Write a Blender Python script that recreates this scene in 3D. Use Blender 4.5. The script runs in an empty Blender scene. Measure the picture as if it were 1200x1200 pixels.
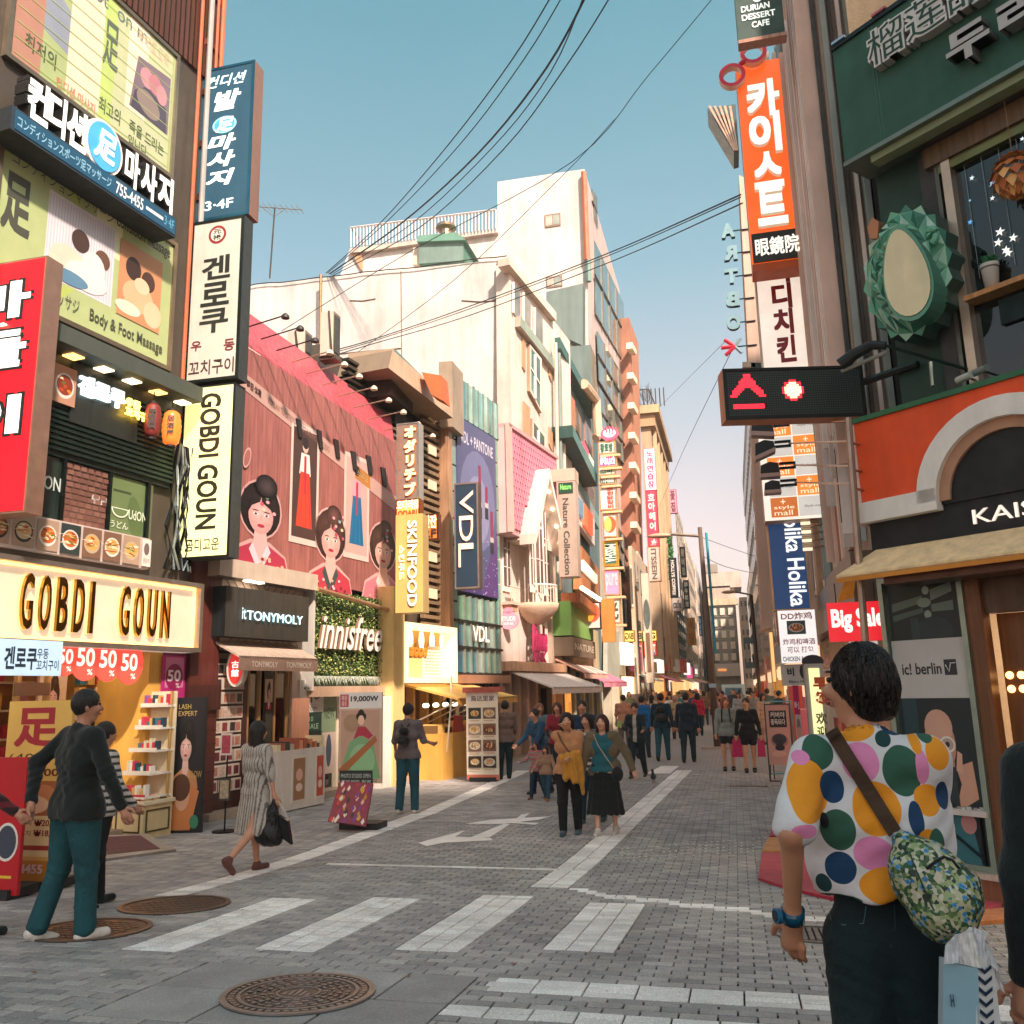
import bpy,math,random
import numpy as np
from mathutils import Matrix,Vector
random.seed(7)
SC=bpy.context.scene
COL=SC.collection

# ------------------------------------------------------------------ camera, sky, sun, exposure
CAM_H=1.55
def _cal():
    c=np.array([600.,600.]); vY=np.array([860.,803.]); vZ=np.array([480.,-4450.])
    f=math.sqrt(-(vY-c)@(vZ-c))
    ray=lambda x,y:np.array([(x-600)/f,-(y-600)/f,-1.0])
    Y=ray(*vY); Y /= np.linalg.norm(Y); Z=ray(*vZ); Z /= np.linalg.norm(Z)
    Z=Z-(Z @ Y)*Y; Z /= np.linalg.norm(Z); X=np.cross(Y,Z)
    return f,np.array([X,Y,Z])
FOC,ROT=_cal()
cam_data=bpy.data.cameras.new('camera'); cam=bpy.data.objects.new('camera',cam_data); COL.objects.link(cam)
m4=Matrix([list(ROT[i])+[0.0]for i in range(3)]+[[0,0,0,1]]); m4[2][3]=CAM_H
cam.matrix_world=m4
cam_data.sensor_width=36; cam_data.lens=FOC/1200*36; cam_data.clip_start=.05; cam_data.clip_end=3000
SC.camera=cam

SUN_EL,SUN_AZ=math.radians(40),math.radians(142)
W=bpy.data.worlds.new('World'); SC.world=W; W.use_nodes=True
def build_world():
    nt=W.node_tree; nt.nodes.clear(); N=nt.nodes.new; L=nt.links.new
    out=N('ShaderNodeOutputWorld'); bg=N('ShaderNodeBackground'); bg.inputs['Strength'].default_value=.15
    sky=N('ShaderNodeTexSky'); sky.sky_type='NISHITA'; sky.sun_disc=False
    sky.sun_elevation=SUN_EL; sky.sun_rotation=SUN_AZ; sky.air_density=1.0; sky.dust_density=3.0; sky.ozone_density=1.0
    tc=N('ShaderNodeTexCoord'); sp=N('ShaderNodeSeparateXYZ'); L(tc.outputs['Generated'],sp.inputs[0])
    cr=N('ShaderNodeValToRGB'); L(sp.outputs['Z'],cr.inputs[0])
    e=cr.color_ramp.elements
    SKY=[(0.0,(3.0,1.7,1.15)),(.17,(2.5,1.45,.85)),(.28,(1.5,1.2,.72)),(.45,(.55,1.0,.76)),(.66,(.12,.78,.64)),(1,(.12,.75,.6))]
    for i,(p,c)in enumerate(SKY):
        k=e[i]if i<2 else e.new(p)
        k.position=p; k.color=tuple(v/5 for v in c)+(1,)
    sc_=N('ShaderNodeVectorMath'); sc_.operation='SCALE'; sc_.inputs['Scale'].default_value=5.0; L(cr.outputs[0],sc_.inputs[0])
    mx=N('ShaderNodeMix'); mx.data_type='RGBA'; mx.inputs['Factor'].default_value=.65
    L(sky.outputs[0],mx.inputs['A']); L(sc_.outputs[0],mx.inputs['B'])
    nz=N('ShaderNodeTexNoise'); nz.inputs['Scale'].default_value=1.6; nz.inputs['Detail'].default_value=5; L(tc.outputs['Generated'],nz.inputs[0]); mr=N('ShaderNodeMapRange'); mr.inputs[3].default_value=.90; mr.inputs[4].default_value=1.10; L(nz.outputs['Fac'],mr.inputs[0]); s2=N('ShaderNodeVectorMath'); s2.operation='SCALE'; L(mx.outputs['Result'],s2.inputs[0]); L(mr.outputs[0],s2.inputs['Scale'])
    L(s2.outputs[0],bg.inputs['Color']); L(bg.outputs[0],out.inputs[0])
build_world()
sd=bpy.data.lights.new('sun','SUN'); sd.energy=3.0; sd.angle=math.radians(3); sd.color=(1,.83,.71)
sun=bpy.data.objects.new('sun',sd); COL.objects.link(sun)
sv=Vector((math.sin(SUN_AZ)*math.cos(SUN_EL),math.cos(SUN_AZ)*math.cos(SUN_EL),math.sin(SUN_EL)))
sun.rotation_euler=sv.to_track_quat('Z','Y').to_euler(); sun.location=(-20,-30,40)
SC.view_settings.view_transform='Standard'; SC.view_settings.look='None'; SC.view_settings.gamma=1
SC.view_settings.use_curve_mapping=False; SC.view_settings.exposure=1.5
SC.cycles.max_bounces=6; SC.cycles.transparent_max_bounces=8; SC.cycles.use_denoising=True

# ------------------------------------------------------------------ geometry of the place
def gz(y):
    t=min(max((y-1.5)/9.5,0),1); return-0.40*t*t*(3-2*t)
def dirpx(px,py):
    return ROT @ np.array([(px-600)/FOC,-(py-600)/FOC,-1.0])
def G(px,py,dz=0):
    v=dirpx(px,py); lo,hi=.3,400
    for _ in range(50):
        m=(lo+hi)/2
        if v[2]*m+CAM_H>gz(v[1]*m)+dz:lo=m
        else:hi=m
    p=v*lo; return np.array([p[0],p[1],gz(p[1])+dz])
class PL:
    """vertical plane: s runs to the right as seen from the street, z up, o out of the wall"""
    def __init__(s,ox,oy,az):
        a=math.radians(az); s.o=np.array([ox,oy,0.]); s.d=np.array([math.sin(a),math.cos(a),0]); s.n=np.array([math.cos(a),-math.sin(a),0])
    def w(s,u,z,o=0):
        return s.o+s.d*u+s.n*o+np.array([0,0,z])
    def uv(s,px,py,o=0):
        v=dirpx(px,py); c=np.array([0,0,CAM_H]); q=s.o+s.n*o
        t=((q-c)@ s.n)/(v @ s.n); p=c+t*v
        return float((p-q)@ s.d),float(p[2])
    def R(s,x0,y0,x1,y1,o=0):
        a=s.uv(x0,y0,o); b=s.uv(x1,y1,o); return(a[0],b[0],b[1],a[1])
def YP(y):return PL(0,y,90)
LA=PL(-8.6,12.5,6.5); LB=PL(-8.5,13.2,8.8); LC=PL(-6.07,28.87,1.6)
RA=PL(1.6,9.3,131.5); RB=PL(1.32,9.62,180)

def C(h,k=1.0):
    if isinstance(h,tuple):return h
    h=h.lstrip('#'); h=h if len(h)==6 else ''.join(c*2 for c in h); v=[int(h[i:i+2],16)/255 for i in(0,2,4)]
    return tuple(min(1,(x/12.92 if x<=.04045 else((x+.055)/1.055)**2.4)*k)for x in v)

# ------------------------------------------------------------------ materials (colour comes from the face's own paint)
_M={}
def mat(kind):
    if kind in _M:return _M[kind]
    m=bpy.data.materials.new(kind); m.use_nodes=True; nt=m.node_tree; nt.nodes.clear(); N=nt.nodes.new; L=nt.links.new
    out=N('ShaderNodeOutputMaterial'); b=N('ShaderNodeBsdfPrincipled'); L(b.outputs[0],out.inputs[0]); I=b.inputs
    at=N('ShaderNodeAttribute'); at.attribute_name='Col'
    tc=N('ShaderNodeTexCoord')
    def noise(scale,det=4,stretch=None,rough=.6):
        n=N('ShaderNodeTexNoise'); n.inputs['Scale'].default_value=scale; n.inputs['Detail'].default_value=det; n.inputs['Roughness'].default_value=rough
        if stretch:
            mp=N('ShaderNodeMapping'); mp.inputs['Scale'].default_value=stretch; L(tc.outputs['Object'],mp.inputs[0]); L(mp.outputs[0],n.inputs[0])
        else:L(tc.outputs['Object'],n.inputs[0])
        return n.outputs['Fac']
    def vary(col,fac,lo,hi,a=.3,bb=.7):
        r=N('ShaderNodeMapRange'); r.inputs[1].default_value=a; r.inputs[2].default_value=bb; r.inputs[3].default_value=lo; r.inputs[4].default_value=hi; L(fac,r.inputs[0])
        v=N('ShaderNodeVectorMath'); v.operation='SCALE'; L(col,v.inputs[0]); L(r.outputs[0],v.inputs['Scale']); return v.outputs[0]
    def bump(fac,st,dist=.01):
        bp=N('ShaderNodeBump'); bp.inputs['Strength'].default_value=st; bp.inputs['Distance'].default_value=dist; L(fac,bp.inputs['Height']); L(bp.outputs[0],I['Normal'])
    def rough(fac,lo,hi):
        r=N('ShaderNodeMapRange'); r.inputs[1].default_value=.3; r.inputs[2].default_value=.7; r.inputs[3].default_value=lo; r.inputs[4].default_value=hi; L(fac,r.inputs[0]); L(r.outputs[0],I['Roughness'])
    col=at.outputs['Color']
    if kind=='paint':
        c=vary(col,noise(1.3),.86,1.08); c=vary(c,noise(5,5,(1,1,.18)),.88,1.06); L(c,I['Base Color']); rough(noise(6),.45,.7); bump(noise(40),.12)
    elif kind=='plaster':
        c=vary(col,noise(.5,6),.82,1.06); c=vary(c,noise(2.2,7,(1,1,.1)),.72,1.06); c=vary(c,noise(.9,8),.86,1.03,.25,.5); c=vary(c,noise(25,3),.93,1.05); L(c,I['Base Color']); I['Roughness'].default_value=.9; bump(noise(18,6),.35,.02)
    elif kind=='wood':
        c=vary(col,noise(7,6,(3,3,.14)),.62,1.25); c=vary(c,noise(1.2),.85,1.1); L(c,I['Base Color']); rough(noise(8),.3,.55); bump(noise(20,4,(3,3,.1)),.2)
    elif kind=='metal':
        c=vary(col,noise(4),.85,1.1); L(c,I['Base Color']); I['Metallic'].default_value=.75; rough(noise(9),.28,.5)
    elif kind=='steel':
        c=vary(col,noise(2,5,(1,1,.2)),.7,1.1); L(c,I['Base Color']); I['Metallic'].default_value=.3; I['Roughness'].default_value=.5; bump(noise(30),.1)
    elif kind=='gold':
        L(col,I['Base Color']); I['Metallic'].default_value=1; I['Roughness'].default_value=.18
    elif kind=='cloth':
        c=vary(col,noise(9,5),.78,1.15); c=vary(c,noise(300,2),.9,1.1); L(c,I['Base Color']); I['Roughness'].default_value=.95
        I['Sheen Weight'].default_value=.15; bump(noise(11,5,(1,1,.6)),.65,.03)
    elif kind=='denim':
        c=vary(col,noise(6,5,(1,1,.5)),.7,1.35); c=vary(c,noise(350,2),.85,1.15); L(c,I['Base Color']); I['Roughness'].default_value=.9; bump(noise(14,5),.7,.03)
    elif kind=='skin':
        c=vary(col,noise(14,4),.9,1.08); L(c,I['Base Color']); I['Roughness'].default_value=.5; I['Subsurface Weight'].default_value=.08; I['Subsurface Radius'].default_value=(.02,.008,.005); bump(noise(120),.08)
    elif kind=='hair':
        c=vary(col,noise(60,3,(1,1,.08)),.5,1.5); L(c,I['Base Color']); I['Roughness'].default_value=.5; bump(noise(90,2,(1,1,.05)),.9,.02)
    elif kind=='print':
        c=vary(col,noise(3),.93,1.05); L(c,I['Base Color']); I['Roughness'].default_value=.42
    elif kind=='photo':
        c=vary(col,noise(22,5),.6,1.3); L(c,I['Base Color']); I['Roughness'].default_value=.35
    elif kind=='gloss':
        L(vary(col,noise(3),.9,1.05),I['Base Color']); I['Roughness'].default_value=.12; bump(noise(8),.05)
    elif kind=='plasticbag':
        L(col,I['Base Color']); I['Roughness'].default_value=.18; bump(noise(24,3,(1,1,.3)),1.0,.05)
    elif kind=='stone':
        oi=N('ShaderNodeObjectInfo')
        c=vary(col,noise(2.2,6),.80,1.15); c=vary(c,noise(90,3),.72,1.25); c=vary(c,noise(.45,6),.80,1.12); vo=N('ShaderNodeTexVoronoi'); vo.inputs['Scale'].default_value=2.3; L(tc.outputs['Object'],vo.inputs[0]); c=vary(c,vo.outputs['Distance'],.62,1.0,.035,.06); L(c,I['Base Color']); rough(noise(5),.6,.9); bump(noise(160,2),.3,.004)
    elif kind in('lit','glow','blaze'):
        c=vary(col,noise(2.5),.9,1.06); L(c,I['Base Color']); L(c,I['Emission Color']); I['Emission Strength'].default_value={'lit':.45,'glow':1.6,'blaze':5}[kind]; I['Roughness'].default_value=.4
    elif kind=='window':
        c=vary(col,noise(.9,3),.6,1.4); L(c,I['Base Color']); I['Roughness'].default_value=.05; I['Specular IOR Level'].default_value=.9; bump(noise(.8,2),.12,.05)
    elif kind=='pane':
        nt.nodes.remove(b); g=N('ShaderNodeBsdfGlossy'); g.inputs['Roughness'].default_value=.03; t=N('ShaderNodeBsdfTransparent'); t.inputs[0].default_value=(.86,.93,.9,1)
        fr=N('ShaderNodeFresnel'); fr.inputs[0].default_value=1.5; mx=N('ShaderNodeMixShader')
        ad=N('ShaderNodeMath'); ad.operation='ADD'; ad.inputs[1].default_value=.06; L(fr.outputs[0],ad.inputs[0]); L(ad.outputs[0],mx.inputs[0]); L(t.outputs[0],mx.inputs[1]); L(g.outputs[0],mx.inputs[2]); L(mx.outputs[0],out.inputs[0])
    elif kind=='leaf':
        c=vary(col,noise(15),.6,1.4); L(c,I['Base Color']); I['Roughness'].default_value=.5
    elif kind=='brickwall':
        bt=N('ShaderNodeTexBrick'); mp=N('ShaderNodeMapping'); mp.inputs['Rotation'].default_value=(math.pi/2,0,0); L(tc.outputs['Object'],mp.inputs[0]); L(mp.outputs[0],bt.inputs[0])
        bt.inputs['Scale'].default_value=4; bt.inputs['Mortar Size'].default_value=.012
        L(col,bt.inputs['Color1']); L(vary(col,noise(3),.6,.9),bt.inputs['Color2']); L(vary(col,noise(3),.3,.4),bt.inputs['Mortar']); L(bt.outputs[0],I['Base Color']); I['Roughness'].default_value=.85
    elif kind=='paving':
        bt=N('ShaderNodeTexBrick'); L(tc.outputs['Object'],bt.inputs[0]); bt.inputs['Scale'].default_value=1; bt.inputs['Brick Width'].default_value=.2; bt.inputs['Row Height'].default_value=.1; bt.inputs['Mortar Size'].default_value=.006; bt.inputs['Mortar Smooth'].default_value=.3
        L(vary(col,noise(2),.9,1.1),bt.inputs['Color1']); L(vary(col,noise(3),.75,.95),bt.inputs['Color2']); L(vary(col,noise(3),.4,.5),bt.inputs['Mortar']); L(bt.outputs[0],I['Base Color']); I['Roughness'].default_value=.8
    elif kind=='floral':
        v1=N('ShaderNodeTexVoronoi'); v1.inputs['Scale'].default_value=52; L(tc.outputs['Object'],v1.inputs[0])
        r1=N('ShaderNodeValToRGB'); L(v1.outputs['Distance'],r1.inputs[0]); e=r1.color_ramp.elements; e[0].color=(.01,.02,.08,1); e[0].position=.08; e[1].color=(.03,.22,.45,1); e[1].position=.2; k=e.new(.31); k.color=(.08,.3,.55,1)
        v2=N('ShaderNodeTexVoronoi'); v2.inputs['Scale'].default_value=105; L(tc.outputs['Object'],v2.inputs[0])
        sep=N('ShaderNodeSeparateColor'); L(v2.outputs['Color'],sep.inputs[0])
        r2=N('ShaderNodeValToRGB'); L(sep.outputs[0],r2.inputs[0]); r2.color_ramp.interpolation='CONSTANT'
        e=r2.color_ramp.elements; e[0].color=(.03,.09,.03,1); e[0].position=0; e[1].position=.22; e[1].color=(.45,.43,.27,1)
        for p_,c_ in((.42,(.10,.17,.05)),(.55,(.015,.03,.02)),(.68,(.30,.36,.16)),(.82,(.55,.52,.40)),(.93,(.02,.15,.30))):k=e.new(p_); k.color=c_+(1,)
        s1=N('ShaderNodeSeparateColor'); L(v1.outputs['Color'],s1.inputs[0])
        c1=N('ShaderNodeMath'); c1.operation='LESS_THAN'; c1.inputs[1].default_value=.36; L(v1.outputs['Distance'],c1.inputs[0])
        c2=N('ShaderNodeMath'); c2.operation='LESS_THAN'; c2.inputs[1].default_value=.42; L(s1.outputs[1],c2.inputs[0])
        mu=N('ShaderNodeMath'); mu.operation='MULTIPLY'; L(c1.outputs[0],mu.inputs[0]); L(c2.outputs[0],mu.inputs[1])
        mx=N('ShaderNodeMix'); mx.data_type='RGBA'; L(mu.outputs[0],mx.inputs['Factor']); L(r2.outputs[0],mx.inputs['A']); L(r1.outputs[0],mx.inputs['B']); L(mx.outputs['Result'],I['Base Color'])
        I['Roughness'].default_value=.55; bump(noise(16,4),.5,.02)
    m.diffuse_color=(.5,.5,.5,1); _M[kind]=m; return m

# ------------------------------------------------------------------ objects
def tag(o,label=None,cat=None,group=None,kind=None):
    if label:o['label']=label
    if cat:o['category']=cat
    if group:o['group']=group
    if kind:o['kind']=kind
    return o
def thing(name,label,cat,loc=(0,0,0),group=None):
    o=bpy.data.objects.new(name,None); COL.objects.link(o); o.location=tuple(float(v)for v in loc); o.empty_display_size=.2
    return tag(o,label,cat,group)
def root_loc(o):
    v=np.zeros(3)
    while o is not None:v+=np.array(o.location); o=o.parent
    return v
class MB:
    def __init__(s):s.v=[]; s.f=[]; s.c=[]
    def _n(s):return len(s.v)
    def face(s,pts,col):
        b=len(s.v); s.v+=[tuple(p)for p in pts]; s.f.append(tuple(range(b,b+len(pts)))); s.c.append(C(col)); return s
    def prism(s,front,vec,col,side=None,back=False):
        n=len(front); b=len(s.v); vec=np.array(vec); side=C(side or col); col=C(col)
        s.v+=[tuple(p)for p in front]+[tuple(np.array(p)+vec)for p in front]
        s.f.append(tuple(range(b,b+n))); s.c.append(col)
        for i in range(n):
            j=(i+1)%n; s.f.append((b+i,b+n+i,b+n+j,b+j)); s.c.append(side)
        if back:s.f.append(tuple(range(b+2*n-1,b+n-1,-1))); s.c.append(side)
        return s
    def slab(s,p,r,o0,o1,col,side=None,back=True):
        a,b,z0,z1=r
        return s.prism([p.w(a,z0,o1),p.w(b,z0,o1),p.w(b,z1,o1),p.w(a,z1,o1)],-p.n*(o1-o0),col,side,back)
    def quad(s,p,px,o0,o1,col,side=None,back=True):
        f=[p.w(*p.uv(x,y,o1),o1)for x,y in px]
        return s.prism(f,-p.n*(o1-o0),col,side,back)
    def frame(s,p,r,w,o0,o1,col):
        a,b,z0,z1=r
        s.slab(p,(a,b,z0,z0+w),o0,o1,col); s.slab(p,(a,b,z1-w,z1),o0,o1,col)
        s.slab(p,(a,a+w,z0+w,z1-w),o0,o1,col); return s.slab(p,(b-w,b,z0+w,z1-w),o0,o1,col)
    def box(s,x0,x1,y0,y1,z0,z1,col):
        return s.slab(PL(0,y1,90),(x0,x1,z0,z1),0,y1-y0,col)
    def tube(s,pts,r,col,n=6,r2=None,cap=True):
        pts=[np.array(p,float)for p in pts]; col=C(col); base=len(s.v); m=len(pts)
        for i,p in enumerate(pts):
            t=(pts[min(i+1,m-1)]-pts[max(i-1,0)]); t /=(np.linalg.norm(t)+1e-9)
            u=np.cross(t,[0,0,1.]);
            if np.linalg.norm(u)<.05:u=np.cross(t,[1.,0,0])
            u /= np.linalg.norm(u); w=np.cross(t,u); rr=r if r2 is None else r+(r2-r)*i/max(m-1,1)
            for k in range(n):
                a=2*math.pi*k/n; s.v.append(tuple(p+u*math.cos(a)*rr+w*math.sin(a)*rr))
        for i in range(m-1):
            for k in range(n):
                k2=(k+1)%n; s.f.append((base+i*n+k,base+(i+1)*n+k,base+(i+1)*n+k2,base+i*n+k2)); s.c.append(col)
        if cap:
            s.f.append(tuple(base+k for k in range(n))); s.c.append(col); s.f.append(tuple(base+(m-1)*n+n-1-k for k in range(n))); s.c.append(col)
        return s
    def lathe(s,c,prof,col,n=16,axis=2,sc=(1,1)):
        c=np.array(c,float); col=C(col); base=len(s.v)
        for r,h in prof:
            for k in range(n):
                a=2*math.pi*k/n; q=[math.cos(a)*r*sc[0],math.sin(a)*r*sc[1],h]
                if axis==1:q=[q[0],-q[2],q[1]]
                s.v.append(tuple(c+q))
        for i in range(len(prof)-1):
            for k in range(n):
                k2=(k+1)%n; s.f.append((base+i*n+k,base+i*n+k2,base+(i+1)*n+k2,base+(i+1)*n+k)); s.c.append(col)
        s.f.append(tuple(base+n-1-k for k in range(n))); s.c.append(col)
        s.f.append(tuple(base+(len(prof)-1)*n+k for k in range(n))); s.c.append(col); return s
    def ball(s,c,r,col,n=10,m=7):
        r=(r,r,r)if not hasattr(r,'__len__')else r
        pr=[(math.sin(math.pi*(i+.001)/(m+.002)),-math.cos(math.pi*i/m))for i in range(m+1)]
        c=np.array(c,float); base=len(s.v); col=C(col)
        for a,h in pr:
            for k in range(n):
                t=2*math.pi*k/n; s.v.append((c[0]+r[0]*a*math.cos(t),c[1]+r[1]*a*math.sin(t),c[2]+r[2]*h))
        for i in range(m):
            for k in range(n):
                k2=(k+1)%n; s.f.append((base+i*n+k,base+i*n+k2,base+(i+1)*n+k2,base+(i+1)*n+k)); s.c.append(col)
        return s
    def disc(s,p,u,z,o,r,col,n=24,rz=None,th=.0):
        rz=rz or r; f=[p.w(u+r*math.cos(2*math.pi*k/n),z+rz*math.sin(2*math.pi*k/n),o)for k in range(n)]
        return s.prism(f,-p.n*(th or .002),col,None,th>0)
    def build(s,name,kind='paint',parent=None,smooth=False):
        me=bpy.data.meshes.new(name); off=root_loc(parent)
        v=np.array(s.v,dtype=np.float64).reshape(-1,3)-off
        me.from_pydata(v.tolist(),[],s.f); setcol(me,s.c)
        if smooth:me.polygons.foreach_set('use_smooth',[True]*len(s.f))
        me.materials.append(mat(kind)if isinstance(kind,str)else kind)
        o=bpy.data.objects.new(name,me); COL.objects.link(o); o.parent=parent
        return o
def setcol(me,cols,pervert=False):
    at=me.color_attributes.new('Col','FLOAT_COLOR','POINT' if pervert else 'CORNER')
    cols=np.array(cols,dtype=np.float32).reshape(-1,3)
    if not pervert:
        n=np.empty(len(me.polygons),dtype=np.int32); me.polygons.foreach_get('loop_total',n); cols=np.repeat(cols,n,axis=0)
    at.data.foreach_set('color',np.hstack([cols,np.ones((len(cols),1),np.float32)]).ravel())
def solo(mb,name,kind,label,cat,group=None,k=None,at=None):
    o=mb.build(name,kind)
    if at is not None:
        off=Vector(tuple(float(v)for v in at)); o.data.transform(Matrix.Translation(-off)); o.location=off
    return tag(o,label,cat,group,k)

# ------------------------------------------------------------------ writing
_TC={}
def glyphs(txt,bold=0.0,shear=0.0):
    cap=.012 if bold>0 else bold; xtra=max(0,bold-cap); bold=cap
    key=(txt,bold,shear,xtra)
    if key in _TC:return _TC[key]
    cu=bpy.data.curves.new('t','FONT'); cu.body=txt; cu.size=1; cu.offset=bold; cu.shear=shear; cu.resolution_u=3
    ob=bpy.data.objects.new('t',cu); me=bpy.data.meshes.new_from_object(ob)
    v=np.array([tuple(x.co)for x in me.vertices]).reshape(-1,3)[:,:2]; f=[tuple(p.vertices)for p in me.polygons]
    bpy.data.objects.remove(ob); bpy.data.curves.remove(cu); bpy.data.meshes.remove(me)
    if xtra>0 and len(v):
        d=xtra*.62; V=[v]; F=list(f)
        for k,(a,b)in enumerate(((d,d),(-d,d),(d,-d),(-d,-d))):F+=[tuple(i+len(v)*(k+1)for i in q)for q in f]; V.append(v+[a,b])
        v=np.vstack(V); f=F
    _TC[key]=(v,f); return v,f
LAYER=[None]
def text_geo(txt,bold=0.0,vert=False,rot=0,shear=0.0):
    if vert:
        V=[]; F=[]; y=0; LY=[]
        for ch in txt:
            if ch==' ':y-=.5; continue
            v,f=glyphs(ch,bold,shear)
            if not len(v):continue
            LY+=[k*(5 if bold>.012 else 1)//len(v)for k in range(len(v))]; b=sum(len(q)for q in V); cx=(v[:,0].min()+v[:,0].max())/2
            h=v[:,1].max()-v[:,1].min()
            V.append(v-[cx,v[:,1].max()]+[0,y]); F+=[tuple(i+b for i in q)for q in f]; y-=max(h,.35)+.16
        v=np.vstack(V); f=F
    else:v,f=glyphs(txt,bold,shear); LY=[k*(5 if bold>.012 else 1)//len(v)for k in range(len(v))]
    LAYER[0]=LY
    if rot==-90:v=np.stack([v[:,1],-v[:,0]],1)
    if rot==90:v=np.stack([-v[:,1],v[:,0]],1)
    if rot=='mirror':v=np.stack([-v[:,0],v[:,1]],1); f=[tuple(reversed(q))for q in f]
    return v,f
def T(txt,p,r,o,col,parent,kind='print',name='lettering',depth=.0,side=None,bold=.0,vert=False,rot=0,shear=0.0,tilt=None,mb=None):
    """writing fitted into rectangle r of plane p; depth gives raised letters. tilt: four seen corners instead of r"""
    v,f=text_geo(txt,bold,vert,rot,shear)
    if not len(v):return None
    lo=v.min(0); hi=v.max(0); q=(v-lo)/np.maximum(hi-lo,1e-6)
    a,b,z0,z1=r
    if mb is None:out=MB()
    else:out=mb
    base=len(out.v); ly=LAYER[0]; pts=[p.w(a+(b-a)*x,z0+(z1-z0)*y,o+.0005*ly[i])for i,(x,y)in enumerate(q)]
    out.v+=[tuple(x)for x in pts]
    cc=C(col); out.f+=[tuple(i+base for i in ff)for ff in f]; out.c+=[cc]*len(f)
    if depth>0:
        n=len(pts); out.v+=[tuple(x-p.n*depth)for x in pts]; sc_=C(side or col); es={}
        for ff in f:
            for i in range(len(ff)):
                e=(ff[i],ff[(i+1)%len(ff)]); es[e]=es.get(e,0)+1
        for(i,j)in es:
            if(j,i)not in es:out.f.append((base+i,base+n+i,base+n+j,base+j)); out.c.append(sc_)
    if mb is None:return out.build(name,kind,parent)

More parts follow.
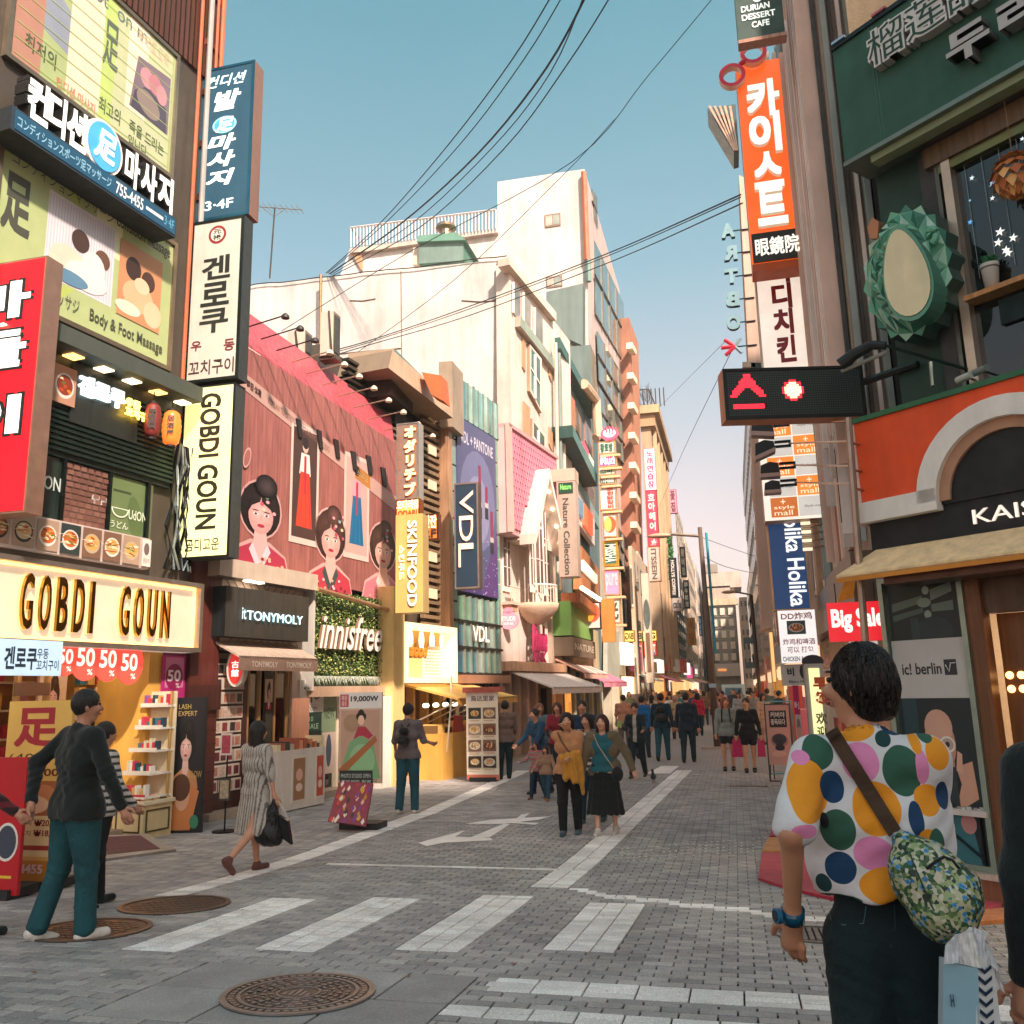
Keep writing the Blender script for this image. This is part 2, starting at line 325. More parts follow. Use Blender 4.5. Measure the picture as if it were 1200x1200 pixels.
# ------------------------------------------------------------------ flat printed pictures
class Art:
    """coloured shapes in a unit square laid on a plane, each a millimetre proud of the one below"""
    def __init__(s,p,r,o):s.p=p; s.r=r; s.o=o; s.k=0; s.mb=MB()
    def _pt(s,u,v):
        a,b,z0,z1=s.r; return s.p.w(a+(b-a)*u,z0+(z1-z0)*v,s.o+.0003*s.k)
    def poly(s,pts,col):s.k+=1; s.mb.face([s._pt(u,v)for u,v in pts],col); return s
    def rect(s,u0,v0,u1,v1,col):return s.poly([(u0,v0),(u1,v0),(u1,v1),(u0,v1)],col)
    def ell(s,u,v,ru,rv,col,n=20,a0=0,a1=360,rot=0):
        c,q=math.cos(math.radians(rot)),math.sin(math.radians(rot)); P=[]
        for k in range(n):
            t=math.radians(a0+(a1-a0)*k/(n if a1-a0==360 else n-1)); x,y=ru*math.cos(t),rv*math.sin(t); P.append((u+x*c-y*q,v+x*q+y*c))
        return s.poly(P,col)
    def sell(s,u,v,ru,rv,c0,c1,n=5,du=0,dv=0,m=20):
        a,b=np.array(C(c0)),np.array(C(c1))
        for i in range(n):k=i/(n-1); q=1-.8*k; s.ell(u+du*k,v+dv*k,ru*q,rv*q,tuple(a*(1-k)+b*k),n=m)
        return s
    def text(s,t,u0,v0,u1,v1,col,**k):
        s.k+=1; a,b,z0,z1=s.r
        T(t,s.p,(a+(b-a)*u0,a+(b-a)*u1,z0+(z1-z0)*v0,z0+(z1-z0)*v1),s.o+.0003*s.k,col,None,mb=s.mb,**k); return s
    def lines(s,u0,v0,u1,v1,n,col):
        rnd=random.Random(int(u0*99+v0*77+n)); s.k+=1
        for i in range(n):
            v=v1-(v1-v0)*(i+.5)/n; h=(v1-v0)/n*.22; u=u0
            while u<u1-.02:
                w=rnd.uniform(.03,.10)*(u1-u0)*2; e=min(u+w,u1); s.mb.face([s._pt(u,v-h),s._pt(e,v-h),s._pt(e,v+h),s._pt(u,v+h)],col); u=e+.02
        return s
    def food(s,u0,v0,u1,v1,seed,bg=None):
        rnd=random.Random(seed); U=lambda t:u0+(u1-u0)*t; V=lambda t:v0+(v1-v0)*t; w,h=u1-u0,v1-v0
        s.rect(u0,v0,u1,v1,bg or rnd.choice(['#3b2a22','#a98d78','#2f3a3a','#7a5a48']))
        s.ell(U(.5),V(.48),w*.42,h*.34,rnd.choice(['#d8d2c8','#20221f','#b8a48c'])); base=rnd.choice(['#c0652e','#d8a25a','#8c3a24','#c9b08a'])
        s.ell(U(.5),V(.5),w*.35,h*.27,base)
        for i in range(16):s.ell(U(rnd.uniform(.27,.73)),V(rnd.uniform(.33,.67)),w*rnd.uniform(.04,.10),h*rnd.uniform(.03,.07),rnd.choice(['#e9c27a','#b5482a','#5c7a32','#f0e2c0','#8a3b1e','#d98a3c','#e8d9b0']),n=8,rot=rnd.uniform(0,180))
        return s
    def woman(s,u,v,w,h,hair='#1c1a1d',skin='#e6b9ad',dress='#b8324a',flowers=True,outline=None,neck='#f0e6e2'):
        # bust portrait: u,v centre of the face; w,h half sizes
        if outline:
            s.ell(u,v+h*.35,w*1.62,h*1.62,outline); s.poly([(u-w*2.3,v-h*3.0),(u+w*2.3,v-h*3.0),(u+w*2.0,v-h*2.0),(u+w*.7,v-h*1.35),(u-w*.7,v-h*1.35),(u-w*2.0,v-h*2.0)],outline)
        s.sell(u,v+h*.35,w*1.5,h*1.5,C(hair,.6),C(hair,2.0),5,w*.3,h*.5); s.sell(u+w*.3,v+h*1.45,w*.8,h*.7,C(hair,.6),C(hair,2.4),5,0,h*.1)
        for i in range(14):s.ell(u+w*(-1.3+.19*i),v+h*(.9+.02*i),w*.025,h*.55,C(hair,1.9),n=6,rot=-14+i*2)
        s.poly([(u-w*2.2,v-h*3.0),(u+w*2.2,v-h*3.0),(u+w*1.9,v-h*2.1),(u+w*.5,v-h*1.5),(u-w*.5,v-h*1.5),(u-w*1.9,v-h*2.1)],dress)
        s.poly([(u-w*.4,v-h*.6),(u+w*.4,v-h*.6),(u+w*.55,v-h*1.7),(u,v-h*2.5),(u-w*.55,v-h*1.7)],skin)
        s.poly([(u-w*.55,v-h*1.5),(u,v-h*2.5),(u-w*.1,v-h*3.0),(u-w*.8,v-h*1.9)],neck); s.poly([(u+w*.55,v-h*1.5),(u,v-h*2.5),(u+w*.1,v-h*3.0),(u+w*.8,v-h*1.9)],neck)
        s.sell(u,v,w*.93,h,C(skin,.78),C(skin,1.1),6,-w*.1,h*.05); s.poly([(u-w*.93,v+h*.1),(u-w*.8,v+h*.8),(u,v+h*1.1),(u-w*.1,v+h*.75),(u-w*.7,v+h*.45)],hair); s.poly([(u+w*.93,v+h*.1),(u+w*.8,v+h*.8),(u,v+h*1.1),(u,v+h*.75),(u+w*.7,v+h*.45)],hair)
        for q in(-1,1):
            s.ell(u+q*w*.4,v+h*.05,w*.20,h*.065,'#f4ece8',n=10); s.ell(u+q*w*.4,v+h*.05,w*.1,h*.06,'#241c1c',n=10); s.ell(u+q*w*.42,v+h*.24,w*.24,h*.03,'#3a2a28',n=8)
        s.poly([(u-w*.05,v+h*.05),(u+w*.07,v+h*.05),(u+w*.13,v-h*.28),(u-w*.1,v-h*.28)],C(skin,.86)); s.ell(u,v-h*.55,w*.27,h*.09,'#b0303e',n=12)
        for q in(-1,1):s.ell(u+q*w*.5,v-h*.28,w*.22,h*.14,'#e2a197',n=10)
        if flowers:
            rnd=random.Random(int(u*1000))
            for i in range(9):s.ell(u+w*(.5+rnd.uniform(-.5,.7)),v+h*(.9+rnd.uniform(-.7,.7)),w*.15,h*.1,rnd.choice(['#e2a0a8','#d9c7a0','#8fb3a8','#c05060']),n=7)
            for i in range(12):s.ell(u+w*rnd.uniform(-1.7,1.7),v-h*rnd.uniform(2.2,2.9),w*.12,h*.09,rnd.choice(['#e8c0c4','#e0a890','#8a2238']),n=7)
        return s
    def build(s,name,parent,kind='print'):return s.mb.build(name,kind,parent)

def board(p,r,o0,o1,face,side,parent,name='board',rim=.0,kind='paint',rimcol=None):
    """sign box with an optional raised rim; returns the offset of its face"""
    mb=MB().slab(p,r,o0,o1,face,side)
    b=mb.build(name,kind,parent)
    if rim:MB().frame(p,r,rim,o1,o1+.02,rimcol or side).build('rim','metal',parent)
    return b
# ------------------------------------------------------------------ figures: one continuous surface grown round a posed skeleton
def surface_nets(F,org,h):
    nx,ny,nz=F.shape; s=F<0
    off=[(i,j,k)for i in(0,1)for j in(0,1)for k in(0,1)]
    cut=lambda A,o:A[o[0]:nx-1+o[0],o[1]:ny-1+o[1],o[2]:nz-1+o[2]]
    cnt=sum(cut(s,o).astype(np.int8)for o in off); act=np.argwhere((cnt>0)&(cnt<8))
    if not len(act):return np.zeros((0,3)),[]
    acc=np.zeros((len(act),3)); n=np.zeros(len(act))
    for a in off:
        for ax in range(3):
            if a[ax]==1:continue
            b=list(a); b[ax]=1
            va=F[act[:,0]+a[0],act[:,1]+a[1],act[:,2]+a[2]]; vb=F[act[:,0]+b[0],act[:,1]+b[1],act[:,2]+b[2]]
            m=(va<0)!=(vb<0); t=np.where(m,va/np.where(m,va-vb,1),0)
            p=np.tile(np.array(a,float),(len(act),1)); p[:,ax]=t; acc+=p*m[:,None]; n+=m
    V=(act+acc/n[:,None])*h+org
    idx=-np.ones((nx,ny,nz),dtype=np.int64); idx[act[:,0],act[:,1],act[:,2]]=np.arange(len(act))
    Q=[]
    for ax in range(3):
        sh=[0,0,0]; sh[ax]=1
        A=s[:nx-sh[0],:ny-sh[1],:nz-sh[2]]; B=s[sh[0]:,sh[1]:,sh[2]:]; e=np.argwhere(A!=B)
        o1,o2=[(0,1,0),(0,0,1),(1,0,0)][ax],[(0,0,1),(1,0,0),(0,1,0)][ax]
        a1=np.array(o1); a2=np.array(o2)
        e=e[((e @ a1)>0)&((e @ a2)>0)]
        if not len(e):continue
        g=lambda q:idx[q[:,0],q[:,1],q[:,2]]
        q=np.stack([g(e-a1-a2),g(e-a2),g(e),g(e-a1)],1); ok=(q>=0).all(1); q=q[ok]; e=e[ok]
        inside=s[e[:,0],e[:,1],e[:,2]]; q[~inside]=q[~inside][:,::-1]; Q.append(q)
    return V,np.vstack(Q)

class Sdf:
    """capsules and ellipsoids melted together"""
    def __init__(s,k=.02):s.p=[]; s.k=k
    def cap(s,a,b,ra,rb=None,k=None,sq=None):s.p.append(('c',np.array(a,float),np.array(b,float),ra,ra if rb is None else rb,s.k if k is None else k,sq)); return s
    def ell(s,c,r,k=None):s.p.append(('e',np.array(c,float),np.array(r,float),None,None,s.k if k is None else k,None)); return s
    def grid(s,h,pad=.03):
        lo=np.full(3,9.); hi=-lo
        for t in s.p:
            if t[0]=='c':m=max(t[3],t[4]); lo=np.minimum(lo,np.minimum(t[1],t[2])-m); hi=np.maximum(hi,np.maximum(t[1],t[2])+m)
            else:lo=np.minimum(lo,t[1]-t[2]); hi=np.maximum(hi,t[1]+t[2])
        lo-=pad+h; hi+=pad+h; n=np.ceil((hi-lo)/h).astype(int)+1
        F=np.full(tuple(n),1.0); s.lo=lo; s.h=h
        for t in s.p:
            if t[0]=='c':m=max(t[3],t[4])+t[5]*2+h*2; a=np.minimum(t[1],t[2])-m; b=np.maximum(t[1],t[2])+m
            else:m=t[5]*2+h*2; a=t[1]-t[2]-m; b=t[1]+t[2]+m
            i0=np.maximum(((a-lo)/h).astype(int),0); i1=np.minimum(((b-lo)/h).astype(int)+2,n)
            X=(lo[0]+h*np.arange(i0[0],i1[0]))[:,None,None]; Y=(lo[1]+h*np.arange(i0[1],i1[1]))[None,:,None]; Z=(lo[2]+h*np.arange(i0[2],i1[2]))[None,None,:]
            if t[0]=='c':
                ab=t[2]-t[1]; L2=ab @ ab+1e-12; px,py,pz=X-t[1][0],Y-t[1][1],Z-t[1][2]
                u=np.clip((px*ab[0]+py*ab[1]+pz*ab[2])/L2,0,1); dx,dy,dz=px-u*ab[0],py-u*ab[1],pz-u*ab[2]
                if t[6]:dy=dy/t[6]
                D=np.sqrt(dx*dx+dy*dy+dz*dz)-(t[3]+(t[4]-t[3])*u)
            else:
                r=t[2]; px,py,pz=(X-t[1][0]),(Y-t[1][1]),(Z-t[1][2]); k0=np.sqrt((px/r[0])**2+(py/r[1])**2+(pz/r[2])**2); k1=np.sqrt((px/r[0]**2)**2+(py/r[1]**2)**2+(pz/r[2]**2)**2)
                D=k0*(k0-1)/np.maximum(k1,1e-6)
            S=F[i0[0]:i1[0],i0[1]:i1[1],i0[2]:i1[2]]; k=max(t[5],1e-5); q=np.clip(.5+.5*(S-D)/k,0,1)
            S[...]=S*(1-q)+D*q-k*q*(1-q)
        s.F=F; s.ax=[lo[i]+h*np.arange(n[i])for i in range(3)]; return F
    def coords(s):return s.ax[0][:,None,None],s.ax[1][None,:,None],s.ax[2][None,None,:]
    def mesh(s):
        F=s.F; F=np.pad(F,1,constant_values=1.0); return surface_nets(F,s.lo-s.h,s.h)

def vmesh(name,V,Q,colors,kind,parent,M):
    """M: local -> world 4x4"""
    if not len(V):return None
    me=bpy.data.meshes.new(name); P=V @ M[:3,:3].T+M[:3,3]-root_loc(parent)
    me.vertices.add(len(P)); me.vertices.foreach_set('co',P.ravel()); q=np.array(Q)
    me.loops.add(len(q)*4); me.loops.foreach_set('vertex_index',q.ravel().astype(np.int32)); me.polygons.add(len(q)); me.polygons.foreach_set('loop_start',np.arange(len(q),dtype=np.int32)*4)
    me.polygons.foreach_set('use_smooth',np.ones(len(q),bool)); me.update(calc_edges=True); me.validate()
    if callable(colors):colors=colors(V)
    colors=np.array(colors,float)
    if colors.ndim==1:colors=np.tile(colors,(len(V),1))
    setcol(me,colors,True); me.materials.append(mat(kind)if isinstance(kind,str)else kind)
    o=bpy.data.objects.new(name,me); COL.objects.link(o); o.parent=parent; return o

def nrm(v):v=np.array(v,float); return v/np.linalg.norm(v)
SKIN='#c68f73'
def person(label,px=None,py=None,h=1.65,face=0,legs=((12,5),(-14,18)),arms=((5,8,15),(-5,8,15)),top=('#202428',1.0),bottom=('trousers','#22262c'),shoes='#26262a',
           hair=('short','#17171a'),skin=SKIN,w=1.0,res=None,simple=False,pos=None,turn=0,tilt=0,group=None,topfn=None,hem=.475,open_jacket=None,topkind='cloth',lean=0,extras=None,hands=True,botkind=None,loose=0,reach=None,reachw=None):
    base=np.array(pos,float)if pos is not None else G(px,py)
    a=math.radians(face); fw=np.array([math.sin(a),math.cos(a),0]); rt=np.array([math.cos(a),-math.sin(a),0])
    M=np.eye(4); M[:3,0]=rt; M[:3,1]=fw; M[:3,2]=[0,0,1]; M[:3,3]=base
    H=h; res=res or(.03 if simple else .014)
    A=lambda x,y,z:np.array([x*H,y*H,z*H])
    J={}; drop=[]
    for s,(th,kn)in zip((1,-1),legs):
        hip=A(.052*s*w,0,.51); t=math.radians(th); k=t-math.radians(kn)
        knee=hip+H*.245*np.array([.02*s,math.sin(t),-math.cos(t)]); ank=knee+H*.232*np.array([0,math.sin(k),-math.cos(k)])
        J[s]=(hip,knee,ank,k); drop.append(ank[2]-.035*H-max(0,-math.sin(k))*.035*H)
    dz=-min(drop)
    ln=math.radians(lean)
    def up(v):
        v=np.array(v,float); p=v-A(0,0,.5); c,q=math.cos(ln),math.sin(ln)
        return A(0,0,.5)+np.array([p[0],p[1]*c+p[2]*q,-p[1]*q+p[2]*c])+[0,0,dz]
    for s in(1,-1):J[s]=tuple(j+[0,0,dz]for j in J[s][:3])+(J[s][3],)
    arm={}
    for s,(fwd,ab,fl)in zip((1,-1),arms):
        sh=up(A(.108*s*w,0,.805)); f=math.radians(fwd); b=math.radians(ab); g=f+math.radians(fl)
        el=sh+H*.165*nrm([math.sin(b)*s,math.sin(f)*math.cos(b),-math.cos(f)*math.cos(b)])
        b2=b*.6; wr=el+H*.145*nrm([math.sin(b2)*s,math.sin(g)*math.cos(b2),-math.cos(g)*math.cos(b2)])
        arm[s]=[sh,el,wr]
    if reachw:reach={s:(M[:3,:3].T @(np.array(t)-base))/H for s,t in reachw.items()}
    if reach:
        for s,tgt in reach.items():
            sh=arm[s][0]; tgt=np.array(tgt,float)*H; v=tgt-sh; L=min(np.linalg.norm(v),.305*H); tgt=sh+nrm(v)*L
            mid=(sh+tgt)/2; hgt=math.sqrt(max((.165*H)**2-(L/2)**2,1e-4)); want=np.array([s*.22,-.75,-.5]); pole=nrm(want-v*(want @ v)/(v @ v)); arm[s]=[sh,mid+pole*hgt,tgt]
    hc=up(A(0,.012,.925)); nk=up(A(0,-.006,.845)); tr=math.radians(turn); tl=math.radians(tilt)
    hf=np.array([math.sin(tr)*math.cos(tl),math.cos(tr)*math.cos(tl),math.sin(tl)]); hr=np.array([math.cos(tr),-math.sin(tr),0]); hu=np.cross(hr,hf)
    HP=lambda x,y,z:hc+H*(x*hr+y*hf+z*hu)
    def trunk(S,e):
        S.cap(up(A(-.045*w,0,.52)),up(A(.045*w,0,.52)),(.062*w+e)*H,sq=.9); S.cap(up(A(-.03*w,0,.60)),up(A(.03*w,0,.60)),(.054*w+e*1.3)*H,sq=.9)
        S.cap(up(A(-.045*w,0.0,.71)),up(A(.045*w,0.0,.71)),(.060*w+e)*H,sq=.9); S.cap(up(A(-.085*w,-.004,.795)),up(A(.085*w,-.004,.795)),(.035+e)*H)
        S.cap(up(A(0,0,.78)),up(A(0,-.004,.83)),(.045+e)*H,(.030+e)*H)
    def legp(S,e,to=1.0,flare=0):
        for s in(1,-1):
            hip,kn,an,k=J[s]; S.cap(hip,kn,(.056*w+e)*H,(.036+e)*H)
            if to>.5:e2=kn+(an-kn)*(to-.5)*2*(.95 if e>0 else 1); S.cap(kn,e2,(.035+e)*H,(.022+e+flare)*H)
    def armp(S,e,to=1.0):
        for s in(1,-1):
            sh,el,wr=arm[s]
            if to<.5:S.cap(sh,sh+(el-sh)*to*2,(.026+e)*H,(.025+e)*H)
            else:S.cap(sh,el,(.026+e)*H,(.0215+e)*H); S.cap(el,el+(wr-el)*(to-.5)*2,(.0215+e)*H,(.0145+e)*H)
    def headp(S):
        S.cap(nk-[0,0,.03*H],hc-[0,0,.02*H],.030*H,.028*H)
        S.ell(HP(0,0,.008),[.046*H,.052*H,.058*H]); S.cap(HP(0,.018,-.03),HP(0,.022,-.044),.030*H,.022*H)
        if not simple:
            S.cap(HP(0,.050,.004),HP(0,.060,-.014),.006*H,.009*H,k=.01); S.ell(HP(0,.047,-.034),[.014*H,.008*H,.006*H],k=.006)
            for q in(-1,1):S.ell(HP(.046*q,-.002,-.004),[.006*H,.012*H,.017*H],k=.005); S.ell(HP(.020*q,.040,-.012),[.016*H,.014*H,.014*H],k=.02)
    def handp(S,s):
        sh,el,wr=arm[s]; d=nrm(wr-el); side=nrm(np.cross(d,fw_l))if abs(d[1])<.9 else np.array([1.,0,0]); palm=wr+d*.045*H
        fwv=nrm(np.cross(side,d)); c5,s5=math.cos(.95),math.sin(.95); fwv,side=nrm(fwv*c5+side*s5*s),nrm(side*c5-fwv*s5*s); S.cap(wr,palm,.015*H,.017*H,sq=None)
        if res>.02:S.cap(palm,palm+d*.04*H,.014*H,.009*H); return
        for i,(o,L)in enumerate(((-.0195,.034),(-.0068,.042),(.0062,.045),(.0185,.037))):
            b0=palm+fwv*o*H*.95; m=b0+d*L*.55*H+side*-s*0; e=m+nrm(d+side*s*-.55)*L*.5*H
            S.cap(b0,m,.0062*H,.0056*H,k=.004); S.cap(m,e,.0056*H,.0046*H,k=.003)
        t0=wr+d*.015*H+fwv*.014*H; t1=t0+nrm(d*.8+fwv*.8)*.028*H; S.cap(t0,t1,.0075*H,.0066*H,k=.006); S.cap(t1,t1+nrm(d+fwv*.25)*.022*H,.0066*H,.0052*H,k=.003)
    fw_l=np.array([0,1.,0])
    def footp(S,s,e=0,sole=False):
        hip,kn,an,k=J[s]; c,q=math.cos(k),math.sin(k); f=np.array([0,c,q])if k<0 else np.array([0,1.,0])
        dn=np.array([0,f[2],-f[1]])if k<0 else np.array([0,0,-1.])
        hl=an+dn*.022*H-f*.018*H; toe=an+dn*.024*H+f*.085*H
        S.cap(hl,toe,(.017+e)*H,(.014+e)*H); S.cap(an,hl+f*.03*H,(.021+e)*H,(.020+e)*H)
    tc_,tsl=top[0],top[1]
    bt,bc=bottom[0],bottom[1]
    def cutz(S,lo=None,hi=None):
        X,Y,Z=S.coords()
        if lo is not None:S.F=np.maximum(S.F,lo-Z)
        if hi is not None:S.F=np.maximum(S.F,Z-hi)
    def f_body():
        S=Sdf(.018*H); trunk(S,-.006); legp(S,-.004); armp(S,-.002); headp(S)
        for s in(1,-1):
            footp(S,s,-.004)
            if hands:handp(S,s)
        return S
    def f_top():
        S=Sdf(.022*H); trunk(S,.012 if not open_jacket else .018); armp(S,.009,tsl)
        if loose:S.cap(up(A(-.04*w,0,hem)),up(A(-.05*w,0,.70)),(.062+loose)*H,sq=.95); S.cap(up(A(.04*w,0,hem)),up(A(.05*w,0,.70)),(.062+loose)*H,sq=.95)
        if hem<.5:S.cap(up(A(-.05*w,0,.50)),up(A(.05*w,0,.50)),(.070*w+.008)*H,sq=.92)
        if hem<.45:S.cap(up(A(-.045*w,0,hem)),up(A(.045*w,0,hem)),(.080*w)*H,sq=.9)
        return S
    def f_bottom():
        S=Sdf(.015*H)
        if bt in('skirt','dress'):
            L=bottom[2]; S.cap(A(-.04*w,0,.57)+[0,0,dz],A(.04*w,0,.57)+[0,0,dz],.062*w*H,sq=.9)
            n=5
            for i in range(n+1):
                z=.55+(L-.55)*i/n; r=.066+(bottom[3]if len(bottom)>3 else .03)*i/n; S.cap(A(-.045*w,.0,z)+[0,0,dz],A(.045*w,0,z)+[0,0,dz],r*H,sq=.85)
        else:
            S.cap(up(A(-.045*w,0,.525)),up(A(.045*w,0,.525)),(.064*w)*H,sq=.95); S.cap(up(A(-.03*w,0,.585)),up(A(.03*w,0,.585)),(.060*w)*H,sq=.9); legp(S,.008,{'trousers':1.0,'shorts':.32,'long_shorts':.5}[bt]if bt!='shorts' else .5,bottom[2]if len(bottom)>2 else .004)
            if bt=='shorts':
                S.p=S.p[:1]; 
                for s in(1,-1):hip,kn,an,k=J[s]; S.cap(hip,hip+(kn-hip)*.45,(.062*w)*H,(.058)*H)
        return S
    def f_hair():
        S=Sdf(.012*H); st=hair[0]
        S.ell(HP(0,-.006,.014),[(.058 if st in('bob','long')else .053)*H,.060*H,.062*H])
        if st in('bob','long'):
            zl={'bob':-.062,'long':-.16}[st]
            for x,y in((-.040,-.012),(.040,-.012),(0,-.038),(-.028,-.032),(.028,-.032)):S.cap(HP(x,y,.0),HP(x*1.1,y-.004,zl),.027*H,.019*H)
        if st=='bowl':
            for x,y in((-.032,-.020),(.032,-.020),(0,-.038),(-.022,-.034),(.022,-.034)):S.cap(HP(x,y,.0),HP(x*.95,y,-.040),.024*H,.017*H)
            for x in(-.034,.034):S.cap(HP(x,.016,.03),HP(x*1.05,.020,.004),.018*H,.012*H)
        if st=='bun':S.ell(HP(0,-.062,.03),[.024*H]*3)
        return S
    def cut_hair(S):
        X,Y,Z=S.coords(); lx=(X-hc[0])*hf[0]+(Y-hc[1])*hf[1]+(Z-hc[2])*hf[2]; lz=(X-hc[0])*hu[0]+(Y-hc[1])*hu[1]+(Z-hc[2])*hu[2]; lr=(X-hc[0])*hr[0]+(Y-hc[1])*hr[1]
        lx,lz,lr=lx/H,lz/H,lr/H; st=hair[0]
        fc=np.sqrt(((lx-.065)/.052)**2+((lz+.028)/.066)**2+(lr/.040)**2)-1
        S.F=np.maximum(S.F,-fc*.04*H)
        if st=='short':S.F=np.maximum(S.F,(-.018-lz-.9*np.maximum(-lx,-.02))*H)
        if st in('bun',):S.F=np.maximum(S.F,(-.03-lz-.6*np.maximum(-lx,-.02))*H)
    # top colour may follow a function of the figure's own frame (x right, y forward, z as a share of height)
    def colour(base,fn):
        b=C(base)
        if fn is None:return lambda V:np.tile(np.array(b),(len(V),1))
        return lambda V:fn(V/H,np.array(b))
    if simple:
        parts=[(f_body(),C(skin),None),(f_top(),C(tc_),'top'),(f_bottom(),C(bc),'bottom'),(f_hair(),C(hair[1]),'hair')]
        U=Sdf(.01*H)
        for S,c,t in parts:U.p+=S.p
        for s in(1,-1):footp(U,s,.004)
        U.grid(res); V,Q=U.mesh()
        # colour each vertex by the garment it lies nearest to
        z=V[:,2]/H-dz/H; cols=np.tile(np.array(C(tc_)),(len(V),1)); x=V[:,0]/H
        cols[z<hem+.02]=C(bc)
        if bt in('skirt','dress','shorts'):cols[z<(bottom[2]if bt!='shorts' else .38)]=C(skin)
        cols[z<.045]=C(shoes); 
        dh=(V-hc)/H; cols[z>.855]=C(skin); hm=(z>.865)&~((dh @ hf>.018)&(dh @ hu<.035)); cols[hm]=C(hair[1])
        if hair[0]in('long','bob'):cols[(dh @ hf<0.0)&(z>{'long':.77,'bob':.85}[hair[0]])&(np.abs(dh @ hr)<.06)]=C(hair[1])
        for s in(1,-1):cols[np.linalg.norm(V-arm[s][2],axis=1)<.05*H]=C(skin)
        o=vmesh('person',V,Q,cols,'cloth',None,M); o.data.transform(Matrix.Translation(-Vector(tuple(base)))); o.location=tuple(base)
        tag(o,label,'person',group); fin=o
        info=None
    else:
        root=thing('person',label,'person',base,group)
        S=f_body(); S.grid(res if res<.009 else min(res,.012)); V,Q=S.mesh(); vmesh('body',V,Q,C(skin),'skin',root,M)
        if bt!='none':
            S=f_bottom(); S.grid(res); X,Y,Z=S.coords()
            S.F=np.maximum(S.F,Z-(max(.58,hem+.01)*H+dz))
            if bt in('skirt','dress'):S.F=np.maximum(S.F,bottom[2]*H+dz-Z+.006*H*np.sin(X*60)*np.sin(Y*50)); S.F=S.F+.006*np.sin(np.arctan2(Y,X)*14)*np.clip((.55*H+dz-Z)/(.2*H),0,1)
            else:S.F=S.F+.0036*np.sin(Z*80+X*34+Y*24+3*np.sin(Z*17+X*9))*(np.clip(1-np.abs(Z/H-.27)/.10,0,1)+np.clip(1-Z/H/.12,0,1)+.6*np.clip(1-np.abs(Z/H-.47)/.06,0,1))
            V,Q=S.mesh(); vmesh(bt,V,Q,colour(bc,bottom[4]if len(bottom)>4 else None),botkind or('denim' if bt=='trousers' else 'cloth'),root,M)
        S=f_top(); S.grid(res); X,Y,Z=S.coords(); S.F=np.maximum(S.F,hem*H+dz-Z+.004*H*np.sin(X*45))if lean<5 else S.F
        nkd=np.sqrt((X-nk[0])**2+((Y-nk[1]-.012*H))**2+((Z-nk[2]+.004*H))**2)-.040*H; S.F=np.maximum(S.F,-nkd)
        S.F=S.F+(.0042 if res<.0105 and w>1.1 or res<.009 else .0022)*(np.sin(Z*38+X*26+2*np.sin(X*15+Y*11))+.8*np.sin(X*44-Z*61+Y*30+3*np.sin(Z*13)))*np.clip(1.15-np.abs(Z/H-.62)/.2,0,1)
        if open_jacket:S.F=np.maximum(S.F,-np.maximum(np.abs(X)-open_jacket*H*(1+(.8*H-Z)*.4),.02*H-Y))
        V,Q=S.mesh(); vmesh('jacket' if open_jacket else 'top',V,Q,colour(tc_,topfn),topkind,root,M)
        if hair[0]!='none':
            S=f_hair(); S.grid(min(res,.009)); X,Y,Z=S.coords(); S.F=S.F+.0016*np.sin(np.arctan2(X-hc[0],Y-hc[1])*46+2.5*np.sin(Z*30)); cut_hair(S); V,Q=S.mesh(); vmesh('hair',V,Q,C(hair[1]),'hair',root,M)
        for s in(1,-1):
            S=Sdf(.012*H); footp(S,s,.007); S.grid(min(res,.010)); V,Q=S.mesh(); zc=V[:,2].min()
            vmesh('shoe',V,Q,(lambda sc:(lambda V:sc))(np.tile(np.array(C(shoes)),(len(V),1))),'cloth',root,M)
        for q in(-1,1):
            p=HP(.020*q,.0475,.008); pw=M[:3,:3]@ p+M[:3,3]
            MB().ball(pw,.0052*H,'#1a1414',8,6).build('eye','gloss',root,True)
            pb=M[:3,:3]@ HP(.020*q,.047,.022)+M[:3,3]; dr=M[:3,:3]@ hr
            MB().tube([pb-dr*.012*H,pb+dr*.012*H],.0022*H,'#2a201e',5).build('eyebrow','hair',root)
        pm=M[:3,:3]@ HP(0,.0545,-.033)+M[:3,3]; dr=M[:3,:3]@ hr
        MB().tube([pm-dr*.013*H,pm,pm+dr*.013*H],.0032*H,'#a5453f',6).build('mouth','skin',root,True)
        fin=root
    wd=lambda v:M[:3,:3]@ np.array(v)+M[:3,3]
    inf=dict(root=fin,M=M,H=H,wr={s:wd(arm[s][2])for s in arm},sh={s:wd(arm[s][0])for s in arm},el={s:wd(arm[s][1])for s in arm},up=lambda x,y,z:wd(up(A(x,y,z))),head=wd(hc),hp=lambda x,y,z:wd(HP(x,y,z)),dz=dz,ank={s:wd(J[s][2])for s in arm})
    return inf
